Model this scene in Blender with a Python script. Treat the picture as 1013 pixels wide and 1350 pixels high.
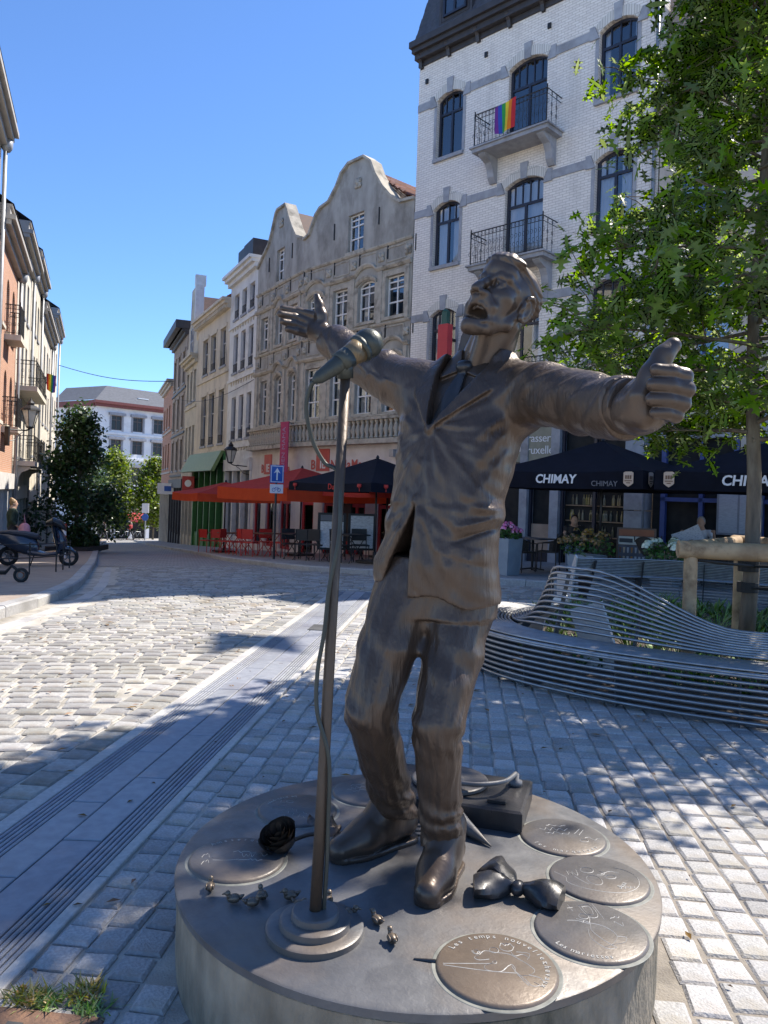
import bpy, bmesh, math, random
import numpy as np
from mathutils import Vector, Matrix, Euler
R_ = math.radians
random.seed(7)
for o in list(bpy.data.objects):
    bpy.data.objects.remove(o)
sc = bpy.context.scene
COL = sc.collection
# ------------------------------------------------------------------ camera
ROLL = R_(1.95)
CAM_H = 1.62
cam = bpy.data.cameras.new('camera')
cam.sensor_fit = 'VERTICAL'; cam.sensor_height = 24.0; cam.sensor_width = 18.0
cam.lens = 24.0 * 1014.0 / 1350.0
cam.shift_y = -20.0 / 1350.0
cam.clip_start = 0.05; cam.clip_end = 3000
co = bpy.data.objects.new('camera', cam); COL.objects.link(co)
co.matrix_world = Matrix.Translation((0, 0, CAM_H)) @ Matrix.Rotation(-ROLL, 4, 'Y') @ Matrix.Rotation(R_(90), 4, 'X')
sc.camera = co
# ------------------------------------------------------------------ sky and sun
SUN_EL = R_(50.0)
SUN_AZ = math.atan2(0.81, 0.59)            # clockwise from +Y towards +X
world = bpy.data.worlds.new('World'); sc.world = world; world.use_nodes = True
wn = world.node_tree.nodes; wl = world.node_tree.links
wn.clear()
sky = wn.new('ShaderNodeTexSky'); sky.sky_type = 'NISHITA'; sky.sun_disc = False
sky.sun_elevation = SUN_EL; sky.sun_rotation = SUN_AZ
sky.altitude = 50; sky.air_density = 0.8; sky.dust_density = 0.0; sky.ozone_density = 10.0
bg = wn.new('ShaderNodeBackground'); bg.inputs['Strength'].default_value = 0.135
wo = wn.new('ShaderNodeOutputWorld')
wl.new(sky.outputs[0], bg.inputs[0]); wl.new(bg.outputs[0], wo.inputs[0])
sl = bpy.data.lights.new('sun', 'SUN'); sl.energy = 4.6; sl.angle = R_(0.53); sl.color = (1.0, 0.93, 0.83)
so = bpy.data.objects.new('sun', sl); COL.objects.link(so)
SUN_DIR = Vector((math.sin(SUN_AZ) * math.cos(SUN_EL), math.cos(SUN_AZ) * math.cos(SUN_EL), math.sin(SUN_EL)))
so.rotation_euler = SUN_DIR.to_track_quat('Z', 'Y').to_euler()
so.location = SUN_DIR * 60
vs = sc.view_settings
vs.view_transform = 'Standard'; vs.look = 'None'; vs.gamma = 1.0; vs.use_curve_mapping = False
vs.exposure = 1.0
sc.cycles.use_denoising = True
sc.cycles.max_bounces = 8; sc.cycles.transparent_max_bounces = 12
sc.cycles.caustics_reflective = False; sc.cycles.caustics_refractive = False
sc.cycles.sample_clamp_indirect = 6.0

# ------------------------------------------------------------------ helpers: tagging
def tag(o, label=None, cat=None, group=None, kind=None):
    if label: o['label'] = label
    if cat: o['category'] = cat
    if group: o['group'] = group
    if kind: o['kind'] = kind
    return o
def thing(name, label, cat, loc=(0, 0, 0), rotz=0.0, group=None):
    o = bpy.data.objects.new(name, None); COL.objects.link(o)
    o.location = loc; o.rotation_euler = (0, 0, rotz); o.empty_display_size = .2
    return tag(o, label, cat, group)
def copy_tree(o, parent=None):
    c = o.copy(); COL.objects.link(c); c.parent = parent
    for ch in o.children:
        copy_tree(ch, c)
    return c
# ------------------------------------------------------------------ helpers: mesh builder
class MB:
    def __init__(s): s.v = []; s.f = []; s.m = []
    def add(s, vs_, fs, m=0):
        b = len(s.v); s.v.extend([tuple(p) for p in vs_])
        for f in fs: s.f.append(tuple(i + b for i in f)); s.m.append(m)
        return s
    def box(s, x0, x1, y0, y1, z0, z1, m=0, M=None):
        vs_ = [(x, y, z) for z in (z0, z1) for y in (y0, y1) for x in (x0, x1)]
        if M is not None: vs_ = [M @ Vector(p) for p in vs_]
        return s.add(vs_, [(0, 2, 3, 1), (4, 5, 7, 6), (0, 1, 5, 4), (2, 6, 7, 3), (0, 4, 6, 2), (1, 3, 7, 5)], m)
    def bar(s, a, b, w, h=None, m=0):
        """square bar from a to b"""
        return s.tube([a, b], (w / 2) * 1.414, 4, m=m, rot=math.pi / 4)
    def prism(s, pts, depth, M=None, m=0):
        """pts: (x,z) outline counter-clockwise seen from -y, extruded from y=0 to y=depth"""
        n = len(pts)
        vs_ = [(x, 0, z) for x, z in pts] + [(x, depth, z) for x, z in pts]
        if M is not None: vs_ = [M @ Vector(p) for p in vs_]
        fs = [tuple(range(n)), tuple(range(2 * n - 1, n - 1, -1))]
        fs += [(i, i + n, (i + 1) % n + n, (i + 1) % n) for i in range(n)]
        return s.add(vs_, fs, m)
    def slab(s, pts, z0, z1, m=0):
        """pts: (x,y) outline, extruded up"""
        n = len(pts)
        vs_ = [(x, y, z0) for x, y in pts] + [(x, y, z1) for x, y in pts]
        fs = [tuple(range(n - 1, -1, -1)), tuple(range(n, 2 * n))]
        fs += [(i, (i + 1) % n, (i + 1) % n + n, i + n) for i in range(n)]
        return s.add(vs_, fs, m)
    def tube(s, pts, r, n=8, m=0, caps=True, rot=0.0, closed=False):
        pts = [Vector(p) for p in pts]; k = len(pts)
        rs = list(r) if hasattr(r, '__len__') else [r] * k
        vs_ = []; prev = None
        for i, p in enumerate(pts):
            if closed: t = pts[(i + 1) % k] - pts[i - 1]
            else: t = pts[min(i + 1, k - 1)] - pts[max(i - 1, 0)]
            t = t.normalized() if t.length > 1e-9 else Vector((0, 0, 1))
            if prev is None:
                up = Vector((0, 0, 1)) if abs(t.z) < .9 else Vector((1, 0, 0))
                a = t.cross(up).normalized()
            else:
                a = (prev - t * prev.dot(t)).normalized()
            prev = a; b = t.cross(a)
            for j in range(n):
                q = 2 * math.pi * j / n + rot
                vs_.append(p + (a * math.cos(q) + b * math.sin(q)) * rs[i])
        fs = []
        for i in range(k if closed else k - 1):
            i2 = (i + 1) % k
            for j in range(n):
                j2 = (j + 1) % n
                fs.append((i * n + j, i * n + j2, i2 * n + j2, i2 * n + j))
        if caps and not closed:
            fs.append(tuple(range(n - 1, -1, -1))); fs.append(tuple((k - 1) * n + j for j in range(n)))
        return s.add(vs_, fs, m)
    def lathe(s, prof, n=16, c=(0, 0, 0), m=0, M=None):
        vs_ = []; fs = []
        for r, z in prof:
            for j in range(n):
                q = 2 * math.pi * j / n
                vs_.append(Vector((c[0] + r * math.cos(q), c[1] + r * math.sin(q), c[2] + z)))
        if M is not None: vs_ = [M @ p for p in vs_]
        for i in range(len(prof) - 1):
            for j in range(n):
                j2 = (j + 1) % n
                fs.append((i * n + j, i * n + j2, (i + 1) * n + j2, (i + 1) * n + j))
        fs.append(tuple(range(n - 1, -1, -1))); fs.append(tuple((len(prof) - 1) * n + j for j in range(n)))
        return s.add(vs_, fs, m)
    def ball(s, c, r, nu=12, nv=8, m=0, M=None):
        rx, ry, rz = r if hasattr(r, '__len__') else (r, r, r)
        vs_ = []; fs = []
        for i in range(nv + 1):
            th = math.pi * i / nv
            for j in range(nu):
                ph = 2 * math.pi * j / nu
                p = Vector((rx * math.sin(th) * math.cos(ph), ry * math.sin(th) * math.sin(ph), -rz * math.cos(th)))
                if M is not None: p = M @ p
                vs_.append(p + Vector(c))
        for i in range(nv):
            for j in range(nu):
                j2 = (j + 1) % nu
                fs.append((i * nu + j, i * nu + j2, (i + 1) * nu + j2, (i + 1) * nu + j))
        return s.add(vs_, fs, m)
    def mesh(s, name, mats, smooth=False):
        me = bpy.data.meshes.new(name)
        me.from_pydata(s.v, [], s.f)
        if not isinstance(mats, (list, tuple)): mats = [mats]
        for m in mats: me.materials.append(m)
        if len(mats) > 1: me.polygons.foreach_set('material_index', s.m)
        if smooth:
            me.polygons.foreach_set('use_smooth', [True] * len(me.polygons))
            if smooth == 'auto':
                try: me.set_sharp_from_angle(angle=R_(38))
                except Exception: pass
        me.update()
        return me
    def build(s, name, mats, parent=None, smooth=False, loc=None, rot=None):
        o = bpy.data.objects.new(name, s.mesh(name, mats, smooth)); COL.objects.link(o)
        if parent is not None: o.parent = parent
        if loc is not None: o.location = loc
        if rot is not None: o.rotation_euler = rot
        return o
def obj(name, me, parent=None, loc=None, rot=None):
    o = bpy.data.objects.new(name, me); COL.objects.link(o)
    if parent is not None: o.parent = parent
    if loc is not None: o.location = loc
    if rot is not None: o.rotation_euler = rot
    return o
# ------------------------------------------------------------------ helpers: materials
MATS = {}
def mat(name, c1, c2=None, scale=4.0, rough=.7, metal=0.0, bump=0.0, bscale=30.0, rnd=0.0, isl=0.0, spec=.5,
        contrast=(.35, .65), detail=6.0, rough2=None, stain=None, sscale=1.2, stretch=(1, 1, 1), subs=0.0, coat=0.0):
    if name in MATS: return MATS[name]
    m = bpy.data.materials.new(name); m.use_nodes = True
    nt = m.node_tree; N = nt.nodes; L = nt.links
    b = N['Principled BSDF']
    b.inputs['Roughness'].default_value = rough; b.inputs['Metallic'].default_value = metal
    b.inputs['Specular IOR Level'].default_value = spec
    if coat: b.inputs['Coat Weight'].default_value = coat
    tc = N.new('ShaderNodeTexCoord'); mp = N.new('ShaderNodeMapping'); mp.inputs['Scale'].default_value = stretch
    L.new(tc.outputs['Object'], mp.inputs[0])
    if c2 is None: c2 = tuple(x * .8 for x in c1)
    nz = N.new('ShaderNodeTexNoise'); nz.inputs['Scale'].default_value = scale; nz.inputs['Detail'].default_value = detail
    L.new(mp.outputs[0], nz.inputs['Vector'])
    cr = N.new('ShaderNodeValToRGB'); cr.color_ramp.elements[0].position = contrast[0]; cr.color_ramp.elements[1].position = contrast[1]
    cr.color_ramp.elements[0].color = (*c2, 1); cr.color_ramp.elements[1].color = (*c1, 1)
    L.new(nz.outputs['Fac'], cr.inputs[0])
    out = cr.outputs[0]
    if stain is not None:
        n2 = N.new('ShaderNodeTexNoise'); n2.inputs['Scale'].default_value = sscale; n2.inputs['Detail'].default_value = 8; n2.inputs['Roughness'].default_value = .65
        L.new(mp.outputs[0], n2.inputs['Vector'])
        r2 = N.new('ShaderNodeValToRGB'); r2.color_ramp.elements[0].position = .5; r2.color_ramp.elements[1].position = .68
        mx = N.new('ShaderNodeMix'); mx.data_type = 'RGBA'
        L.new(n2.outputs['Fac'], r2.inputs[0]); L.new(r2.outputs[0], mx.inputs[0])
        L.new(out, mx.inputs[6]); mx.inputs[7].default_value = (*stain, 1)
        out = mx.outputs[2]
    if rnd or isl:
        src = None
        oi = N.new('ShaderNodeObjectInfo'); ge = N.new('ShaderNodeNewGeometry')
        ad = N.new('ShaderNodeMath'); ad.operation = 'ADD'
        L.new(oi.outputs['Random'], ad.inputs[0]); L.new(ge.outputs['Random Per Island'], ad.inputs[1])
        fr = N.new('ShaderNodeMath'); fr.operation = 'FRACT'; L.new(ad.outputs[0], fr.inputs[0])
        mr = N.new('ShaderNodeMapRange'); a = max(rnd, isl)
        mr.inputs['To Min'].default_value = 1 - a; mr.inputs['To Max'].default_value = 1 + a
        L.new(fr.outputs[0], mr.inputs[0])
        hs = N.new('ShaderNodeHueSaturation'); L.new(mr.outputs[0], hs.inputs['Value']); L.new(out, hs.inputs['Color'])
        m7 = N.new('ShaderNodeMath'); m7.operation = 'MULTIPLY'; m7.inputs[1].default_value = 7.31; L.new(ad.outputs[0], m7.inputs[0]); f7 = N.new('ShaderNodeMath'); f7.operation = 'FRACT'; L.new(m7.outputs[0], f7.inputs[0])
        mh = N.new('ShaderNodeMapRange'); mh.inputs['To Min'].default_value = .485; mh.inputs['To Max'].default_value = .515; L.new(f7.outputs[0], mh.inputs[0]); L.new(mh.outputs[0], hs.inputs['Hue'])
        ms_ = N.new('ShaderNodeMapRange'); ms_.inputs['To Min'].default_value = .7; ms_.inputs['To Max'].default_value = 1.35; L.new(f7.outputs[0], ms_.inputs[0]); L.new(ms_.outputs[0], hs.inputs['Saturation'])
        out = hs.outputs[0]
    L.new(out, b.inputs['Base Color'])
    if rough2 is not None:
        mr2 = N.new('ShaderNodeMapRange'); mr2.inputs['From Min'].default_value = .3; mr2.inputs['From Max'].default_value = .7
        mr2.inputs['To Min'].default_value = rough2; mr2.inputs['To Max'].default_value = rough
        L.new(nz.outputs['Fac'], mr2.inputs[0]); L.new(mr2.outputs[0], b.inputs['Roughness'])
    if bump:
        n3 = N.new('ShaderNodeTexNoise'); n3.inputs['Scale'].default_value = bscale; n3.inputs['Detail'].default_value = 5
        L.new(mp.outputs[0], n3.inputs['Vector'])
        bp = N.new('ShaderNodeBump'); bp.inputs['Strength'].default_value = min(1, bump); bp.inputs['Distance'].default_value = .01
        L.new(n3.outputs['Fac'], bp.inputs['Height']); L.new(bp.outputs[0], b.inputs['Normal'])
    MATS[name] = m
    return m
def brick_mat(name, c1, c2, mortar, bw=.22, bh=.072, ms=.012, rough=.6, bump=.35, stain=(.25, .22, .18), samt=.35, spec=.4):
    if name in MATS: return MATS[name]
    m = bpy.data.materials.new(name); m.use_nodes = True
    nt = m.node_tree; N = nt.nodes; L = nt.links; b = N['Principled BSDF']
    tc = N.new('ShaderNodeTexCoord'); sx = N.new('ShaderNodeSeparateXYZ'); cx = N.new('ShaderNodeCombineXYZ')
    L.new(tc.outputs['Object'], sx.inputs[0]); L.new(sx.outputs['X'], cx.inputs['X']); L.new(sx.outputs['Z'], cx.inputs['Y'])
    L.new(sx.outputs['Y'], cx.inputs['Z'])
    bt = N.new('ShaderNodeTexBrick'); L.new(cx.outputs[0], bt.inputs['Vector'])
    bt.inputs['Scale'].default_value = 1.0
    bt.inputs['Brick Width'].default_value = bw; bt.inputs['Row Height'].default_value = bh; bt.inputs['Mortar Size'].default_value = ms
    bt.inputs['Color1'].default_value = (*c1, 1); bt.inputs['Color2'].default_value = (*c2, 1); bt.inputs['Mortar'].default_value = (*mortar, 1)
    bt.inputs['Mortar Smooth'].default_value = .15
    n2 = N.new('ShaderNodeTexNoise'); n2.inputs['Scale'].default_value = .9; n2.inputs['Detail'].default_value = 9; n2.inputs['Roughness'].default_value = .7
    mp = N.new('ShaderNodeMapping'); mp.inputs['Scale'].default_value = (1.6, 1.6, .45); L.new(tc.outputs['Object'], mp.inputs[0]); L.new(mp.outputs[0], n2.inputs['Vector'])
    r2 = N.new('ShaderNodeMapRange'); r2.inputs['From Min'].default_value = .5; r2.inputs['From Max'].default_value = .8; r2.inputs['To Max'].default_value = samt
    L.new(n2.outputs['Fac'], r2.inputs[0])
    mx = N.new('ShaderNodeMix'); mx.data_type = 'RGBA'; L.new(r2.outputs[0], mx.inputs[0]); L.new(bt.outputs['Color'], mx.inputs[6]); mx.inputs[7].default_value = (*stain, 1)
    L.new(mx.outputs[2], b.inputs['Base Color'])
    b.inputs['Roughness'].default_value = rough; b.inputs['Specular IOR Level'].default_value = spec
    bp = N.new('ShaderNodeBump'); bp.inputs['Strength'].default_value = bump; bp.inputs['Distance'].default_value = .012; bp.invert = True
    L.new(bt.outputs['Fac'], bp.inputs['Height']); L.new(bp.outputs[0], b.inputs['Normal'])
    MATS[name] = m
    return m
def glass_mat(name='glass', tint=(.75, .8, .85), refl=.5):
    if name in MATS: return MATS[name]
    m = bpy.data.materials.new(name); m.use_nodes = True
    nt = m.node_tree; N = nt.nodes; L = nt.links; N.clear()
    out = N.new('ShaderNodeOutputMaterial'); mix = N.new('ShaderNodeMixShader')
    tr = N.new('ShaderNodeBsdfTransparent'); tr.inputs[0].default_value = (*tint, 1)
    gl = N.new('ShaderNodeBsdfGlossy'); gl.inputs['Roughness'].default_value = .02; gl.inputs['Color'].default_value = (.9, .93, .95, 1)
    fr = N.new('ShaderNodeFresnel'); fr.inputs['IOR'].default_value = 1.55
    mr = N.new('ShaderNodeMapRange'); mr.inputs['To Min'].default_value = refl * .25; mr.inputs['To Max'].default_value = 1.0
    L.new(fr.outputs[0], mr.inputs[0]); L.new(mr.outputs[0], mix.inputs[0]); L.new(tr.outputs[0], mix.inputs[1]); L.new(gl.outputs[0], mix.inputs[2])
    L.new(mix.outputs[0], out.inputs[0])
    MATS[name] = m
    return m
GLASS = glass_mat()
GLASS_D = mat('dark_glass', (.03, .03, .035), (.02, .02, .024), rough=.15, spec=.3)
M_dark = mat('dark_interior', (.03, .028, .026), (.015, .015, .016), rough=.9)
M_curtain = mat('white_curtain', (.72, .74, .78), (.6, .62, .68), scale=14, rough=.9, stretch=(6, 1, .3))
def bronze(name, c1, c2, c3, rough=.42, bscale=26, bump=.25, met=.4, streak=(1, 1, .35), marks=0.0):
    """weathered statue bronze: brown patina, darker runs, a little verdigris, tool-mark relief"""
    if name in MATS: return MATS[name]
    m = bpy.data.materials.new(name); m.use_nodes = True
    nt = m.node_tree; N = nt.nodes; L = nt.links; b = N['Principled BSDF']
    tc = N.new('ShaderNodeTexCoord'); mp = N.new('ShaderNodeMapping'); mp.inputs['Scale'].default_value = streak
    L.new(tc.outputs['Object'], mp.inputs[0])
    n1 = N.new('ShaderNodeTexNoise'); n1.inputs['Scale'].default_value = 5.5; n1.inputs['Detail'].default_value = 9; n1.inputs['Roughness'].default_value = .62; n1.inputs['Distortion'].default_value = .8
    L.new(mp.outputs[0], n1.inputs['Vector'])
    cr = N.new('ShaderNodeValToRGB'); e = cr.color_ramp.elements
    e[0].position = .33; e[0].color = (*c2, 1); e[1].position = .66; e[1].color = (*c1, 1)
    L.new(n1.outputs['Fac'], cr.inputs[0])
    n2 = N.new('ShaderNodeTexNoise'); n2.inputs['Scale'].default_value = 13; n2.inputs['Detail'].default_value = 8; n2.inputs['Roughness'].default_value = .7
    L.new(mp.outputs[0], n2.inputs['Vector'])
    r2 = N.new('ShaderNodeMapRange'); r2.inputs['From Min'].default_value = .58; r2.inputs['From Max'].default_value = .78; r2.inputs['To Max'].default_value = .32
    L.new(n2.outputs['Fac'], r2.inputs[0])
    mx = N.new('ShaderNodeMix'); mx.data_type = 'RGBA'; L.new(r2.outputs[0], mx.inputs[0]); L.new(cr.outputs[0], mx.inputs[6]); mx.inputs[7].default_value = (*c3, 1)
    L.new(mx.outputs[2], b.inputs['Base Color'])
    b.inputs['Metallic'].default_value = met
    mr = N.new('ShaderNodeMapRange'); mr.inputs['From Min'].default_value = .3; mr.inputs['From Max'].default_value = .7
    mr.inputs['To Min'].default_value = rough + .12; mr.inputs['To Max'].default_value = rough - .08
    L.new(n2.outputs['Fac'], mr.inputs[0]); L.new(mr.outputs[0], b.inputs['Roughness'])
    n3 = N.new('ShaderNodeTexNoise'); n3.inputs['Scale'].default_value = bscale; n3.inputs['Detail'].default_value = 6; n3.inputs['Distortion'].default_value = .6
    L.new(mp.outputs[0], n3.inputs['Vector'])
    bp = N.new('ShaderNodeBump'); bp.inputs['Strength'].default_value = bump; bp.inputs['Distance'].default_value = .012
    L.new(n3.outputs['Fac'], bp.inputs['Height'])
    if marks:
        m4 = N.new('ShaderNodeMapping'); m4.inputs['Rotation'].default_value = (.35, .5, .2); m4.inputs['Scale'].default_value = (95, 95, 9); L.new(tc.outputs['Object'], m4.inputs[0])
        n4 = N.new('ShaderNodeTexNoise'); n4.inputs['Scale'].default_value = 1.0; n4.inputs['Detail'].default_value = 3; n4.inputs['Distortion'].default_value = .4; L.new(m4.outputs[0], n4.inputs['Vector'])
        b4 = N.new('ShaderNodeBump'); b4.inputs['Strength'].default_value = marks; b4.inputs['Distance'].default_value = .006
        L.new(n4.outputs['Fac'], b4.inputs['Height']); L.new(bp.outputs[0], b4.inputs['Normal']); bp = b4
    L.new(bp.outputs[0], b.inputs['Normal'])
    MATS[name] = m
    return m
# ground height: flat round the statue, falling away down the street
def gz(x, y):
    u = -.6 * x + .8 * y
    t = (u - 12.2) / 2.2
    sp = t if t > 20 else math.log1p(math.exp(t))
    return -.055 * 2.2 * sp
def lerp(a, b, t): return a + (b - a) * t
def poly_at(pl, s):
    """point at arc length s of a polyline"""
    for a, b in zip(pl, pl[1:]):
        d = math.dist(a, b)
        if s <= d: return (lerp(a[0], b[0], s / d), lerp(a[1], b[1], s / d))
        s -= d
    return pl[-1]
def catmull(P, n=8):
    P = [Vector(p) for p in P]; out = []
    for i in range(len(P) - 1):
        p0 = P[max(i - 1, 0)]; p1 = P[i]; p2 = P[i + 1]; p3 = P[min(i + 2, len(P) - 1)]
        for k in range(n):
            t = k / n
            out.append(.5 * ((2 * p1) + (p2 - p0) * t + (2 * p0 - 5 * p1 + 4 * p2 - p3) * t * t + (3 * p1 - p0 - 3 * p2 + p3) * t ** 3))
    out.append(P[-1])
    return out
FONT_BOLD = None
def text_mesh(txt, size, depth=.004, shear=0.0, spacing=1.0, align='CENTER', offset=0.0):
    cu = bpy.data.curves.new('lettering', 'FONT'); cu.body = txt; cu.size = size; cu.extrude = depth
    cu.align_x = align; cu.align_y = 'CENTER'; cu.shear = shear; cu.space_character = spacing; cu.offset = offset
    cu.resolution_u = 3
    t = bpy.data.objects.new('lettering', cu); COL.objects.link(t)
    bpy.context.view_layer.update()
    dg = bpy.context.evaluated_depsgraph_get()
    me = bpy.data.meshes.new_from_object(t.evaluated_get(dg))
    bpy.data.objects.remove(t); bpy.data.curves.remove(cu)
    return me
def text(txt, size, m, parent, loc, rot, name='lettering', **k):
    me = text_mesh(txt, size, **k); me.materials.clear(); me.materials.append(m)
    return obj(name, me, parent, loc, rot)
# ================================================================== ground
M_bed = mat('joint_sand', (.54, .5, .43), (.38, .35, .3), scale=6, rough=.95, bump=.5, bscale=120, stain=(.2, .18, .15), sscale=1.1)
M_far_sett = brick_mat('far_setts', (.27, .26, .245), (.2, .195, .19), (.4, .38, .34), bw=.32, bh=.2, ms=.022, rough=.8, bump=.6, stain=(.16, .15, .15), samt=.4)
_n = M_far_sett.node_tree          # lie the pattern flat
for l in list(_n.links):
    if l.to_node.bl_idname == 'ShaderNodeCombineXYZ':
        s_ = l.from_socket; nm = l.to_socket.name; _n.links.remove(l)
        if nm == 'X': _n.links.new(s_, [n for n in _n.nodes if n.bl_idname == 'ShaderNodeCombineXYZ'][0].inputs['X'])
_sx = [n for n in _n.nodes if n.bl_idname == 'ShaderNodeSeparateXYZ'][0]; _cx = [n for n in _n.nodes if n.bl_idname == 'ShaderNodeCombineXYZ'][0]
_n.links.new(_sx.outputs['Y'], _cx.inputs['Y'])
M_sett = mat('plaza_sett_stone', (.47, .455, .435), (.25, .245, .24), scale=75, detail=3, contrast=(.25, .75), rough=.75, bump=.5, bscale=110, rnd=.24, stain=(.31, .275, .23), sscale=4)
M_bed2 = mat('plaza_joint', (.27, .235, .195), (.17, .15, .125), scale=7, rough=.95, bump=.5, bscale=120, stain=(.36, .32, .26), sscale=1.6)
M_road = mat('road_sett_stone', (.36, .345, .315), (.27, .26, .24), scale=30, rough=.78, bump=.4, bscale=70, rnd=.28, stain=(.22, .18, .14), sscale=2.5)
M_gran = mat('blue_granite', (.3, .31, .335), (.24, .25, .275), scale=16, rough=.55, bump=.12, bscale=220, rnd=.07, stain=(.21, .21, .23), sscale=1.3, spec=.4)
M_kerb = mat('kerb_granite', (.42, .41, .39), (.33, .32, .31), scale=30, rough=.7, bump=.2, bscale=200, rnd=.07, stain=(.26, .25, .23), sscale=1.4)
M_groove = mat('groove_dark', (.06, .06, .06), rough=.9)
M_paver = mat('pavement_brick', (.34, .27, .22), (.25, .2, .17), scale=12, rough=.85, bump=.3, bscale=90, rnd=.16)
# the big sheet
g = MB()
xs = [-400, -200, -110, -70, -50] + [x for x in range(-40, 31, 2)] + [40, 60, 110, 200, 400]
ys = [-200, -80, -30, -10] + [y for y in range(-4, 91, 2)] + [100, 130, 200, 400, 800]
for y in ys:
    for x in xs:
        g.v.append((x, y, max(gz(min(max(x, -60), 30), min(y, 110)), -7.0) - .014))
nx = len(xs)
for j in range(len(ys) - 1):
    for i in range(nx - 1):
        g.f.append((j * nx + i, j * nx + i + 1, (j + 1) * nx + i + 1, (j + 1) * nx + i)); g.m.append(0)
ground = g.build('ground', M_bed, smooth=True); tag(ground, kind='structure')
BAND = lambda y: -1.42 + .105 * y               # right edge of the granite band
BW = .72
# kerb lines
KR = [(12.5, 11.2), (9, 12.6), (6.5, 13.7), (3.5, 15.0), (2.2, 15.5), (.8, 16.55), (-.5, 17.5), (-1.9, 18.7), (-3.2, 20.8), (-4.8, 23.8), (-7.3, 30.4), (-10.9, 39), (-14.3, 47.5), (-17.8, 57), (-22, 68)]
KL = [(-4.4, 4.0), (-4.6, 7.0), (-4.71, 9.5), (-4.73, 10.6), (-4.9, 12.07), (-5.35, 13.8), (-6.36, 16.8), (-7.8, 21), (-11.5, 31.2), (-15.4, 42.2), (-19.6, 54), (-24, 68)]
def road_side(pl, x, y, right):
    """signed distance to polyline-ish: >0 on the road side"""
    best = 1e9; sg = 1
    for a, b in zip(pl, pl[1:]):
        dx, dy = b[0] - a[0], b[1] - a[1]; L2 = dx * dx + dy * dy
        t = max(0, min(1, ((x - a[0]) * dx + (y - a[1]) * dy) / L2))
        d = math.hypot(x - a[0] - t * dx, y - a[1] - t * dy)
        if d < best: best = d; sg = dx * (y - a[1]) - dy * (x - a[0])
    return best * ((1 if sg > 0 else -1) if right else (1 if sg < 0 else -1))
def sett_mesh(w, l, h=.06, seed=0):
    """a worn block: bevelled rim, slightly domed uneven top"""
    r = random.Random(seed); b = .008 + .004 * r.random()
    lo = [(-w / 2, -l / 2), (w / 2, -l / 2), (w / 2, l / 2), (-w / 2, l / 2)]
    lo = [(x + r.uniform(-.006, .006), y + r.uniform(-.006, .006)) for x, y in lo]
    vs_ = [(x, y, -h) for x, y in lo]
    vs_ += [(x, y, -.009 + r.uniform(-.003, .002)) for x, y in lo]
    vs_ += [(x * (1 - 2 * b / w), y * (1 - 2 * b / l), -.001 + r.uniform(-.0014, .0014)) for x, y in lo]
    vs_ += [(0, 0, .0008 + r.uniform(-.001, .001))]
    fs = [(i, (i + 1) % 4, 4 + (i + 1) % 4, 4 + i) for i in range(4)] + [(4 + i, 4 + (i + 1) % 4, 8 + (i + 1) % 4, 8 + i) for i in range(4)]
    fs += [(8 + i, 8 + (i + 1) % 4, 12) for i in range(4)]
    m = MB(); m.add(vs_, fs); return m
PLC = (0.16, 2.83); PLR = .85; PLH = .30        # statue plinth
BC = (4.2, 9.2)                                  # planting bed inside the bench
def bed_r(t):
    d = (math.degrees(t) % 360) - 172
    return 3.52 - .95 * math.exp(-(d / 26) ** 2)
def lay_setts(name, w, l, region, material, rows, nmax=300):
    """rows: iterator of (x,y,angle,w,l); nearest nmax visible as their own objects, the rest as one mass"""
    parent = bpy.data.objects.new(name, None); COL.objects.link(parent); tag(parent, kind='structure')
    protos = [sett_mesh(1.0, 1.0, seed=i) for i in range(8)]
    pieces = []
    for (x, y, a, ww, ll) in rows:
        if not region(x, y): continue
        pieces.append((x, y, a, ww, ll))
    def key(p):
        X, Y = p[0], p[1]
        vis = Y > 1.9 and abs(X / max(Y, .1)) < .56 and 1.62 / max(Y, .1) < .72
        return (0 if vis else 1, Y * Y + X * X * .3)
    pieces.sort(key=key)
    mass = MB(); r = random.Random(3)
    meshes = {}
    for i, (x, y, a, ww, ll) in enumerate(pieces):
        ca, sa = math.cos(a), math.sin(a); z = gz(x, y) + r.uniform(-.0025, .0025)
        if i < nmax:
            k = (r.randrange(8), round(ww, 2), round(ll, 2))
            if k not in meshes: meshes[k] = sett_mesh(k[1], k[2], seed=k[0]).mesh('sett', material)
            obj('sett', meshes[k], parent, (x, y, z), (r.uniform(-.007, .007), r.uniform(-.007, .007), a))
        else:
            sm = sett_mesh(ww, ll, seed=r.randrange(1000))
            tx, ty = r.uniform(-.007, .007), r.uniform(-.007, .007)
            mass.add([(x + px * ca - py * sa, y + px * sa + py * ca, z + pz + px * tx + py * ty) for px, py, pz in sm.v], sm.f)
    if mass.v:
        o = mass.build('distant_setts', material, parent); tag(o, kind='stuff')
    return parent
ANG = -math.atan(.105)                            # along the band
ca_, sa_ = math.cos(ANG), math.sin(ANG)
def plaza_rows():
    r = random.Random(11); P = .137; Lm = .142
    c = 0
    for i in range(0, 95):
        xx = .008 + P * i + P / 2; y = .3 + r.random() * .14
        while y < 13.6:
            ll = Lm * r.uniform(.86, 1.18)
            # band frame: origin on the band's right edge
            X = -1.42 + xx * ca_ - y * sa_ ; Y = xx * sa_ + y * ca_
            yield (X, Y + ll / 2, ANG + r.uniform(-.02, .02), P - .008 - r.uniform(0, .008), ll - .008 - r.uniform(0, .006))
            y += ll
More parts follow.
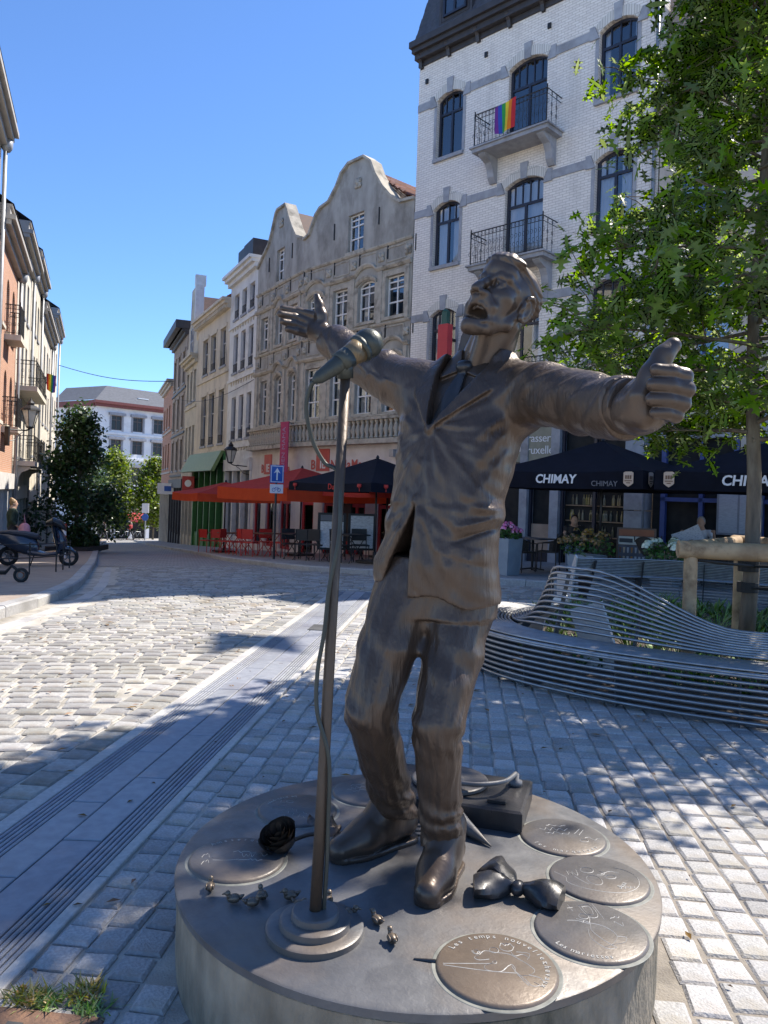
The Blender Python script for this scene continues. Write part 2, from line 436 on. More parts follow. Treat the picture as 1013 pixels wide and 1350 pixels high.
def plaza_region(x, y):
    if math.hypot(x - PLC[0], y - PLC[1]) < PLR + .025: return False
    if math.hypot(x - BC[0], y - BC[1]) < bed_r(math.atan2(y - BC[1], x - BC[0])) + .08: return False
    if x < BAND(y) + .055: return False
    if y < .6 or y > 13.2 - (x * .12): return False
    if abs(x) > .62 * y + .9: return False
    return road_side(KR, x, y, True) > 1.4
pb_ = MB(); pb_.add([(BAND(0), 0, -.0098), (9, 0, -.0098), (9, 13.2, -.0098 + gz(9, 13.2)), (BAND(13.2), 13.2, -.0098 + gz(0, 13.2))], [(0, 1, 2, 3)]); tag(pb_.build('plaza_bed', M_bed2), kind='structure')
lay_setts('plaza_pavement', .19, .16, plaza_region, M_sett, plaza_rows())
def road_rows():
    r = random.Random(5); pw = .215; pl_ = .158
    for u_ in (.865, 1.065):      # two edging rows along the band
        y = .5
        while y < 13.0:
            ll = .19 * r.uniform(.9, 1.12); yield (BAND(y + ll / 2) - u_, y + ll / 2, ANG, .178, ll - .016); y += ll
    for j in range(0, 128):
        yy = 1.2 + j * pl_; x = -12 + (j % 2) * pw / 2 + r.uniform(-.02, .02)
        while x < 4.0:
            ww = pw * r.uniform(.88, 1.12)
            a = R_(7)
            X = x + ww / 2; Y = yy + math.tan(a) * (X + 1.8)
            yield (X, Y, a + r.uniform(-.03, .03), ww - .022, pl_ - .019)
            x += ww
def road_region(x, y):
    if y > 20.5 or y < 1.5: return False
    if x < -.6 * y - 1.2: return False
    if y < 13.2 and x > BAND(y) - 1.235 and min(abs(BAND(y) - x - .865), abs(BAND(y) - x - 1.065)) > .012: return False
    if y >= 13.0 and x > 3.6: return False
    return (y < 12.5 or road_side(KR, x, y, True) > .12) and road_side(KL, x, y, False) > .62
lay_setts('road', .3, .18, road_region, M_road, road_rows())
# far road: one sheet whose sett pattern is too small to pick apart
def strip(pl_a, pl_b, dz, name, material, n=60):
    la = sum(math.dist(a, b) for a, b in zip(pl_a, pl_a[1:])); lb = sum(math.dist(a, b) for a, b in zip(pl_b, pl_b[1:]))
    m = MB(); K = 8
    for i in range(n + 1):
        A = poly_at(pl_a, la * i / n); B = poly_at(pl_b, lb * i / n)
        for k in range(K + 1):
            x = lerp(A[0], B[0], k / K); y = lerp(A[1], B[1], k / K)
            m.v.append((x, y, gz(x, y) + dz))
    for i in range(n):
        for k in range(K):
            m.f.append((i * (K + 1) + k, i * (K + 1) + k + 1, (i + 1) * (K + 1) + k + 1, (i + 1) * (K + 1) + k)); m.m.append(0)
    o = m.build(name, material, smooth=True); tag(o, kind='structure'); return o
strip([(-7.5, 20.3)] + [p for p in KL if p[1] > 20.4] + [(-30, 86)], [(-2.9, 20.3), (-4.8, 23.8), (-7.3, 30.4), (-10.9, 39), (-14.3, 47.5), (-17.8, 57), (-22, 68), (-27, 86)], -.004, 'street', M_far_sett)
strip([(-.5, 17.5), (.8, 16.5), (2.2, 15.45), (3.5, 14.95), (6.5, 13.6), (9, 12.5), (13, 11)], [(-.1, 13.3), (1.5, 13.1), (3.4, 12.9), (5.5, 12.2), (8, 11.2), (12, 9.6)], -.012, 'side_lane', M_far_sett, 30)
# granite band: two rows of slabs, grooved strips, light border
band = bpy.data.objects.new('granite_band', None); COL.objects.link(band); tag(band, kind='structure')
def band_pt(u, y):     # u metres left of the right edge
    return (BAND(y) - u, y)
M_band2 = mat('light_granite', (.5, .48, .45), (.4, .39, .37), scale=40, rough=.7, bump=.2, bscale=200, rnd=.05, stain=(.32, .3, .28), sscale=1.5)
def band_piece(u0, u1, y0, y1, z, material, name, gap=.004, th=.06):
    m = MB(); g_ = gap
    p = [band_pt(u1 - g_, y0 + g_), band_pt(u0 + g_, y0 + g_), band_pt(u0 + g_, y1 - g_), band_pt(u1 - g_, y1 - g_)]
    q = [band_pt(u1 - g_ - .005, y0 + g_ + .005), band_pt(u0 + g_ + .005, y0 + g_ + .005), band_pt(u0 + g_ + .005, y1 - g_ - .005), band_pt(u1 - g_ - .005, y1 - g_ - .005)]
    vs_ = [(a, b, z - th) for a, b in p] + [(a, b, z - .004) for a, b in p] + [(a, b, z) for a, b in q]
    m.add(vs_, [(i, (i + 1) % 4, 4 + (i + 1) % 4, 4 + i) for i in range(4)] + [(4 + i, 4 + (i + 1) % 4, 8 + (i + 1) % 4, 8 + i) for i in range(4)] + [(8, 9, 10, 11)])
    return m.build(name, material, band)
rr = random.Random(2)
for (u0, u1, off) in ((.185, .37, 0), (.37, .545, .35)):
    y = .4 - off
    while y < 12.9:
        L_ = .78; band_piece(u0, u1, y, min(y + L_, 13.0), .004 + rr.uniform(-.0015, .0015), M_gran, 'slab'); y += L_
for (u0, u1) in ((.0, .06), (.06, .185), (.545, .67)):
    y = .2
    while y < 12.9:
        L_ = 1.0
        if u1 - u0 < .1:
            band_piece(u0, u1, y, min(y + L_, 13.0), .004, M_band2, 'border_stone')
        else:     # grooved strip: ribs with gaps, over a dark channel
            w = (u1 - u0); nr = 5
            band_piece(u0, u1, y, min(y + L_, 13.0), -.006, M_groove, 'channel', gap=.0, th=.04)
            for k in range(nr):
                a = u0 + w * k / nr
                band_piece(a, a + w / nr * (.84), y, min(y + L_, 13.0), .004, M_gran, 'rib', gap=.0015, th=.02)
        y += L_
y = .3
while y < 12.9:
    band_piece(.67, .76, y, min(y + 1.0, 13.0), .003, M_band2, 'border_stone', gap=.003); y += 1.0
dr = MB(); dr.box(-.1, .1, -.2, .2, -.002, .007)
for i in range(7): dr.box(-.085 + i * .026, -.072 + i * .026, -.18, .18, .007, .0085)
tag(dr.build('drain_cover', mat('cast_iron', (.1, .1, .1), (.06, .06, .06), rough=.6, bump=.3), None, loc=(*band_pt(.3, 9.35), .002), rot=(0, 0, ANG)),
    'small dark metal drain cover set in the granite band', 'drain cover')
# kerbs and raised pavements
def kerb(pl, width, h, side, name, gutter=None):
    root = bpy.data.objects.new(name, None); COL.objects.link(root); tag(root, kind='structure')
    tot = sum(math.dist(a, b) for a, b in zip(pl, pl[1:])); s = 0; r = random.Random(9)
    while s < tot - .05:
        L_ = .95; e = min(s + L_, tot)
        A = Vector((*poly_at(pl, s + .006), 0)); B = Vector((*poly_at(pl, e - .006), 0)); d = (B - A).normalized()
        n = Vector((-d.y, d.x, 0)) * side
        za, zb = gz(A.x, A.y), gz(B.x, B.y); hh = h + r.uniform(-.006, .006)
        c = .022
        m = MB()
        def prof(P, z):
            o = P; i_ = P + n * width
            return [(o.x, o.y, z - .1), (o.x, o.y, z + hh - c), (o.x + n.x * c, o.y + n.y * c, z + hh), (i_.x, i_.y, z + hh), (i_.x, i_.y, z - .1)]
        m.add(prof(A, za) + prof(B, zb), [(0, 1, 6, 5), (1, 2, 7, 6), (2, 3, 8, 7), (3, 4, 9, 8), (4, 3, 2, 1, 0), (5, 6, 7, 8, 9)])
        m.build('kerb_stone', M_kerb, root)
        if gutter:
            m = MB()
            A2 = A - n * .012; B2 = B - n * .012; A3 = A - n * gutter; B3 = B - n * gutter
            m.add([(A2.x, A2.y, za - .02), (A3.x, A3.y, za - .004), (B3.x, B3.y, zb - .004), (B2.x, B2.y, zb - .02),
                   (A2.x, A2.y, za - .08), (A3.x, A3.y, za - .08), (B3.x, B3.y, zb - .08), (B2.x, B2.y, zb - .08)],
                  [(0, 1, 2, 3), (1, 5, 6, 2), (0, 3, 7, 4), (4, 5, 1, 0), (3, 2, 6, 7)])
            m.build('gutter_stone', M_band2, root)
        s += L_
    return root
kerb(KR, .16, .12, -1, 'terrace_kerb')
kerb(KL, .2, .13, 1, 'left_kerb', gutter=.42)
def offset_poly(pl, d):
    out = []
    for i, p in enumerate(pl):
        a = pl[max(i - 1, 0)]; b = pl[min(i + 1, len(pl) - 1)]
        dx, dy = b[0] - a[0], b[1] - a[1]; L_ = math.hypot(dx, dy)
        out.append((p[0] - dy / L_ * d, p[1] + dx / L_ * d))
    return out
M_pave = brick_mat('terrace_paving', (.34, .33, .32), (.27, .265, .26), (.2, .19, .18), bw=.4, bh=.3, ms=.008, rough=.8, bump=.4, stain=(.18, .17, .16), samt=.4)
M_pave2 = brick_mat('pavement_bricks_far', (.36, .29, .23), (.29, .23, .19), (.3, .27, .23), bw=.22, bh=.11, ms=.008, rough=.85, bump=.4, stain=(.2, .17, .15), samt=.4)
for m_ in (M_pave, M_pave2):
    nt_ = m_.node_tree; sx_ = [n for n in nt_.nodes if n.bl_idname == 'ShaderNodeSeparateXYZ'][0]; cx_ = [n for n in nt_.nodes if n.bl_idname == 'ShaderNodeCombineXYZ'][0]
    nt_.links.new(sx_.outputs['Y'], cx_.inputs['Y']); nt_.links.new(sx_.outputs['Z'], cx_.inputs['Z'])
strip(offset_poly(KR, -.155), offset_poly(KR, -9.5), .112, 'terrace_pavement', M_pave, 70)
strip(offset_poly(KL, .195), offset_poly(KL, 7.0), .122, 'left_pavement', M_pave2, 70)
# far square at the end of the street
strip([(-75, 68), (-30, 84.5), (-14, 96)], [(-75, 130), (-30, 130), (-14, 130)], .02, 'far_square', M_pave, 10)
# ================================================================== buildings
rb = random.Random(21)
M_wbrick = brick_mat('white_glazed_brick', (.84, .78, .71), (.75, .69, .63), (.56, .5, .44), bw=.22, bh=.075, ms=.009, rough=.45, bump=.5, stain=(.4, .36, .32), samt=.6, spec=.5)
M_bluestone = mat('blue_stone', (.36, .37, .4), (.28, .29, .32), scale=5, rough=.75, bump=.2, stain=(.22, .22, .23))
M_navy = mat('navy_frame', (.022, .026, .045), (.016, .018, .03), rough=.4)
M_blackiron = mat('black_iron', (.018, .018, .02), (.012, .012, .012), rough=.5)
M_slate = mat('slate', (.075, .075, .085), (.05, .05, .058), scale=9, rough=.6, bump=.4, bscale=30, rnd=.15)
M_darktrim = mat('dark_painted_trim', (.05, .045, .048), (.035, .032, .035), rough=.55)
M_zinc = mat('zinc', (.35, .36, .37), (.27, .28, .29), rough=.5, metal=.4)
M_greyst = mat('weathered_stucco', (.44, .42, .375), (.3, .285, .255), scale=2.2, rough=.9, bump=.5, bscale=18, stain=(.2, .185, .16), sscale=1.0, stretch=(1, 1, .5))
M_greystone = mat('carved_stone', (.5, .46, .385), (.37, .34, .285), scale=4, rough=.88, bump=.45, bscale=26, stain=(.16, .145, .12), sscale=2.2)
M_white = mat('white_paint_wall', (.74, .73, .70), (.66, .65, .62), scale=1.5, rough=.8, bump=.12, bscale=20, stain=(.5, .48, .45), sscale=.8)
M_shopwhite = mat('cream_shop_wall', (.70, .66, .62), (.62, .58, .55), scale=1.5, rough=.8, stain=(.5, .46, .42), sscale=.8)
M_cream = mat('cream_stucco', (.66, .58, .46), (.56, .49, .39), scale=1.6, rough=.85, bump=.15, bscale=20, stain=(.4, .35, .28), sscale=.9, stretch=(1, 1, .5))
M_beige = mat('beige_stucco', (.6, .54, .42), (.5, .45, .36), scale=1.8, rough=.85, bump=.15, stain=(.36, .32, .26), sscale=1.0)
M_brown = mat('brown_grey_stone', (.37, .31, .26), (.29, .25, .21), scale=2, rough=.85, bump=.3, stain=(.2, .17, .15), sscale=1.3)
M_lcream = mat('soft_cream_stucco', (.62, .57, .48), (.54, .5, .42), scale=1.5, rough=.85, bump=.1, stain=(.42, .38, .32), sscale=.9)  # plain cream wall colour, mainly for the left row
M_lstone = mat('eave_board', (.42, .39, .35), (.34, .32, .29), scale=2, rough=.7)
M_rbrick = brick_mat('red_brick', (.42, .19, .12), (.33, .15, .1), (.4, .33, .27), bw=.21, bh=.065, ms=.008, rough=.85, bump=.4, stain=(.25, .14, .1), samt=.4)
M_wframe = mat('white_window_frame', (.78, .78, .77), (.7, .7, .69), rough=.5)
M_gframe = mat('grey_window_frame', (.42, .42, .45), (.36, .36, .39), rough=.5)
M_tileR = mat('red_roof_tile', (.36, .115, .06), (.26, .08, .045), scale=7, rough=.8, rnd=.2, stain=(.12, .07, .05), sscale=3)
M_tileD = mat('dark_roof_tile', (.11, .055, .045), (.075, .045, .04), scale=7, rough=.75, rnd=.2)
M_red = mat('red_painted_wood', (.42, .03, .035), (.36, .025, .03), rough=.5)
M_green = mat('green_painted_wood', (.06, .2, .045), (.045, .16, .035), rough=.5)
M_bluepaint = mat('blue_painted_wood', (.04, .075, .25), (.03, .06, .2), rough=.5)
M_wood = mat('shop_wood', (.3, .2, .12), (.22, .14, .085), rough=.6)

def seg_arch(x0, x1, z, rise, n=8):
    """points of a segmental arch from x0 to x1, springing at z"""
    if rise <= 1e-4: return [(x0, z), (x1, z)]
    c = (x1 - x0) / 2; rad = (c * c + rise * rise) / (2 * rise); cx, cz = (x0 + x1) / 2, z + rise - rad
    a0 = math.asin(c / rad)
    return [(cx + rad * math.sin(-a0 + 2 * a0 * i / n), cz + rad * math.cos(-a0 + 2 * a0 * i / n)) for i in range(n + 1)]
def wall(name, parent, x0, x1, z0, z1, ops, material, depth=.2, y=0.0, top=None):
    """facade plane at y with real openings; ops = (xa,xb,za,zb,rise); top = outline points (x,z) above z1"""
    m = MB()
    xs_ = sorted(set([x0, x1] + [v for o in ops for v in o[:2]])); zs_ = sorted(set([z0, z1] + [v for o in ops for v in o[2:4]]))
    for i in range(len(xs_) - 1):
        for j in range(len(zs_) - 1):
            cx, cz = (xs_[i] + xs_[i + 1]) / 2, (zs_[j] + zs_[j + 1]) / 2
            if any(o[0] < cx < o[1] and o[2] < cz < o[3] for o in ops): continue
            m.add([(xs_[i], y, zs_[j]), (xs_[i + 1], y, zs_[j]), (xs_[i + 1], y, zs_[j + 1]), (xs_[i], y, zs_[j + 1])], [(0, 1, 2, 3)])
    for o in ops:
        xa, xb, za, zb = o[:4]; rise = o[4] if len(o) > 4 else 0
        ar = seg_arch(xa, xb, zb - rise, rise)
        pts = [(xb, za)] + ar[::-1] + [(xa, za)]
        pts2 = [(xa, za)] + ar + [(xb, za)]
        n = len(pts2)
        vs_ = [(a, y, b) for a, b in pts2] + [(a, y + depth, b) for a, b in pts2]
        m.add(vs_, [(i, (i + 1) % n, (i + 1) % n + n, i + n) for i in range(n)])
        if rise > 0:
            h = len(ar) // 2
            L_ = [(xa, y, zb)] + [(a, y, b) for a, b in ar[:h + 1]]
            m.add(L_, [tuple(range(len(L_)))])
            R2 = [(xb, y, zb)] + [(a, y, b) for a, b in ar[h:][::-1]]
            m.add(R2, [tuple(range(len(R2) - 1, -1, -1))])
    # ends, so that the wall has thickness
    for xx in (x0, x1):
        m.add([(xx, y, z0), (xx, y + .35, z0), (xx, y + .35, z1), (xx, y, z1)], [(0, 1, 2, 3)])
    m.add([(x0, y, z1), (x1, y, z1), (x1, y + .35, z1), (x0, y + .35, z1)], [(0, 1, 2, 3)])
    if top:
        n = len(top)
        m.add([(a, y, b) for a, b in top] + [(a, y + .35, b) for a, b in top],
              [tuple(range(n)), tuple(range(2 * n - 1, n - 1, -1))] + [(i, i + n, (i + 1) % n + n, (i + 1) % n) for i in range(n)])
    return m.build(name, material, parent)
def window(parent, x0, x1, z0, z1, rise=0.0, cols=(), trans=(), top_cols=None, fm=None, yin=.13, fw=.055, sill=None, sill_m=None, curtain=0.0,
           panes=True, bar=.028, name='window', curt_m=None, shade=0.0, gm=None):
    """casement: frame with mullions at fractions cols and transoms at fractions trans (of height); each light its own pane"""
    f = MB(); w = x1 - x0; h = z1 - z0; fd = .06
    ar = seg_arch(x0, x1, z1 - rise, rise); ai = seg_arch(x0 + fw, x1 - fw, z1 - rise, max(rise - fw, 0) if rise else 0)
    f.box(x0, x0 + fw, yin, yin + fd, z0, z1 - rise); f.box(x1 - fw, x1, yin, yin + fd, z0, z1 - rise); f.box(x0 + fw, x1 - fw, yin + .002, yin + fd, z0, z0 + fw)
    if rise:
        k = len(ar)
        vs_ = [(a, yin, b) for a, b in ar] + [(a, yin, b) for a, b in ai] + [(a, yin + fd, b) for a, b in ai]
        f.add(vs_, [(i, k + i, k + i + 1, i + 1) for i in range(k - 1)] + [(k + i, 2 * k + i, 2 * k + i + 1, k + i + 1) for i in range(k - 1)])
    else:
        f.box(x0 + fw, x1 - fw, yin + .002, yin + fd, z1 - fw, z1)
    tz = [z0 + h * t for t in trans]
    for t in tz: f.box(x0 + fw, x1 - fw, yin + .006, yin + fd, t - fw * .5, t + fw * .5)
    zt = tz[-1] if (top_cols is not None and tz) else z1
    for c in cols:
        cx = x0 + w * c; b_ = fw if len(cols) == 1 else bar
        f.box(cx - b_ / 2, cx + b_ / 2, yin + .004, yin + fd, z0 + fw, zt - (.0 if zt < z1 else fw * .3))
    if top_cols is not None and tz:
        for c in top_cols:
            cx = x0 + w * c; q = 1 - abs(2 * c - 1)
            f.box(cx - bar / 2, cx + bar / 2, yin + .012, yin + fd, zt, z1 - rise * (1 - min(1, q * 1.6)) - .01)
    wo_ = f.build(name, fm, parent)
    gy = yin + .04
    def pane(a, b, c, d, arch=False):
        m = MB(); cx, cz = (a + b) / 2, (c + d) / 2
        if arch and rise:
            p = [(x - cx, 0, z - cz) for x, z in [(a, c), (b, c)] + [(min(max(q[0], a), b), min(q[1], d)) for q in ar[::-1]]]
        else:
            p = [(a - cx, 0, c - cz), (b - cx, 0, c - cz), (b - cx, 0, d - cz), (a - cx, 0, d - cz)]
        m.add(p, [tuple(range(len(p)))])
        m.build('pane', gm or GLASS, wo_, loc=(cx, gy, cz), rot=(rb.uniform(-.006, .006), 0, rb.uniform(-.008, .008)))
    zb_ = [z0 + .02] + tz + [z1 - .01]
    if not panes:
        pane(x0 + .02, x1 - .02, z0 + .02, z1 - .01, True)
    else:
        for j in range(len(zb_) - 1):
            last = j == len(zb_) - 2
            if last and rise: pane(x0 + .02, x1 - .02, zb_[j], zb_[j + 1], True); continue
            cs = [0.0] + list(top_cols if (last and top_cols is not None) else cols) + [1.0]
            for a, b in zip(cs, cs[1:]):
                pane(x0 + .02 + (w - .04) * a, x0 + .02 + (w - .04) * b, zb_[j], zb_[j + 1])
    if sill:
        s = MB(); s.box(x0 - .08, x1 + .08, -sill, .12, z0 - .11, z0 - .002); s.build('sill', sill_m or M_bluestone, wo_)
    # room behind the glass
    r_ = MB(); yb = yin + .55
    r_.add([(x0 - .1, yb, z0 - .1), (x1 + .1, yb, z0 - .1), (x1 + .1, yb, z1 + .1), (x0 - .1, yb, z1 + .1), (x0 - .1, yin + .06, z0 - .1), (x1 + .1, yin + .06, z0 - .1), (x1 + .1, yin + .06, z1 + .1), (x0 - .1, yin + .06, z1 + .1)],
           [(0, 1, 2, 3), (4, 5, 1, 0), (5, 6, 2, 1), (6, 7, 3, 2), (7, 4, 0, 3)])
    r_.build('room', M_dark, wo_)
    if curtain:
        for (a, b) in (((x0 + .04, x0 + w * .5 * curtain), (x1 - w * .5 * curtain, x1 - .04)) if curtain < .99 else ((x0 + .03, x1 - .03),)):
            c_ = MB(); n = 14
            vs_ = []
            for i in range(n + 1):
                xx = lerp(a, b, i / n); yy = yin + .16 + .03 * math.sin(i * 1.9)
                vs_ += [(xx, yy, z0 + .03), (xx, yy, z1 - .03 - rise * .4)]
            c_.add(vs_, [(2 * i, 2 * i + 2, 2 * i + 3, 2 * i + 1) for i in range(n)])
            c_.build('curtain', curt_m or M_curtain, wo_, smooth=True)
    return wo_
def frame_of(Pl, Pr):
    d = (Pr[0] - Pl[0], Pr[1] - Pl[1]); return (Pl[0], Pl[1], 0.0), math.atan2(d[1], d[0]), math.hypot(*d)
def house_body(parent, W, z1, back, material, z0=-5.0, roof_h=0, roof_m=None, gable=False, name='side_wall', roof_name='roof'):
    """sides and back, plus a pitched roof whose ridge runs along the street"""
    m = MB()
    m.add([(.001, .35, z0), (.001, back, z0), (.001, back, z1), (.001, .35, z1)], [(0, 1, 2, 3)])
    m.add([(W - .001, .35, z0), (W - .001, back, z0), (W - .001, back, z1), (W - .001, .35, z1)], [(3, 2, 1, 0)])
    m.add([(0, back, z0), (W, back, z0), (W, back, z1), (0, back, z1)], [(3, 2, 1, 0)])
    m.build(name, material, parent)
    if roof_h:
        r = MB(); yr = back / 2
        r.add([(0, .1, z1), (W, .1, z1), (W, yr, z1 + roof_h), (0, yr, z1 + roof_h), (W, back, z1), (0, back, z1)],
              [(0, 1, 2, 3), (3, 2, 4, 5), (0, 3, 5), (1, 4, 2)])
        r.build(roof_name, roof_m, parent)
def pantiles(parent, a, b, c, d, material, pitch=.24, row=.32, name='roof_tiles'):
    """rows of curved tiles over the quad a(bottom left) b(bottom right) c(top right) d(top left)"""
    a, b, c, d = map(Vector, (a, b, c, d)); W = (b - a).length; H = (d - a).length
    nrm = (b - a).cross(d - a).normalized(); nu = max(1, int(W / pitch)); nv = max(1, int(H / row)); m = MB(); K = 4
    for j in range(nv):
        for i in range(nu):
            vs_ = []
            for (vv, lift) in ((j / nv, .045), ((j + 1.12) / nv, .0)):
                for k in range(K + 1):
                    u = (i + k / K * 1.02) / nu
                    lo = a.lerp(b, min(u, 1)); hi = d.lerp(c, min(u, 1)); p = lo.lerp(hi, min(vv, 1.0))
                    vs_.append(p + nrm * (lift + .045 * math.sin(math.pi * 2 * k / K * .75 + .3)))
            m.add(vs_, [(k, k + 1, K + 2 + k, K + 1 + k) for k in range(K)])
    o = m.build(name, material, parent, smooth=True); tag(o, kind='stuff'); return o
def box_part(name, parent, m_, *b, **k):
    m = MB(); m.box(*b); return m.build(name, m_, parent, **k)
def railing(parent, x0, x1, y0, z0, z1, side=True, name='railing', pitch=.13):
    """wrought iron balcony rail: front and both returns, scrolled balusters"""
    m = MB()
    for z in (z0 + .06, z1 - .14, z1):
        r = .018 if z == z1 else .011
        m.tube([(x0, .0, z), (x0, y0, z), (x1, y0, z), (x1, 0, z)], r, 5)
    pts = [(x0 + (x1 - x0) * i / max(1, round((x1 - x0) / pitch)), y0) for i in range(round((x1 - x0) / pitch) + 1)]
    pts += [(x, y0 * (1 - i / 3)) for x in (x0, x1) for i in (1, 2)]
    for i, (x, y) in enumerate(pts):
        m.tube([(x, y, z0), (x, y, z1)], .009, 4)
        a = .045; zc = (z0 + z1) / 2
        dx, dy = (1, 0) if y == y0 else (0, 1)
        for s_, zz in ((1, zc + .1), (-1, zc - .14)):
            ring = [(x + dx * (a * math.cos(q) * .9 + s_ * .03), y + dy * (a * math.cos(q) * .9), zz + a * 1.3 * math.sin(q)) for q in [k * math.pi * 2 / 8 for k in range(8)]]
            m.tube(ring, .007, 3, closed=True)
        ring = [(x + dx * .035 * math.cos(q), y + dy * .035 * math.cos(q), z1 - .07 + .05 * math.sin(q)) for q in [k * math.pi * 2 / 7 for k in range(7)]]
        m.tube(ring, .006, 3, closed=True)
    for x in (x0, x1): m.tube([(x, y0, z0), (x, y0, z1 + .1)], .02, 5)
    return m.build(name, M_blackiron, parent)
def console(parent, xc, z, out, w=.22, h=.75, m_=None):
    p = [(0, 0), (-out * .95, 0), (-out, -.06), (-out * .82, -.14), (-out * .5, -.22), (-out * .34, -.4), (-out * .28, -h * .8), (-out * .12, -h), (0, -h)]
    m = MB(); n = len(p)
    vs_ = [(xc - w / 2, y, z + zz) for y, zz in p] + [(xc + w / 2, y, z + zz) for y, zz in p]
    m.add(vs_, [tuple(range(n)), tuple(range(2 * n - 1, n - 1, -1))] + [(i, i + n, (i + 1) % n + n, (i + 1) % n) for i in range(n)])
    return m.build('console', m_ or M_bluestone, parent)

# ---------------------------------------------------------------- the tall white brick house
PW = (.697, 25.193); DW = (.7248, -.689)
LW = 8.24
def WP(s): return (PW[0] + DW[0] * s, PW[1] + DW[1] * s)
loc, rz, _ = frame_of(PW, WP(LW))
wb = thing('white_brick_house', 'tall white glazed brick house with slate mansard and two iron balconies, brasserie below', 'building', loc, rz)
bays = [(.82, 1.86), (3.56, 4.87), (6.48, 7.56)]
rows = [(12.45, 14.5), (9.0, 11.02), (5.5, 7.62)]
ops = []
for ri, (za, zb) in enumerate(rows):
    for bi, (xa, xb) in enumerate(bays):
        z_lo = za
        if bi == 1: z_lo = {0: 11.98, 1: 8.55, 2: 4.75}[ri]
        ops.append((xa, xb, z_lo, zb, .2))
GFZ = 4.35
wall('wall', wb, 0, LW, GFZ, 15.75, ops, M_wbrick, depth=.16)
house_body(wb, LW, 15.75, 9.0, M_wbrick)
M_vouss = brick_mat('brick_arch', (.69, .66, .6), (.6, .57, .52), (.4, .37, .33), bw=.075, bh=.4, ms=.009, rough=.5, bump=.5)
for i, (xa, xb, za, zb, rise) in enumerate(ops):
    bi = i % 3; ri = i // 3
    w_ = window(wb, xa, xb, za, zb, rise, cols=(.5,), trans=(.7,), top_cols=((.25, .5, .75) if bi != 1 else (.2, .4, .6, .8)), fm=M_navy, yin=.12, fw=.075, bar=.035,
                sill=None if bi == 1 else .09, curtain=(.0, .0, .35, .8, 1, .8, .5, .6, .0)[i])
    # arch ring of upright bricks with a stone key
    a0 = seg_arch(xa - .02, xb + .02, zb - rise, rise, 10); a1 = seg_arch(xa - .12, xb + .12, zb - rise + .22, rise + .06, 10)
    m = MB()
    vs_ = [(x, -.03, z) for x, z in a0] + [(x, -.03, z) for x, z in a1] + [(x, .05, z) for x, z in a0] + [(x, .0, z) for x, z in a1]
    k = len(a0)
    m.add(vs_, [(j, j + 1, k + j + 1, k + j) for j in range(k - 1)] + [(2 * k + j, 2 * k + j + 1, j + 1, j) for j in range(k - 1)] + [(k + j, k + j + 1, 3 * k + j + 1, 3 * k + j) for j in range(k - 1)] + [(0, k, 3 * k, 2 * k), (k - 1, 3 * k - 1, 4 * k - 1, 2 * k - 1)])
    m.build('arch', M_vouss, wb)
    m = MB(); xc = (xa + xb) / 2; m.prism([(xc - .1, zb - .05), (xc + .1, zb - .05), (xc + .13, zb + .42), (xc - .13, zb + .42)], .06, M=Matrix.Translation((0, -.055, 0))); m.build('keystone', M_bluestone, wb)
    for s_ in (-1, 1):     # springer stones at the band
        xs2 = xa - .14 if s_ < 0 else xb + .14
        m = MB(); m.prism([(xs2 - .14, zb - .34), (xs2 + .14, zb - .34), (xs2 + (.14 if s_ > 0 else .0), zb + .02), (xs2 + (0 if s_ > 0 else -.14), zb + .02)], .05, M=Matrix.Translation((0, -.046, 0))); m.build('springer_stone', M_bluestone, wb)
    if bi != 1:
        for xx in (xa - .06, xb + .06):
            box_part('jamb_stone', wb, M_bluestone, xx - .05, xx + .05, -.018, .02, za, zb - .35)
for zb in (14.5, 11.02, 7.62):
    segs = [(0, bays[0][0] - .28), (bays[0][1] + .28, bays[1][0] - .28), (bays[1][1] + .28, bays[2][0] - .28), (bays[2][1] + .28, LW)]
    for a, b in segs: box_part('stone_band', wb, M_bluestone, a + .002, b - .002, -.03, .02, zb - .3, zb - .06)
# cornice with brackets, gutter, mansard
m = MB(); m.box(-.03, LW + .05, -.24, .3, 15.84, 16.02); m.box(-.06, LW + .1, -.36, .3, 16.02, 16.16); m.box(-.1, LW + .14, -.46, .3, 16.16, 16.36); m.box(-.02, LW, -.05, .2, 15.68, 15.84); m.build('cornice', M_darktrim, wb)
for i in range(8):
    console(wb, .12 + i * (LW - .24) / 7, 16.0, .26, .12, .4, M_darktrim)
m = MB(); m.add([(-.05, -.3, 16.3), (LW, -.3, 16.3), (LW, .75, 19.2), (-.05, .75, 19.2), (-.05, 6, 19.6), (LW, 6, 19.6), (-.05, 6, 16), (LW, 6, 16)], [(0, 1, 2, 3), (3, 2, 5, 4), (0, 3, 4, 6), (1, 7, 5, 2)]); m.build('mansard_roof', M_slate, wb)
m = MB()
for j in range(9):
    for i in range(34):
        z = 16.36 + j * .32; yy = -.3 + (z - 16.3) / 2.9 * 1.05; x = -.04 + i * .243 + (j % 2) * .12
        if x > LW - .2: continue
        m.add([(x, yy - .02, z), (x + .235, yy - .02, z), (x + .235, yy + .1, z + .34), (x, yy + .1, z + .34)], [(0, 1, 2, 3)])
o = m.build('slates', M_slate, wb); tag(o, kind='stuff')
m = MB(); m.box(.95, 2.25, -.22, 1.2, 16.4, 18.7); m.box(.8, 2.4, -.36, 1.2, 18.7, 18.9); m.build('dormer', M_darktrim, wb)
d_ = window(wb, 1.15, 2.05, 16.75, 18.5, 0, cols=(.5,), trans=(.66,), fm=M_navy, yin=-.29, fw=.07, curtain=.6)
for s_ in (0.35, 4.9, 2.7): box_part('wall_anchor', wb, M_blackiron, s_ - .05, s_ + .05, -.05, 0, 15.05, 15.2)
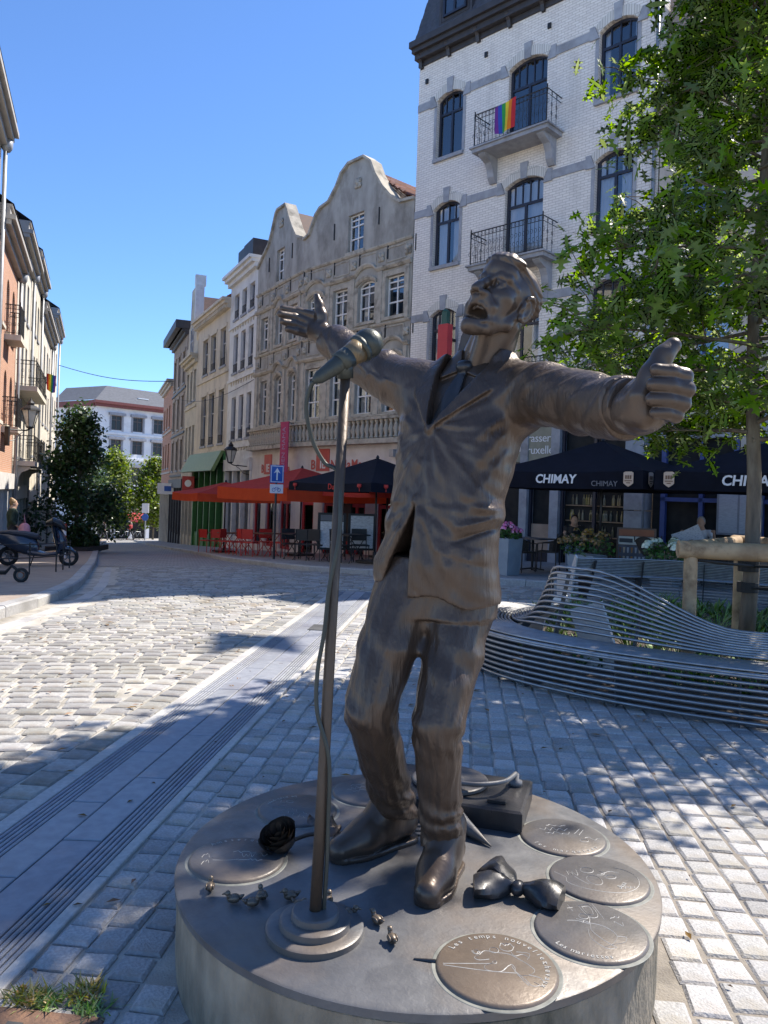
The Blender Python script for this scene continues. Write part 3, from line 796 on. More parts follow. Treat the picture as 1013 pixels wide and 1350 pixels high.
m = MB(); m.tube([(LW - .08, -.09, 16.1), (LW - .08, -.09, 4.4), (LW - .06, -.12, 3.9), (LW - .06, -.12, .3)], .05, 7); m.build('drainpipe', M_zinc, wb, smooth=True)
# balconies
for (zf, name) in ((11.98, 'upper'), (8.5, 'lower')):
    m = MB(); m.box(2.86, 5.42, -.78, .02, zf - .16, zf); m.box(2.8, 5.48, -.84, .02, zf - .05, zf - .001); m.build('balcony_floor', M_bluestone, wb)
    console(wb, 3.14, zf - .15, .7); console(wb, 5.14, zf - .15, .7)
    railing(wb, 2.92, 5.36, -.74, zf, zf + .95)
zf = 4.72
m = MB(); m.box(3.1, 7.9, -.7, .02, zf - .18, zf); m.build('balcony_floor', M_bluestone, wb)
railing(wb, 3.15, 7.85, -.66, zf, zf + .9)
# ground floor: dark shopfront with blue-stone piers
m = MB()
piers = [(.05, .5), (2.6, 2.85), (4.45, 4.7), (5.45, 5.72)]
m.box(0, LW, -.02, .3, 3.95, GFZ); m.build('shop_fascia', M_bluestone, wb)
for a, b in piers: box_part('pier', wb, M_bluestone, a, b, -.08, .35, -1.2, 3.95)
mm = MB()
for k in range(8): mm.box(7.72 + (k % 2) * .012, 8.22 - (k % 2) * .012, -.22, .35, -.9 + k * .6, -.32 + k * .6)
mm.build('pier', M_bluestone, wb)
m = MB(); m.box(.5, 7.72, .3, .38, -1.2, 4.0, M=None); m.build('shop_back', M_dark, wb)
for a, b in ((.5, 2.6), (2.85, 4.45), (4.7, 5.45)):
    m = MB(); m.box(a, a + .07, .05, .15, -1.2, 3.9); m.box(b - .07, b, .05, .15, -1.2, 3.9); m.box(a, b, .05, .15, 2.6, 2.75); m.box(a, b, .04, .16, 3.85, 3.95); m.box(a, b, .06, .14, -1.2, .2); m.build('shop_window', M_navy, wb)
m = MB(); m.box(5.72, 5.8, .05, .15, -1.2, 3.9); m.box(7.62, 7.72, .05, .15, -1.2, 3.9); m.box(6.7, 6.78, .05, .15, -1.2, 3.9); m.box(5.72, 7.72, .05, .15, 2.55, 2.68); m.build('shop_window', M_navy, wb)
box_part('window_seat', wb, mat('tan_panel', (.42, .3, .22), rough=.7), 4.72, 5.42, .12, .2, -.6, 1.0)
# things glinting on the bar shelves inside
m = MB()
for i in range(60):
    x = rb.uniform(5.9, 7.55); z = .75 + .42 * rb.randrange(4)
    m.lathe([(.035, 0), (.035, .16), (.012, .22), (.012, .28)], 6, (x, .27, z))
o = m.build('bottles', mat('bottle_glass', (.3, .22, .1), (.12, .14, .12), scale=3, rough=.2, isl=.5), wb); tag(o, kind='stuff')
for k in range(4): box_part('bar_shelf', wb, M_wood, 5.8, 7.6, .22, .3, .71 + .42 * k, .74 + .42 * k)
# lettering on the transom glass
M_sign = mat('sign_white', (.8, .8, .82), (.74, .74, .76), rough=.6)
m = MB(); m.box(4.3, 5.7, -.04, .0, 2.75, 3.75); m.build('sign_board', mat('sign_green_grey', (.28, .28, .22), rough=.6), wb)
text('rasserie', .33, M_sign, wb, (5.14, -.05, 3.42), (R_(90), 0, 0), spacing=.95)
text('ruxelles', .33, M_sign, wb, (5.14, -.05, 3.08), (R_(90), 0, 0), spacing=.95)
text('B', .62, M_sign, wb, (4.5, -.05, 3.25), (R_(90), 0, 0), offset=.012)
text('rasserie\nruxelles', .14, M_sign, wb, (5.12, .02, 2.1), (R_(90), 0, 0)); text('B', .24, M_sign, wb, (4.86, .02, 2.08), (R_(90), 0, 0))
# rainbow flag on the upper balcony
def rainbow_flag(loc, rz, w, h, label, seed=0, group=None, flip=False):
    cols = [(.5, .02, .03), (.75, .2, .01), (.8, .6, .03), (.03, .3, .06), (.03, .08, .4), (.16, .03, .25)]
    ms = [mat('flag_stripe_%d' % i, c, tuple(v * .85 for v in c), rough=.85) for i, c in enumerate(cols)]
    m = MB(); nx_, nz_ = 18, 12; r = random.Random(seed)
    for j in range(nz_ + 1):
        for i in range(nx_ + 1):
            u, v = i / nx_, j / nz_
            x = (u - .5) * w * (1 - .14 * v); z = -v * h * (1 - .18 * abs(u - .6)) + .12 * h * (u if not flip else 1 - u)
            m.v.append((x, -.05 - .035 * math.sin(u * 9 + v * 2 + seed) * (.4 + v), z))
    for j in range(nz_):
        for i in range(nx_):
            a = j * (nx_ + 1) + i
            m.f.append((a, a + nx_ + 1, a + nx_ + 2, a + 1)); m.m.append(5 - int(i * 6 / nx_) if not flip else int(i * 6 / nx_))
    o = m.build('rainbow_flag', ms, None, smooth=True, loc=loc, rot=(0, 0, rz)); return tag(o, label, 'flag')
wbm = Matrix.Translation(loc) @ Matrix.Rotation(rz, 4, 'Z')
rainbow_flag(wbm @ Vector((4.05, -.78, 12.86)), rz, .72, .86, 'rainbow flag draped over the upper balcony of the white brick house')

# ---------------------------------------------------------------- neighbour on the right, mostly behind the tree
PN = WP(LW + .04); PE = (PN[0] + DW[0] * 9.6, PN[1] + DW[1] * 9.6)
loc, rz, W = frame_of(PN, PE)
nb = thing('blue_framed_house', 'beige rendered house with bright blue window frames, half hidden behind the leafy tree', 'building', loc, rz)
M_nb = mat('pinkish_render', (.56, .49, .42), (.48, .42, .36), scale=1.5, rough=.85, bump=.15, stain=(.35, .31, .27), sscale=1)
ops = []
for za, zb in ((4.9, 7.2), (8.3, 10.4)):
    for k in range(4): ops.append((.55 + k * 2.3, 1.85 + k * 2.3, za, zb, 0))
wall('wall', nb, 0, W, 3.9, 11.6, ops, M_nb)
house_body(nb, W, 11.6, 8, M_nb)
for o_ in ops: window(nb, *o_, cols=(.5,), trans=(.35, .7), fm=M_bluepaint, sill=.1, curtain=.7)
m = MB(); m.box(-.05, W + .1, -.4, .3, 11.6, 11.9); m.build('cornice', M_bluestone, nb)
m = MB(); m.add([(0, -.2, 11.9), (W, -.2, 11.9), (W, 4, 15.2), (0, 4, 15.2), (0, 8, 11.9), (W, 8, 11.9)], [(0, 1, 2, 3), (3, 2, 5, 4), (0, 3, 4), (1, 5, 2)]); m.build('roof', M_tileD, nb)
m = MB(); m.box(.0, .5, .3, 2.2, 11.9, 14.6); m.build('shade_party_wall', brick_mat('old_brick', (.33, .24, .19), (.26, .2, .17), (.3, .27, .24)), nb)  # party wall added to shape the roofline's shadow on the ground
m = MB(); m.box(3.4, 4.5, 3.2, 4.6, 13.5, 16.8); m.box(3.3, 4.6, 3.1, 4.7, 16.6, 16.85); m.build('chimney', brick_mat('old_brick', (.33, .24, .19), (.26, .2, .17), (.3, .27, .24)), nb)  # unseen chimney, put in for the shadow it throws on the ground
m = MB(); m.box(.7, 2.0, -.05, 1.6, 12.0, 13.3); m.add([(.6, -.15, 13.3), (2.1, -.15, 13.3), (2.1, 1.8, 13.75), (.6, 1.8, 13.75)], [(0, 1, 2, 3)]); m.build('dormer', M_darktrim, nb)
m = MB(); m.tube([(4.32, .15, 12.0), (4.32, .15, 17.3)], .025, 6); m.build('shadow_mast', M_zinc, nb)  # invented mast, added to carry the shadow-casting panel
m = MB(); m.prism([(3.5, 16.6), (4.3, 16.1), (5.2, 16.7), (4.5, 16.95), (4.8, 17.6), (4.15, 17.1)], .05, M=Matrix.Translation((0, .12, 0))); m.build('shadow_panel', M_zinc, nb)  # made-up panel, cut to throw the loose shadow onto the road
m = MB(); m.box(0, W, -.02, .3, 3.3, 3.9); m.build('shop_fascia', M_bluestone, nb)
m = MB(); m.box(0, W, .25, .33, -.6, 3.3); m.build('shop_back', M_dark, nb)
for k in range(4):
    a = .3 + k * 2.3
    m = MB(); m.box(a, a + .12, .02, .15, -.4, 3.3); m.box(a + .95, a + 1.05, .02, .15, -.4, 3.3); m.box(a + 1.75, a + 1.87, .02, .15, -.4, 3.3); m.box(a, a + 1.87, .02, .15, .5, .72); m.box(a, a + 1.87, .02, .15, 1.75, 1.85); m.build('shop_window', M_bluepaint, nb)
    box_part('shop_wall', nb, M_nb, a + 1.9, a + 2.26, -.01, .25, -.4, 3.3)
    box_part('dado', nb, mat('tan_panel', (.42, .3, .22), rough=.7), a + .02, a + 1.85, .0, .1, -.4, .5)
m = MB(); m.box(1.75, 2.75, -.14, -.05, 1.0, 2.5); nbc = m.build('menu_case', mat('menu_case_grey', (.22, .24, .28), (.17, .18, .22), rough=.4), nb)
m = MB(); m.box(1.8, 2.22, -.145, -.141, 1.05, 2.1); m.box(2.27, 2.7, -.145, -.141, 1.05, 2.1); m.build('menu_sheet', mat('menu_paper_grey', (.42, .44, .48), (.32, .34, .38), scale=30, rough=.6, stretch=(.4, 1, 3)), nbc)
box_part('name_board', nb, M_sign, 1.75, 2.75, -.15, -.06, 2.5, 2.72)
# ---------------------------------------------------------------- the two grey gabled houses
def ornament(parent, x, z, r=.16, name='cartouche'):
    m = MB(); 
    for k in range(4):
        q = k * math.pi / 2 + .78
        m.lathe([(r * .38, 0), (r * .5, .03), (r * .3, .06), (.001, .065)], 8, M=Matrix.Translation((x + r * .55 * math.cos(q), 0, z + r * .55 * math.sin(q))) @ Matrix.Rotation(R_(90), 4, 'X'))
    m.lathe([(r * .3, 0), (r * .42, .05), (r * .2, .09), (.001, .095)], 8, M=Matrix.Translation((x, 0, z)) @ Matrix.Rotation(R_(90), 4, 'X'))
    return m.build(name, M_greystone, parent, smooth=True)
def moulding(parent, pts, h, out, name='string_course', m_=None):
    """a moulding following points (x,z) on the facade"""
    m = MB(); n = len(pts); vs_ = []
    for x, z in pts: vs_ += [(x, 0, z - h / 2), (x, -out * .5, z - h / 2), (x, -out, z + h * .1), (x, -out, z + h / 2), (x, 0, z + h / 2)]
    fs = []
    for i in range(n - 1):
        for k in range(5):
            k2 = (k + 1) % 5; fs.append((i * 5 + k, i * 5 + k2, (i + 1) * 5 + k2, (i + 1) * 5 + k))
    fs += [(4, 3, 2, 1, 0), tuple((n - 1) * 5 + k for k in range(5))]
    m.add(vs_, fs); return m.build(name, m_ or M_greystone, parent)
def arch_string(parent, W, z, arches, h=.14, out=.12):
    """string course that lifts over arched windows"""
    pts = [(0.01, z)]
    for xa, xb in arches:
        a = seg_arch(xa - .12, xb + .12, z, .26, 8)
        pts += [(xa - .12, z - .001)] + a[1:-1] + [(xb + .12, z)]
    pts.append((W - .01, z)); return moulding(parent, pts, h, out)
baluster_me = MB().lathe([(.05, 0), (.085, .03), (.085, .06), (.05, .1), (.1, .26), (.105, .32), (.06, .46), (.045, .52), (.07, .56), (.085, .6), (.085, .64)], 10).mesh('baluster', M_greystone, True)
def gabled(name, label, Pl, Pr, gable, r1, r2, attic, signs, red_ops, seed):
    loc, rz, W = frame_of(Pl, Pr)
    t = thing(name, label, 'building', loc, rz); r = random.Random(seed)
    ops = [(a, b, 7.72, 9.1 + (.06 if ar else 0), .16 if ar else 0) for a, b, ar in r1] + [(a, b, 4.5, 6.38 + (.04 if ar else 0), .14 if ar else 0) for a, b, ar in r2] + [(*attic, 10.35, 11.7, 0)]
    zt = min(z for _, z in gable) - .02
    if zt < 11.72: zt = zt
    # openings must stay below the gable foot, so the attic window sits in its own strip of wall
    wall('wall', t, 0, W, 3.45, 10.2, ops[:-1], M_greyst)
    m_ = MB()     # gable field with the attic opening
    xa, xb, za, zb = *attic, 10.35, 11.7
    L_ = [(0, 10.2), (xa, 10.2), (xa, 11.7)] + [p for p in gable if p[0] < xa][::-1]
    R2 = [(xb, 10.2), (W, 10.2)] + [p for p in gable if p[0] > xb][::-1] + [(xb, 11.7)]
    mid = [(xa, 11.7), (xb, 11.7)] + [p for p in gable if p[0] > xb][:1] + [p for p in gable if xa <= p[0] <= xb][::-1] + [p for p in gable if p[0] < xa][-1:]
    for P_ in (L_, R2, mid, [(xa, 10.2), (xb, 10.2), (xb, za), (xa, za)]):
        m_.prism(P_, .3)
    m_.build('gable', M_greyst, t)
    cop = MB()
    n = len(gable); vs_ = []
    for i, (x, z) in enumerate(gable):
        a = gable[max(i - 1, 0)]; b = gable[min(i + 1, n - 1)]; dx, dz = b[0] - a[0], b[1] - a[1]; l_ = math.hypot(dx, dz); nx_, nz_ = -dz / l_, dx / l_
        for (yy, q) in ((-.1, -.03), (-.1, .06), (.4, .06), (.4, -.03)): vs_.append((x + nx_ * q, yy, z + nz_ * q))
    cop.add(vs_, [(i * 4 + k, i * 4 + (k + 1) % 4, i * 4 + 4 + (k + 1) % 4, i * 4 + 4 + k) for i in range(n - 1) for k in range(4)] + [(0, 1, 2, 3), tuple(4 * n - 4 + k for k in (3, 2, 1, 0))])
    cop.build('coping', M_greystone, t)
    cs = [.0, .35, .6, .5]
    for i, o_ in enumerate(ops):
        wd = o_[1] - o_[0]
        window(t, *o_[:4], rise=o_[4], cols=(.5,) if wd > .6 else (.5,), trans=(.33, .66, .83) if o_[3] - o_[2] > 1.5 else (.36, .7, .86), fm=M_wframe, yin=.12, fw=.05, bar=.025, sill=.06, sill_m=M_greystone, curtain=cs[(i + seed) % 4])
        if i < len(ops) - 1:
            for xx in (o_[0] - .1, o_[1] + .1): box_part('jamb', t, M_greystone, xx - .09, xx + .09, -.03, .02, o_[2] - .1, o_[3] - o_[4])
            if o_[4]: moulding(t, seg_arch(o_[0] - .1, o_[1] + .1, o_[3] - o_[4] + .06, .2, 8), .14, .09, 'hood_mould')
            else: box_part('lintel', t, M_greystone, o_[0] - .19, o_[1] + .19, -.03, .02, o_[3] + .002, o_[3] + .16)
    a1 = [(a, b) for a, b, ar in r1 if ar]; a2 = [(a, b) for a, b, ar in r2 if ar]
    arch_string(t, W, 9.42, a1); arch_string(t, W, 6.72, a2)
    moulding(t, [(.01, 10.2), (W - .01, 10.2)], .1, .08); moulding(t, [(.01, 7.5), (W - .01, 7.5)], .09, .07); moulding(t, [(.01, 4.36), (W - .01, 4.36)], .12, .14)
    # pilaster strips and panels between the floors
    edges = sorted([0.02] + [v for a, b, _ in r1 for v in (a, b)] + [W - .02])
    for k in range(0, len(edges) - 1, 2):
        xc = (edges[k] + edges[k + 1]) / 2; w_ = min(.22, (edges[k + 1] - edges[k]) * .5)
        xc = max(w_ / 2 + .02, min(W - w_ / 2 - .02, xc))
        for z0_, z1_ in ((7.56, 9.34), (4.44, 6.64)): box_part('pilaster', t, M_greystone, xc - w_ / 2, xc + w_ / 2, -.055, .0, z0_, z1_)
        ornament(t, xc, 9.82, .19); ornament(t, xc, 7.12, .16)
        for zz in (9.7, 7.0): box_part('iron_anchor', t, M_blackiron, xc + .32, xc + .35, -.04, 0, zz, zz + .55)
    for a, b, _ in r1:
        m = MB()
        for z0_, z1_ in ((9.58, 10.08), (6.88, 7.4)):
            m.box(a - .05, b + .05, -.025, 0, z0_, z0_ + .035); m.box(a - .05, b + .05, -.025, 0, z1_ - .035, z1_); m.box(a - .05, a - .015, -.025, 0, z0_ + .035, z1_ - .035); m.box(b + .015, b + .05, -.025, 0, z0_ + .035, z1_ - .035)
        tag(m.build('panel_frames', M_greystone, t), kind='stuff')
    ornament(t, W * .52, 12.75, .22)
    for xx in (attic[0] - .8, attic[1] + .8): box_part('iron_anchor', t, M_blackiron, xx, xx + .03, -.04, 0, 11.0, 11.6)
    # blind balustrade over the shop
    m = MB(); m.box(0, W, -.3, .1, 3.42, 3.56); m.box(0, W, -.22, .1, 3.56, 3.6); m.box(0, W, -.28, .1, 4.24, 4.33); m.build('balustrade_rail', M_greystone, t)
    box_part('balustrade_back', t, M_greyst, 0, W, -.02, .1, 3.6, 4.24)
    k = 0; n_ = int(W / .24)
    for i in range(n_):
        obj('baluster', baluster_me, t, ((i + .5) * W / n_, -.14, 3.6))
    # rendered shop front with red joinery
    wall('shop_wall', t, 0, W, -1.6, 3.42, [(a, b, za, zb, 0) for a, b, za, zb in red_ops], M_shopwhite, depth=.25, y=.0)
    for a, b, za, zb in red_ops:
        f = window(t, a, b, za, zb, 0, cols=(.5,) if b - a > 1 else (), trans=(.75,), fm=M_red, yin=.08, fw=.12, panes=True, name='shop_window')
    house_body(t, W, 10.0, 8, M_greyst)
    return t, W, loc, rz
P2 = (-5.85, 33.79); P1 = (-3.41, 29.72)
gR, WR, locR, rzR = gabled('gabled_house', 'broad grey stucco house with curved gable, right beside the white brick house', P1, (.672, 25.255),
    [(0, 11.42), (.35, 11.55), (.75, 12.2), (1.0, 12.4), (1.5, 12.5), (1.95, 12.95), (2.2, 13.35), (2.6, 13.6), (3.45, 13.6), (3.85, 13.3), (4.1, 12.8), (4.5, 12.25), (5.0, 11.75), (5.4, 11.5), (6.05, 11.45)],
    [(.4, 1.33, 1), (1.93, 2.76, 0), (3.34, 4.23, 1), (4.8, 5.7, 0)], [(.4, 1.3, 0), (1.93, 2.76, 0), (3.34, 4.23, 1), (4.8, 5.7, 1)], (2.66, 3.52), None,
    [(.35, 1.15, -.9, 2.0), (1.7, 2.5, -.9, 2.0), (3.0, 4.1, -.9, 2.0), (4.7, 5.6, -.9, 2.0)], 1)
gL, WL, locL, rzL = gabled('gabled_house', 'narrow grey stucco house with curved gable, between the broad gable and the white house', P2, P1,
    [(0, 11.42), (.6, 11.8), (1.25, 12.2), (1.6, 12.75), (1.9, 13.3), (2.05, 13.4), (2.9, 13.38), (3.1, 13.1), (3.3, 12.75), (3.7, 12.2), (4.1, 11.75), (4.74, 11.5)],
    [(.62, 1.38, 0), (2.2, 2.9, 1), (3.6, 4.35, 0)], [(.75, 1.45, 0), (2.3, 3.0, 1), (3.75, 4.35, 1)], (2.06, 2.84), None,
    [(.35, 1.2, -.6, 1.9), (1.75, 2.6, -.6, 1.9), (3.2, 4.3, -.6, 1.9)], 2)
for t, W in ((gR, WR), (gL, WL)):
    m = MB(); m.add([(0, .3, 10.9), (W / 2, .3, 13.35), (W, .3, 10.9), (0, 8, 10.9), (W / 2, 8, 13.35), (W, 8, 10.9)], [(0, 1, 4, 3), (1, 2, 5, 4)]); m.build('roof', M_tileD, t)
M_tileR2 = mat('brown_red_tile', (.22, .075, .045), (.13, .05, .035), scale=7, rough=.8, rnd=.25)
# red tiles seen between and beside the gables
pantiles(gR, (WR * .52, .34, 13.45), (WR * .52, 8, 13.45), (WR + .3, 8, 11.2), (WR + .3, .34, 11.2), M_tileR2, name='roof_tiles')
pantiles(gR, (-1.3, 1.0, 11.7), (1.3, 1.0, 11.7), (1.3, 3.2, 14.0), (-1.3, 3.2, 14.0), M_tileR)
# lettering on the shop walls
M_letter = mat('sign_red', (.5, .1, .08), (.45, .08, .07), rough=.6)
def bien(parent, x, z, s=1.0):
    o = box_part('sign_panel', parent, M_letter, x, x + .78 * s, -.03, .0, z, z + .82 * s)
    text('B', .5 * s, M_letter, parent, (x - .2 * s, -.02, z + .22 * s), (R_(90), 0, 0), offset=.01)
    text('IE', .46 * s, M_white, parent, (x + .4 * s, -.036, z + .24 * s), (R_(90), 0, 0), offset=.01)
    return o
bien(gR, 1.26, 2.5)
text('N MaMa', .46, M_letter, gR, (3.0, -.02, 2.72), (R_(90), 0, 0), offset=.01, spacing=1.15)
bien(gL, 1.5, 2.4)
text('N MaMa', .44, M_letter, gL, (3.3, -.02, 2.6), (R_(90), 0, 0), offset=.01, spacing=1.1)
m = MB(); m.box(-.25, .25, -.02, .02, 0, 1.95); m.box(-.27, .27, -.025, .025, 1.95, 1.99)
bn = thing('hanging_banner', 'magenta vertical banner hanging at the corner of the grey gabled houses', 'banner', (-3.85, 29.2, 2.35), rzR)
m.build('cloth', mat('magenta_cloth', (.42, .04, .12), (.36, .035, .12), rough=.7), bn); m = MB(); m.tube([(.0, .03, 1.97), (0, .75, 1.97)], .02, 6); m.tube([(0, .03, .03), (0, .75, .03)], .02, 6); m.build('bracket', M_blackiron, bn)
text('BIEN MAMA', .3, mat('banner_lilac', (.4, .28, .45), rough=.7), bn, (0, -.027, 1.0), (R_(90), R_(-90), 0))
m = MB(); m.box(5.55, 5.75, -.3, -.02, 2.95, 3.2); m.build('spotlight', M_zinc, gR)

# ---------------------------------------------------------------- plainer street houses
def street_house(name, label, Pl, Pr, rows, cols_, top, wm, fm, shop_z, shop_m, cornice_m, seed, roof_h=1.5, roof_m=None, sill_m=None, frame_m=None, dent=False, cur=.5, panes=True, band=True, back=7.0, trans=(.62,), shops=None, arch=0.0, sill=.06, guard=False):
    loc, rz, W = frame_of(Pl, Pr); t = thing(name, label, 'building', loc, rz); r = random.Random(seed)
    ops = [(a, b, za, zb, arch) for za, zb in rows for a, b in cols_]
    wall('wall', t, 0, W, shop_z, top, ops, wm, depth=.18)
    house_body(t, W, top, back, wm, roof_h=roof_h, roof_m=roof_m or M_slate, z0=-6)
    for o_ in ops:
        window(t, *o_, cols=(.5,), trans=trans, fm=fm, yin=.11, fw=.05, sill=sill, sill_m=sill_m or M_bluestone, curtain=cur if r.random() < .6 else 0, panes=panes)
        if frame_m:
            for xx in (o_[0] - .07, o_[1] + .07): box_part('jamb', t, frame_m, xx - .07, xx + .07, -.025, .02, o_[2], o_[3])
            box_part('lintel', t, frame_m, o_[0] - .18, o_[1] + .18, -.06, .02, o_[3] + .002, o_[3] + .18)
        if guard:
            m = MB()
            for z in (o_[2] + .08, o_[2] + .42): m.tube([(o_[0], .03, z), (o_[1], .03, z)], .016, 5)
            n_ = 8
            for k in range(n_ + 1): m.tube([(lerp(o_[0], o_[1], k / n_), .03, o_[2] + .02), (lerp(o_[0], o_[1], k / n_), .03, o_[2] + .42)], .008, 4)
            m.build('window_guard', M_blackiron, t)
    if band:
        for za, zb in rows:
            box_part('string_course', t, cornice_m, .01, W - .01, -.07, .0, za - .42, za - .3)
    m = MB(); m.box(-.02, W + .02, -.18, .3, top - .35, top - .15); m.box(-.05, W + .05, -.34, .3, top - .15, top); m.box(-.08, W + .08, -.46, .3, top, top + .14); m.build('cornice', cornice_m, t)
    if dent:
        n_ = int(W / .28)
        for k in range(n_): box_part('dentil', t, cornice_m, k * W / n_ + .04, k * W / n_ + .16, -.3, -.17, top - .34, top - .155)
    # shop front
    base = gz(*Pl) - .3
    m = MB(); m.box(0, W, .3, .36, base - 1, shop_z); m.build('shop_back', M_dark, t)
    m = MB(); m.box(0, W, -.12, .3, shop_z - .55, shop_z - .002); m.build('shop_fascia', shop_m if shops is None else shops, t)
    np_ = max(2, int(W / 1.25))
    for k in range(np_ + 1):
        x = .02 + k * (W - .2) / np_
        box_part('shop_pillar', t, shop_m, x, x + .16, -.05, .28, base - 1, shop_z - .55)
    for k in range(np_):
        x0_, x1_ = .18 + k * (W - .2) / np_, .02 + (k + 1) * (W - .2) / np_
        box_part('stall_riser', t, shop_m, x0_ + .002, x1_ - .002, .05, .2, base - 1, gz(*Pr) + .55)
        m = MB(); m.add([(x0_, .16, gz(*Pr) + .5), (x1_, .16, gz(*Pr) + .5), (x1_, .16, shop_z - .55), (x0_, .16, shop_z - .55)], [(0, 1, 2, 3)]); m.build('shop_pane', GLASS, t)
    return t, W, loc, rz
P3 = (-7.83, 37.76); P4 = (-10.87, 43.84); P5 = (-12.47, 47.6); P6 = (-15.17, 54.4); P7 = (-18.0, 62.0)
wh, *_ = street_house('white_house', 'narrow white rendered house with grey windows, beside the narrow grey gable', P3, P2, [(9.88, 11.05), (7.3, 9.12), (4.1, 6.12)], [(.72, 1.5), (2.0, 2.75), (3.25, 4.0)], 11.9, M_white, M_gframe, 3.15, M_white, M_white, 4, roof_h=.9, trans=(.3,), guard=True, shops=M_white)
for za in (9.5, 6.9, 3.75):
    m = MB()
    for k in range(9):
        x = .55 + k * .42; m.prism([(x, za + .05), (x + .1, za - .22), (x + .2, za + .05)], .03, M=Matrix.Translation((0, -.04, 0)))
    m.build('drop_ornament', M_beige, wh)
m = MB(); m.box(3.1, 4.5, -.3, 3, 12.05, 12.75); m.build('attic', M_darktrim, wh); m = MB(); m.lathe([(.02, 0), (.3, .12), (.32, .14)], 12, M=Matrix.Translation((2.6, .5, 12.9)) @ Matrix.Rotation(R_(-60), 4, 'X')); m.tube([(2.6, .5, 12.1), (2.6, .55, 12.9)], .03, 5); m.build('satellite_dish', M_zinc, wh)
cr, WC, locC, rzC = street_house('cream_house', 'cream stucco house with dentil cornice and green shop front', P4, P3, [(7.95, 9.85), (4.05, 6.75)], [(1.35, 2.45), (3.1, 4.2), (5.1, 6.15)], 11.0, M_cream, M_gframe, 3.6, M_green, M_cream, 5, roof_h=3.0, roof_m=M_tileR, dent=True, frame_m=M_cream, guard=True)
pantiles(cr, (0, -.1, 11.2), (WC, -.1, 11.2), (WC, 3.3, 13.9), (0, 3.3, 13.9), M_tileR)
m = MB(); m.box(WC - 2.6, WC - .2, 1.0, 2.3, 11.3, 14.2); m.box(WC - 3.4, WC - 2.6, 1.0, 2.0, 11.3, 13.0); m.build('chimney', M_darktrim, cr)
m = MB(); m.add([(-.1, -.25, 3.62), (WC + .05, -.25, 3.62), (WC + .05, -.75, 2.62), (-.1, -.75, 2.62), (-.1, -.1, 3.62), (WC + .05, -.1, 3.62), (WC + .05, -.55, 2.6), (-.1, -.55, 2.6)], [(3, 2, 1, 0), (4, 5, 6, 7), (0, 1, 5, 4), (2, 3, 7, 6), (1, 2, 6, 5), (3, 0, 4, 7)]); m.build('shop_board', mat('olive_green_board', (.2, .27, .09), (.17, .24, .08), rough=.5), cr)
bgh, WB_, *_ = street_house('beige_gable_house', 'narrow beige house with a tall stepped white gable, left of the cream house', P5, P4, [(6.85, 8.65), (3.45, 5.4)], [(.35, 1.15), (1.6, 2.4), (2.85, 3.65)], 9.3, M_beige, M_gframe, 2.95, M_beige, M_beige, 6, roof_h=0)
m = MB(); m.prism([(0, 9.3), (WB_, 9.3), (WB_, 10.2), (WB_ - .55, 10.25), (WB_ - .6, 11.4), (WB_ - 1.05, 11.5), (WB_ - 1.2, 13.6), (1.3, 13.6), (1.1, 11.5), (.6, 11.4), (.55, 10.25), (0, 10.2)], .35, M=Matrix.Translation((0, -.02, 0))); m.build('gable', M_beige, bgh)
m = MB(); m.box(WB_ - 1.35, 1.15 + 1.9, -.1, .5, 13.6, 14.2); m.box(WB_ - 1.3, WB_ - .95, -.08, .4, 11.5, 13.6); m.build('gable_cap', M_white, bgh)
window(bgh, 1.55, 2.55, 9.7, 11.2, 0, cols=(.5,), trans=(.5,), fm=M_gframe, yin=-.06)
m = MB(); m.add([(0, .3, 9.3), (WB_ / 2, .3, 13.2), (WB_, .3, 9.3), (0, 7, 9.3), (WB_ / 2, 7, 13.2), (WB_, 7, 9.3)], [(0, 1, 4, 3), (1, 2, 5, 4)]); m.build('roof', M_tileD, bgh)
br, WBr, *_ = street_house('brown_stone_house', 'brown grey stone house with heavy dark cornice far down the street', P6, P5, [(8.4, 10.4), (5.6, 7.6), (2.9, 4.8)], [(.7, 1.7), (3.1, 4.1), (5.5, 6.5)], 11.6, M_brown, M_gframe, 2.3, M_darktrim, M_darktrim, 7, roof_h=1.5, frame_m=M_brown, panes=False)
m = MB(); m.box(-.2, WBr + .1, -.75, .3, 11.6, 12.1); m.build('eaves', M_darktrim, br)
eh, *_ = street_house('brick_end_house', 'small brick house at the far end of the right-hand row', P7, P6, [(6.2, 7.8), (3.2, 5.0)], [(1, 2), (3.2, 4.2), (5.4, 6.4)], 9.3, M_rbrick, M_gframe, 1.8, M_lcream, M_lstone, 8, roof_h=2.0, panes=False)

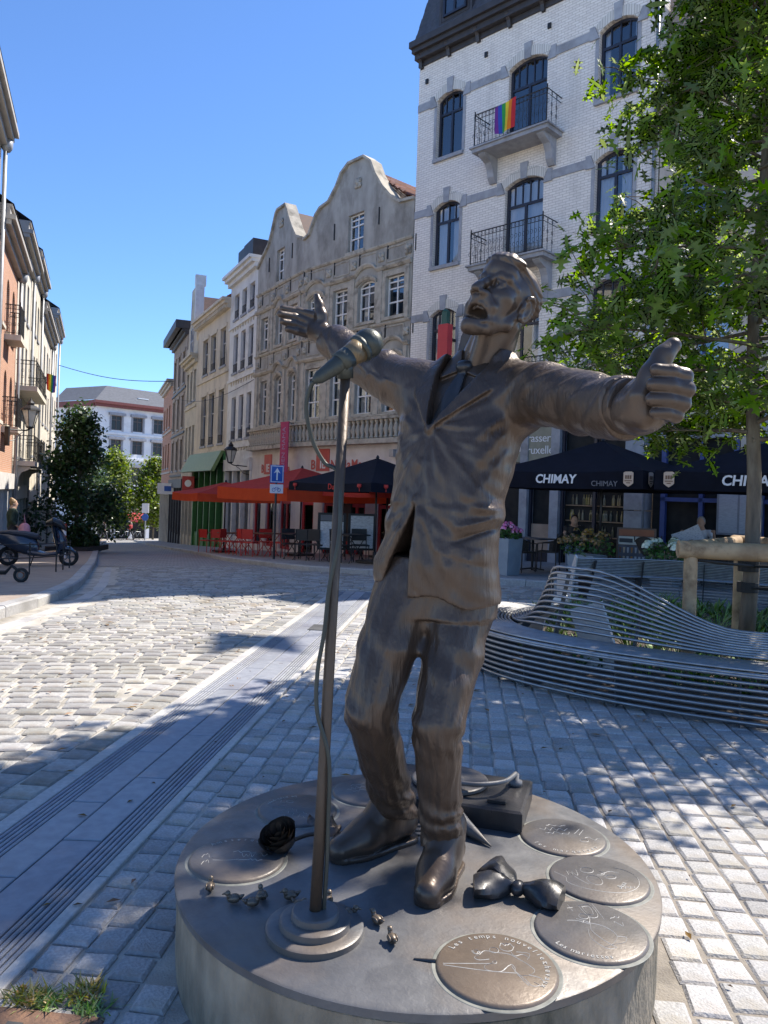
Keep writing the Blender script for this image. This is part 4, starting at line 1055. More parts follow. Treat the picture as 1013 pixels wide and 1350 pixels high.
# ---------------------------------------------------------------- the sunlit row on the left
def LP(y, off=0.0): return (-3.25 - .37 * y - off * .938, y - off * .347)
M_brickL = brick_mat('orange_brick', (.5, .25, .15), (.42, .2, .12), (.5, .42, .34), bw=.21, bh=.065, ms=.008, rough=.85, bump=.4, stain=(.3, .18, .12), samt=.35)
def left_house(name, label, y0, y1, rows, cols_, eave, wm, seed, shop_z=2.2, arch=0.0, fm=M_gframe, shop_m=M_lcream, eave_out=.3, dy=.0, frame_m=None, **k):
    # seen from the street the right-hand end of a left-row house is the nearer one, so the frame runs from far to near reversed
    Pl, Pr = LP(y0), LP(y1)
    loc, rz, W = frame_of(Pl, Pr)            # x runs away from the camera; outward (street) side is -y
    t, W, loc, rz = street_house(name, label, Pl, Pr, rows, cols_, eave - .25, wm, fm, shop_z, shop_m, M_lstone, seed, roof_h=2.2, roof_m=M_slate, arch=arch, frame_m=frame_m, band=False, **k)
    m = MB(); m.box(-.05, W + .05, -eave_out, .3, eave - .1, eave + .12); m.box(-.05, W + .05, -eave_out - .06, .3, eave + .121, eave + .2); m.build('eaves', M_lstone, t)
    m = MB(); m.add([(-.06, -eave_out - .1, eave + .21), (W + .06, -eave_out - .1, eave + .21), (W + .06, 3.5, eave + 2.6), (-.06, 3.5, eave + 2.6)], [(0, 1, 2, 3)]); m.build('roof_slope', M_slate, t)
    m = MB(); m.tube([(W - .1, -.12, eave - .1), (W - .1, -.12, gz(*Pr) - .2)], .06, 7); m.lathe([(.1, 0), (.16, .1), (.17, .35), (.12, .38)], 8, (W - .1, -.16, eave - .75)); m.build('drainpipe', M_zinc, t, smooth=True)
    return t, W, loc, rz
lA, *_ = left_house('tall_left_house', 'tall pale house with wide eaves cropped by the left edge of the photo', 12.0, 22.8, [(9.0, 10.8), (6.0, 8.0), (3.2, 5.0)], [(1, 2), (3.5, 4.5), (6, 7), (9.2, 10.2)], 12.2, M_lcream, 31)
lB, WB2, locB, rzB = left_house('red_brick_house', 'orange red brick house with arched windows and small iron balcony, far left', 22.8, 28.3, [(6.6, 8.4), (3.6, 5.4)], [(.7, 1.5), (2.5, 3.3), (4.2, 5.0)], 9.75, M_brickL, 32, arch=.38, shop_z=2.0, shop_m=mat('pale_shop', (.6, .58, .55), rough=.7), sill=.12, sill_m=M_lcream)
for (a, b, z) in ((2.3, 3.5, 6.6), (2.3, 3.5, 3.6)):
    m = MB(); m.box(a - .1, b + .1, -.5, 0, z - .3, z - .12); m.build('balcony_floor', M_lcream, lB); railing(lB, a - .05, b + .05, -.45, z - .12, z + .85)
lC, WC2, *_ = left_house('cream_panelled_house', 'cream house with long balcony and corner bracket, after the red brick house', 28.3, 33.5, [(8.3, 9.9), (5.4, 7.3), (2.7, 4.5)], [(.5, 1.3), (2.1, 2.9), (3.7, 4.5)], 11.15, M_lcream, 33, shop_z=1.6)
for z in (5.4, 2.6):
    m = MB(); m.box(.2, WC2 - .2, -.75, 0, z - .28, z - .1); m.build('balcony_floor', M_lcream, lC); railing(lC, .25, WC2 - .25, -.7, z - .1, z + .85, pitch=.3)
for x in (.5, WC2 - .5): console(lC, x, 2.3, .6, .3, .9, M_lcream)
lD, *_ = left_house('pale_left_house', 'pale rendered house in the middle of the left row', 33.5, 38.4, [(8.6, 10.2), (5.8, 7.6), (3.0, 4.7)], [(.5, 1.3), (2.1, 2.9), (3.7, 4.5)], 11.7, M_beige, 34, shop_z=1.4)
lE, *_ = left_house('flag_house', 'beige house carrying a rainbow flag in the left row', 38.4, 47, [(7.6, 9.2), (5.0, 6.8), (2.4, 4.1)], [(1, 2), (3.4, 4.4), (5.8, 6.8), (7.6, 8.4)], 10.6, M_lcream, 35, shop_z=1.0, panes=False)
lF, *_ = left_house('last_left_house', 'last house of the left row with projecting eaves', 47, 54, [(8.6, 10.6), (5.6, 7.4), (2.8, 4.6)], [(.8, 1.7), (3.0, 3.9), (5.4, 6.3)], 12.3, M_lcream, 36, shop_z=.8, panes=False)
lEp = LP(40, -.6)
lEp = LP(42.5, -.35)
rainbow_flag((lEp[0], lEp[1], 7.7), R_(20), .5, 1.0, 'rainbow flag hanging from the left row of houses', 3, flip=True)

# ---------------------------------------------------------------- pale corner building at the end of the street
FA = (-32., 85.); FB = (-22.9, 94.5); FL = (-38.2, 88.6)
def far_face(parent_label, A, B, cols_, name, mk_roof):
    pass
loc, rz, W = frame_of(FA, FB)
fb = thing('corner_building', 'pale blue white corner building with grey hipped roof at the end of the street', 'building', loc, rz)
M_far = mat('pale_far_render', (.74, .74, .75), (.67, .67, .69), scale=1, rough=.8, stain=(.55, .55, .56), sscale=.6)
M_farred = mat('dark_red_cornice', (.2, .05, .045), (.15, .04, .035), rough=.6)
M_farwin = mat('brown_window_frame', (.1, .075, .07), rough=.6)
M_fargrey = mat('far_grey_frame', (.3, .3, .33), rough=.6)
cols_ = [(1.7, 2.95), (4.3, 5.55), (6.9, 8.1), (9.6, 10.8)]
rows = [(8.1, 9.75), (5.5, 7.05), (2.0, 4.0)]
ops = [(a, b, za, zb, 0) for za, zb in rows for a, b in cols_]
wall('wall', fb, 0, W, -.6, 10.6, ops, M_far)
for o_ in ops:
    window(fb, *o_, cols=(.5,), trans=(.7,), fm=M_farwin, yin=.12, fw=.1, panes=False, gm=GLASS_D)
    m = MB(); m.box(o_[0] - .2, o_[0], -.06, .05, o_[2] - .1, o_[3]); m.box(o_[1], o_[1] + .2, -.06, .05, o_[2] - .1, o_[3]); m.box(o_[0] - .35, o_[1] + .35, -.3, .05, o_[3] + .01, o_[3] + .3); m.build('surround', M_fargrey, fb)
for z in (7.75, 4.9, 1.2): box_part('string_course', fb, M_far, 0, W, -.15, 0, z - .15, z + .1)
m = MB(); m.box(-.4, W, -.5, .3, 10.6, 10.9); m.box(-.6, W, -.75, .3, 10.9, 11.2); m.build('cornice', M_farred, fb)
# shops under
m = MB(); m.box(0, W, .0, .3, -1.1, -.6); m.build('shop_fascia', M_lcream, fb); m = MB(); m.box(0, W, .25, .35, -5.5, -1.1); m.build('shop_back', M_dark, fb)
for k in range(7): box_part('shop_pillar', fb, M_far, k * 2.1, k * 2.1 + .45, -.05, .25, -5.5, -1.1)
m = MB(); m.add([(3.6, -.05, -1.2), (6.2, -.05, -1.2), (6.2, -1.5, -1.9), (3.6, -1.5, -1.9), (3.6, -1.5, -2.2), (6.2, -1.5, -2.2)], [(0, 1, 2, 3), (3, 2, 5, 4)]); m.build('awning', M_red, fb)
# left flank of the same building
inv = (Matrix.Translation(loc) @ Matrix.Rotation(rz, 4, 'Z')).inverted(); q = inv @ Vector((*FL, 0))
wl_ = math.hypot(q.x, q.y); al = math.atan2(-q.y, -q.x)
fl = MB(); ML_ = Matrix.Translation((q.x, q.y, 0)) @ Matrix.Rotation(al, 4, 'Z')
fl.box(0, wl_ - .01, 0, .3, -5.5, 10.6, M=ML_); fl.build('flank_wall', M_far, fb)
fl = MB(); fl.box(-.3, wl_, -.5, .2, 10.6, 11.2, M=ML_); fl.build('flank_cornice', M_farred, fb)
for k in range(2):
    for za, zb in rows[:2]:
        m = MB(); x = 1.6 + k * 2.8; m.box(x, x + 1.1, -.05, -.01, za, zb, M=ML_); w_ = m.build('window', M_fargrey, fb); m = MB(); m.box(x + .15, x + .95, -.06, -.052, za + .15, zb - .1, M=ML_); m.build('pane', GLASS, w_)
m = MB(); B_ = (W, 0); C_ = (W, 9); m.add([(-.6, -.7, 11.2), (W, -.7, 11.2), (W, 3.2, 13.4), (2.6, 3.2, 13.4), (q.x - .5, q.y - .3, 11.2), (q.x + 2.5, q.y + 3, 13.4), (W, 9, 11.2)], [(0, 1, 2, 3), (4, 0, 3, 5), (3, 2, 6, 5)]); m.build('roof', mat('grey_zinc_roof', (.14, .145, .16), (.11, .115, .125), rough=.8, spec=.1), fb)
for x in (5.2, 9.0): 
    m = MB(); m.box(x, x + 1.3, .6, 1.5, 12.0, 12.12, M=Matrix.Identity(4)); m.build('skylight', M_wframe, fb, loc=(0, 0, 0))
# house behind the tree on the left
m = MB(); m.box(0, 8, 0, 8, -5, 5.2); m.add([(-.3, -.3, 5.2), (8.3, -.3, 5.2), (8.3, 4, 7.6), (-.3, 4, 7.6), (8.3, 8, 5.2), (-.3, 8, 5.2)], [(0, 1, 2, 3), (3, 2, 4, 5), (0, 3, 5), (1, 4, 2)])
hb = thing('low_house', 'low brick house glimpsed between the left row and the corner building', 'building', (-46, 92, 0), R_(20)); m.build('wall', M_rbrick, hb)
# ================================================================== statue: signed-distance modelling, meshed with surface nets
class Field:
    def __init__(s, lo, hi, h):
        s.h = h; s.lo = np.array(lo, np.float32); n = np.ceil((np.array(hi) - np.array(lo)) / h).astype(int) + 1
        s.n = n; s.ax = [np.float32(lo[i]) + np.arange(n[i], dtype=np.float32) * np.float32(h) for i in range(3)]
        s.D = np.full(tuple(n), 9.0, np.float32)
    def sl(s, lo, hi):
        a = [int(max(0, math.floor((lo[i] - s.lo[i]) / s.h))) for i in range(3)]
        b = [int(min(s.n[i], math.ceil((hi[i] - s.lo[i]) / s.h) + 1)) for i in range(3)]
        if any(b[i] <= a[i] for i in range(3)): return None, None
        S = tuple(slice(a[i], b[i]) for i in range(3))
        g = (s.ax[0][S[0]][:, None, None], s.ax[1][S[1]][None, :, None], s.ax[2][S[2]][None, None, :])
        return S, g
    def union(s, fn, lo, hi, k=.02, pad=None):
        pad = pad if pad is not None else k * 1.2 + .03
        S, g = s.sl([v - pad for v in lo], [v + pad for v in hi])
        if S is None: return
        d = fn(*g).astype(np.float32); D = s.D[S]
        if k <= 0: s.D[S] = np.minimum(D, d); return
        h_ = np.maximum(k - np.abs(D - d), 0) / k
        s.D[S] = np.minimum(D, d) - h_ * h_ * k * np.float32(.25)
    def cut(s, fn, lo, hi, k=.01):
        S, g = s.sl([v - k - .02 for v in lo], [v + k + .02 for v in hi])
        if S is None: return
        d = -fn(*g).astype(np.float32); D = s.D[S]
        h_ = np.maximum(k - np.abs(D - d), 0) / k
        s.D[S] = np.maximum(D, d) + h_ * h_ * k * np.float32(.25)
    def cap(s, a, b, ra, rb=None, k=.02):
        rb = ra if rb is None else rb; a = np.array(a, np.float32); b = np.array(b, np.float32); r = max(ra, rb)
        ba = b - a; L2 = float(ba @ ba) + 1e-12
        def fn(x, y, z):
            t = np.clip(((x - a[0]) * ba[0] + (y - a[1]) * ba[1] + (z - a[2]) * ba[2]) / L2, 0, 1)
            return np.sqrt((x - a[0] - t * ba[0]) ** 2 + (y - a[1] - t * ba[1]) ** 2 + (z - a[2] - t * ba[2]) ** 2) - (ra + (rb - ra) * t)
        s.union(fn, np.minimum(a, b) - r, np.maximum(a, b) + r, k)
    def chain(s, pts, rs, k=.02):
        for i in range(len(pts) - 1): s.cap(pts[i], pts[i + 1], rs[i], rs[i + 1], k)
    def ell_fn(s, c, r, B=None):
        c = np.array(c, np.float32); B = np.eye(3, dtype=np.float32) if B is None else np.array(B, np.float32)
        def fn(x, y, z):
            X, Y, Z = x - c[0], y - c[1], z - c[2]
            p = [(X * B[i][0] + Y * B[i][1] + Z * B[i][2]) for i in range(3)]
            k0 = np.sqrt((p[0] / r[0]) ** 2 + (p[1] / r[1]) ** 2 + (p[2] / r[2]) ** 2)
            k1 = np.sqrt((p[0] / r[0] ** 2) ** 2 + (p[1] / r[1] ** 2) ** 2 + (p[2] / r[2] ** 2) ** 2) + 1e-6
            return k0 * (k0 - 1) / k1
        m = max(r); return fn, c - m, c + m
    def ell(s, c, r, B=None, k=.02): fn, lo, hi = s.ell_fn(c, r, B); s.union(fn, lo, hi, k)
    def cutell(s, c, r, B=None, k=.01): fn, lo, hi = s.ell_fn(c, r, B); s.cut(fn, lo, hi, k)
    def grid(s): return s.sl(s.lo, s.lo + s.h * s.n)
    def mesh(s, name, material, origin, smooth_it=1):
        D = s.D; n = D.shape
        ins = D < 0
        c = np.zeros((n[0] - 1, n[1] - 1, n[2] - 1), np.int8)
        for dx in (0, 1):
            for dy in (0, 1):
                for dz in (0, 1): c += ins[dx:n[0] - 1 + dx, dy:n[1] - 1 + dy, dz:n[2] - 1 + dz]
        act = (c > 0) & (c < 8)
        idx = np.full(act.shape, -1, np.int64); I = np.argwhere(act); idx[act] = np.arange(len(I))
        P = np.zeros((len(I), 3)); W = np.zeros(len(I))
        cor = [(dx, dy, dz) for dx in (0, 1) for dy in (0, 1) for dz in (0, 1)]
        val = {q: D[I[:, 0] + q[0], I[:, 1] + q[1], I[:, 2] + q[2]] for q in cor}
        for q in cor:
            for ax in range(3):
                if q[ax]: continue
                q2 = list(q); q2[ax] = 1; q2 = tuple(q2); a, b = val[q], val[q2]
                m = (a < 0) != (b < 0)
                t = np.where(m, a / np.where(m, a - b, 1), 0)
                pt = np.array(q, float)[None, :].repeat(len(I), 0); pt[:, ax] += t
                P[m] += pt[m]; W[m] += 1
        P = (P / W[:, None] + I) * s.h + s.lo
        F = []
        for ax in range(3):
            a1, a2 = (ax + 1) % 3, (ax + 2) % 3
            sl0 = [slice(None)] * 3; sl1 = [slice(None)] * 3; sl0[ax] = slice(0, n[ax] - 1); sl1[ax] = slice(1, n[ax])
            x = ins[tuple(sl0)] != ins[tuple(sl1)]
            E = np.argwhere(x); E = E[(E[:, a1] > 0) & (E[:, a2] > 0) & (E[:, a1] < n[a1] - 1) & (E[:, a2] < n[a2] - 1)]
            if not len(E): continue
            flip = ins[tuple(sl0)][tuple(E.T)]
            e0 = E.copy(); e1 = E.copy(); e1[:, a1] -= 1; e2 = e1.copy(); e2[:, a2] -= 1; e3 = E.copy(); e3[:, a2] -= 1
            q = np.stack([idx[tuple(e.T)] for e in (e0, e1, e2, e3)], 1)
            q[~flip] = q[~flip][:, ::-1]
            F.append(q)
        F = np.concatenate(F); F = F[(F >= 0).all(1)]
        for _ in range(smooth_it):      # light relaxation
            acc = np.zeros_like(P); cnt = np.zeros(len(P))
            for i in range(4):
                np.add.at(acc, F[:, i], P[F[:, (i + 1) % 4]]); np.add.at(cnt, F[:, i], 1)
            P = np.where(cnt[:, None] > 0, .5 * P + .5 * acc / np.maximum(cnt, 1)[:, None], P)
        P = P - np.array(origin)
        me = bpy.data.meshes.new(name)
        me.vertices.add(len(P)); me.vertices.foreach_set('co', P.astype(np.float32).ravel())
        me.loops.add(F.size); me.loops.foreach_set('vertex_index', F.astype(np.int32).ravel())
        me.polygons.add(len(F)); me.polygons.foreach_set('loop_start', np.arange(0, F.size, 4, dtype=np.int32))
        try: me.polygons.foreach_set('loop_total', np.full(len(F), 4, np.int32))
        except Exception: pass
        me.update(calc_edges=True); me.validate()
        me.polygons.foreach_set('use_smooth', [True] * len(me.polygons))
        me.materials.append(material); me.update()
        return me
def poly_sdf(u, v, pts):
    """signed distance to a closed 2-D polygon (negative inside)"""
    n = len(pts); d = None; inside = None
    for i in range(n):
        ax, ay = pts[i]; bx, by = pts[(i + 1) % n]
        ex, ey = bx - ax, by - ay; wx, wy = u - ax, v - ay
        t = np.clip((wx * ex + wy * ey) / (ex * ex + ey * ey + 1e-12), 0, 1)
        dd = (wx - ex * t) ** 2 + (wy - ey * t) ** 2
        d = dd if d is None else np.minimum(d, dd)
        c = ((ay > v) != (by > v)) & (u < (bx - ax) * (v - ay) / ((by - ay) if abs(by - ay) > 1e-9 else 1e-9) + ax)
        inside = c if inside is None else inside ^ c
    return np.where(inside, -1, 1) * np.sqrt(d)
_rn = np.random.RandomState(4)
_K = _rn.normal(size=(7, 3)).astype(np.float32); _K /= np.linalg.norm(_K, axis=1)[:, None]; _PH = _rn.uniform(0, 6.28, 7)
def wob(x, y, z, f):
    r = 0
    for i in range(7):
        ff = f * (.6 + .22 * i); r = r + np.sin(x * (_K[i, 0] * ff) + y * (_K[i, 1] * ff) + z * (_K[i, 2] * ff) + _PH[i])
    return r / 4.0
SB = (0.12, 2.75, .30)            # statue base on the bronze disc
BR1 = bronze('bronze_suit', (.094, .064, .045), (.07, .049, .036), (.105, .082, .062), rough=.36, bump=.3, bscale=30, streak=(1.3, 1.3, .4), marks=.45)
BR2 = bronze('bronze_skin', (.094, .066, .048), (.074, .053, .04), (.102, .077, .058), rough=.34, bump=.14, bscale=45)
BR3 = bronze('bronze_dark', (.06, .056, .056), (.03, .03, .031), (.1, .1, .1), rough=.33, bump=.12, bscale=30)
statue = thing('singer_statue', 'bronze statue of a man in a suit singing with both arms flung wide', 'statue', SB)
EU = np.array((.912, -.41, 0)); EF = np.array((-.41, -.912, 0))
# torso sections z, cx, cy, half width, half depth
SEC = np.array([(1.16, .205, 2.80, .235, .172), (1.27, .202, 2.80, .232, .17), (1.39, .2, 2.79, .224, .165), (1.5, .215, 2.79, .21, .158), (1.64, .235, 2.80, .21, .16), (1.75, .255, 2.82, .22, .165),
                (1.89, .278, 2.845, .236, .165), (2.0, .305, 2.87, .24, .148), (2.07, .322, 2.89, .215, .125), (2.12, .338, 2.90, .15, .10), (2.17, .35, 2.90, .105, .09), (2.3, .36, 2.9, .08, .08)])
BTN = (-.06, 1.865)
# hand-placed cloth folds on the jacket front: (u0,z0, u1,z1, width, height); negative height is a crease
FOLDS = [(-.05, 1.86, -.17, 1.72, .012, .006), (-.06, 1.84, -.19, 1.60, .013, .007), (-.065, 1.82, -.2, 1.47, .014, .008), (-.06, 1.80, -.15, 1.50, .011, .006), (-.07, 1.86, -.2, 1.83, .012, .005),
         (-.04, 1.86, .07, 1.77, .012, .006), (-.045, 1.83, .06, 1.62, .013, .008), (-.05, 1.8, -.0, 1.55, .011, .007), (-.03, 1.88, .12, 1.86, .013, .005), (-.03, 1.89, .15, 1.95, .014, .005),
         (.2, 1.93, .07, 1.80, .018, .008), (.21, 1.88, .1, 1.70, .018, .007), (.215, 1.8, .12, 1.6, .017, .006), (-.2, 1.93, -.1, 1.82, .015, .006), (-.21, 1.86, -.13, 1.70, .015, .006),
         (-.05, 1.6, .02, 1.34, .012, .008), (-.045, 1.59, .07, 1.40, .013, .007), (-.05, 1.6, -.02, 1.3, .010, .006), (.02, 1.55, .11, 1.32, .014, .005), (.22, 1.56, .08, 1.52, .012, .009), (.22, 1.53, .06, 1.46, .009, -.009), (.225, 1.59, .12, 1.6, .012, .007),
         (-.1, 1.55, -.17, 1.36, .013, .007), (-.09, 1.6, -.13, 1.42, .011, .006), (-.15, 1.66, -.19, 1.42, .013, .006), (.16, 1.45, .17, 1.28, .014, .006), (.1, 1.42, .09, 1.28, .012, .004)]
def folds_uv(u, z, wv):
    f = 0
    for (a, b, c, e, w, h_) in FOLDS:
        dx, dz = c - a, e - b; L2 = dx * dx + dz * dz
        t = np.clip(((u - a) * dx + (z - b) * dz) / L2, 0, 1); n = ((u - a) * -dz + (z - b) * dx) / math.sqrt(L2) + .012 * wv * t
        q = np.sqrt((u - a - t * dx) ** 2 + (z - b - t * dz) ** 2)
        prof = np.exp(-(q / (w * (.7 + .9 * t))) ** 2) * np.clip(t * 5 + .1, 0, 1) * np.clip((1 - t) * 2.2, 0, 1)
        f = f + h_ * prof * (1 + .5 * np.tanh(n / w * 1.5))
    return f
def torso(off=0.0, folds=True, hem=True):
    def fn(x, y, z):
        cx = np.interp(z, SEC[:, 0], SEC[:, 1]); cy = np.interp(z, SEC[:, 0], SEC[:, 2]); a = np.interp(z, SEC[:, 0], SEC[:, 3]) + off; b = np.interp(z, SEC[:, 0], SEC[:, 4]) + off
        dx, dy = x - cx, y - cy
        u = dx * EU[0] + dy * EU[1]; v = dx * EF[0] + dy * EF[1]
        e = 2.35
        q = (np.abs(u / a) ** e + np.abs(v / b) ** e) ** (1 / e)
        d = (q - 1) * np.minimum(a, b) * .92
        if folds:
            du, dz = u - BTN[0], z - BTN[1]; r = np.sqrt(du * du + dz * dz) + 1e-4; th = np.arctan2(dz, du)
            fr = np.clip(v / .08, 0, 1)
            wv = wob(x, y, z, 9.0)
            m = np.clip(r / .12, 0, 1) * np.exp(-(r / .42) ** 2) * fr
            d = d - (.0012 * np.sin(th * 16 + wv * 3.4 + r * 8) + .0010 * np.sin(th * 29 - wv * 4.0 - r * 9)) * m
            d = d - folds_uv(u, z, wv) * fr
            # drag lines falling from the lower button to the hem
            du2, dz2 = u + .056, z - 1.6; r2 = np.sqrt(du2 * du2 + dz2 * dz2) + 1e-4; th2 = np.arctan2(du2, -dz2)
            m2 = np.clip(r2 / .1, 0, 1) * np.exp(-(r2 / .36) ** 2) * fr * (z < 1.62)
            d = d - (.0016 * np.sin(th2 * 10 + wv * 1.9) + .001 * np.sin(th2 * 23 - wv * 2.5)) * m2
            # creased waist at the sides and back, long soft folds towards the shoulders
            side = np.clip((np.abs(u) - .08) / .1, 0, 1)
            d = d - .0035 * np.sin(z * 55 + u * 40 + wv * 2.6) * np.exp(-((z - 1.55) / .085) ** 2) * side
            d = d - .005 * np.sin(u * 48 + z * 17 + wv * 2) * np.exp(-((z - 1.36) / .13) ** 2) * (1 - .6 * fr)
            d = d - .0022 * wob(x, y, z, 26) - .0008 * np.sin((u * .7 + z) * 95 + wv * 5)
        return d
    return fn
def uv(x, y, z):
    cx = np.interp(z, SEC[:, 0], SEC[:, 1]); cy = np.interp(z, SEC[:, 0], SEC[:, 2]); dx, dy = x - cx, y - cy
    return dx * EU[0] + dy * EU[1], dx * EF[0] + dy * EF[1]
LO, HI = (-.12, 2.5, 1.1), (.56, 3.1, 2.34)
# ---- jacket with sleeves
armL = [(.47, 2.80, 2.0), (.545, 2.60, 1.985), (.60, 2.36, 1.93), (.635, 2.16, 1.89), (.648, 2.07, 1.885)]
armR = [(.12, 2.96, 2.03), (-.01, 3.05, 2.10), (-.10, 3.13, 2.155), (-.19, 3.24, 2.235), (-.245, 3.30, 2.29)]
J = Field((-.36, 1.98, 1.08), (.82, 3.46, 2.42), .0064)
S_, g_ = J.sl(LO, HI); J.D[S_] = torso()(*g_).astype(np.float32)
def sleeve(F, P, rs, seed, k=.06):
    P = [np.array(p, np.float32) for p in P]; seglen = [np.linalg.norm(P[i + 1] - P[i]) for i in range(len(P) - 1)]; acc = np.concatenate([[0], np.cumsum(seglen)])
    allp = np.array(P); lo = allp.min(0) - max(rs); hi = allp.max(0) + max(rs)
    def fn(x, y, z):
        best = None; s_ = None; vx = vy = vz = 0; rr_ = 0
        for i in range(len(P) - 1):
            a, b = P[i], P[i + 1]; ba = b - a; L2 = float(ba @ ba)
            t = np.clip(((x - a[0]) * ba[0] + (y - a[1]) * ba[1] + (z - a[2]) * ba[2]) / L2, 0, 1)
            px, py, pz = x - a[0] - t * ba[0], y - a[1] - t * ba[1], z - a[2] - t * ba[2]
            d = np.sqrt(px * px + py * py + pz * pz) - (rs[i] + (rs[i + 1] - rs[i]) * t)
            if best is None: best, s_, pzb, pxb = d, acc[i] + t * seglen[i], pz, px * .8 - py * .5
            else:
                m = d < best; best = np.where(m, d, best); s_ = np.where(m, acc[i] + t * seglen[i], s_); pzb = np.where(m, pz, pzb); pxb = np.where(m, px * .8 - py * .5, pxb)
        th = np.arctan2(pzb, pxb)
        w_ = wob(x, y, z, 14 + seed)
        f = .0030 * np.sin(s_ * 40 + th * 3.0 + w_ * 2.6 + seed) * np.clip(s_ / .08, .2, 1) + .0030 * np.sin(s_ * 23 - th * 2 + w_ * 2.4) + .0014 * np.sin(s_ * 85 + th * 5 + w_ * 4) + .0028 * wob(x, y, z, 34)
        f = f + .0045 * np.sin(s_ * 70 + th + w_ * 2) * np.exp(-((s_ - acc[2]) / .07) ** 2) * np.clip(-np.sin(th) + .3, 0, 1)
        return best - f
    # flat cuff end
    a, b = P[-2], P[-1]; dn = (b - a) / np.linalg.norm(b - a)
    def fc(x, y, z):
        pl_ = (x - b[0]) * dn[0] + (y - b[1]) * dn[1] + (z - b[2]) * dn[2]
        return np.maximum(fn(x, y, z), pl_ - .004)
    F.union(fc, lo, hi, k)
sleeve(J, armL, [.12, .107, .094, .087, .086], 0)
sleeve(J, armR, [.11, .097, .086, .077, .075], 3)
# shoulder pads
J.ell((.475, 2.80, 2.03), (.085, .085, .07), k=.06); J.ell((.135, 2.95, 2.06), (.085, .085, .07), k=.06)
S_, g_ = J.sl(LO, HI); u_, v_ = uv(*g_); z_ = g_[2] + 0 * u_
base = torso()(*g_)
def add_patch(pts, lift, k=.011):
    global J
    d = np.maximum(np.maximum(base - lift, poly_sdf(u_, z_, pts)), -v_ + .01).astype(np.float32); D = J.D[S_]
    h_ = np.maximum(k - np.abs(D - d), 0) / k; J.D[S_] = np.minimum(D, d) - h_ * h_ * k * np.float32(.25)
add_patch([(-.055, 1.86), (.145, 2.02), (.165, 2.075), (.125, 2.085), (.175, 2.11), (.14, 2.165), (.095, 2.175), (.06, 2.08), (-.03, 1.92)], .022)     # lapel and collar, his left
add_patch([(-.06, 1.86), (-.165, 2.0), (-.175, 2.06), (-.15, 2.065), (-.165, 2.11), (-.135, 2.165), (-.1, 2.17), (-.1, 2.08), (-.075, 1.94)], .022)
add_patch([(-.052, 1.87), (-.045, 1.2), (.3, 1.2), (.3, 1.5), (-.02, 1.84)], .004, .02)        # overlap of the buttoned front
add_patch([(.045, 1.475), (.2, 1.44), (.205, 1.405), (.05, 1.44)], .009)                       # pocket flap
for (bu, bz) in (BTN, (-.056, 1.615), (-.052, 1.74)):
    q = 2 * math.pi * np.arange(8) / 8; add_patch([(bu + .016 * math.cos(t), bz + .016 * math.sin(t)) for t in q], .012 if bz != 1.74 else .004)
# openings: shirt V above the button, cut-away fronts below
V = [(-.066, 1.872), (-.02, 1.93), (.075, 2.09), (.11, 2.36), (-.12, 2.36), (-.108, 2.10), (-.085, 1.95)]
cut_ = np.maximum(poly_sdf(u_, z_, V), -(v_ - .0)); keep = torso(-.07, folds=False)(*g_)
D = J.D[S_]; J.D[S_] = np.maximum(D, -np.maximum(cut_, -keep)).astype(np.float32)
Wd = [(-.062, 1.6), (-.045, 1.42), (-.04, 1.05), (-.2, 1.05), (-.17, 1.28), (-.1, 1.47)]
cut_ = np.maximum(poly_sdf(u_, z_, Wd), -(v_ - .0)); D = J.D[S_]; J.D[S_] = np.maximum(D, -cut_).astype(np.float32)
# hem, hollow underneath
hemz = 1.285 - .13 * (u_ + .05) + .012 * np.sin(u_ * 30)
D = J.D[S_]; D = np.maximum(D, hemz - z_); inner = torso(-.026, folds=False)(*g_)
D = np.maximum(D, -np.maximum(inner, z_ - hemz - .12)).astype(np.float32); J.D[S_] = D
obj('jacket', J.mesh('jacket', BR1, SB, 2), statue)
del J
# ---- shirt and tie
Sh = Field((.0, 2.6, 1.75), (.56, 3.1, 2.36), .006)
S_, g_ = Sh.grid(); Sh.D[S_] = torso(-.034, folds=False)(*g_).astype(np.float32)
u_, v_ = uv(*g_); z_ = g_[2] + 0 * u_
D = Sh.D[S_]; D = np.maximum(D, 1.8 - z_); D = np.maximum(D, z_ - 2.2)
Sh.D[S_] = D - .003 * np.sin(z_ * 40 + u_ * 30) * np.clip(v_ / .05, 0, 1)
colb = torso(-.01, folds=False)(*g_)
for pts in ([(-.02, 2.09), (.075, 2.05), (.1, 2.12), (.085, 2.18), (.045, 2.18)], [(-.03, 2.09), (-.1, 2.06), (-.105, 2.13), (-.09, 2.18), (-.055, 2.18)]):
    d = np.maximum(np.maximum(colb, poly_sdf(u_, z_, pts)), -v_ + .0); D = Sh.D[S_]; h_ = np.maximum(.009 - np.abs(D - d), 0) / .009; Sh.D[S_] = (np.minimum(D, d) - h_ * h_ * .009 * .25).astype(np.float32)
obj('shirt', Sh.mesh('shirt', BR2, SB, 2), statue)
Ti = Field((.0, 2.6, 1.8), (.5, 2.95, 2.25), .005)
S_, g_ = Ti.grid(); u_, v_ = uv(*g_); z_ = g_[2] + 0 * u_; tb = torso(-.016, folds=False)(*g_)
Ti.D[S_] = np.maximum(np.maximum(tb - .004 * np.sin(u_ * 90 + z_ * 25), poly_sdf(u_, z_, [(-.035, 2.085), (.0, 2.085), (.005, 2.0), (-.02, 1.9), (-.062, 1.84), (-.075, 1.86), (-.062, 1.95)])), -v_ + .03).astype(np.float32)
kc = (np.interp(2.105, SEC[:, 0], SEC[:, 1]), np.interp(2.105, SEC[:, 0], SEC[:, 2])); kp = np.array((kc[0], kc[1], 2.105)) + EF * .098 + EU * (-.017)
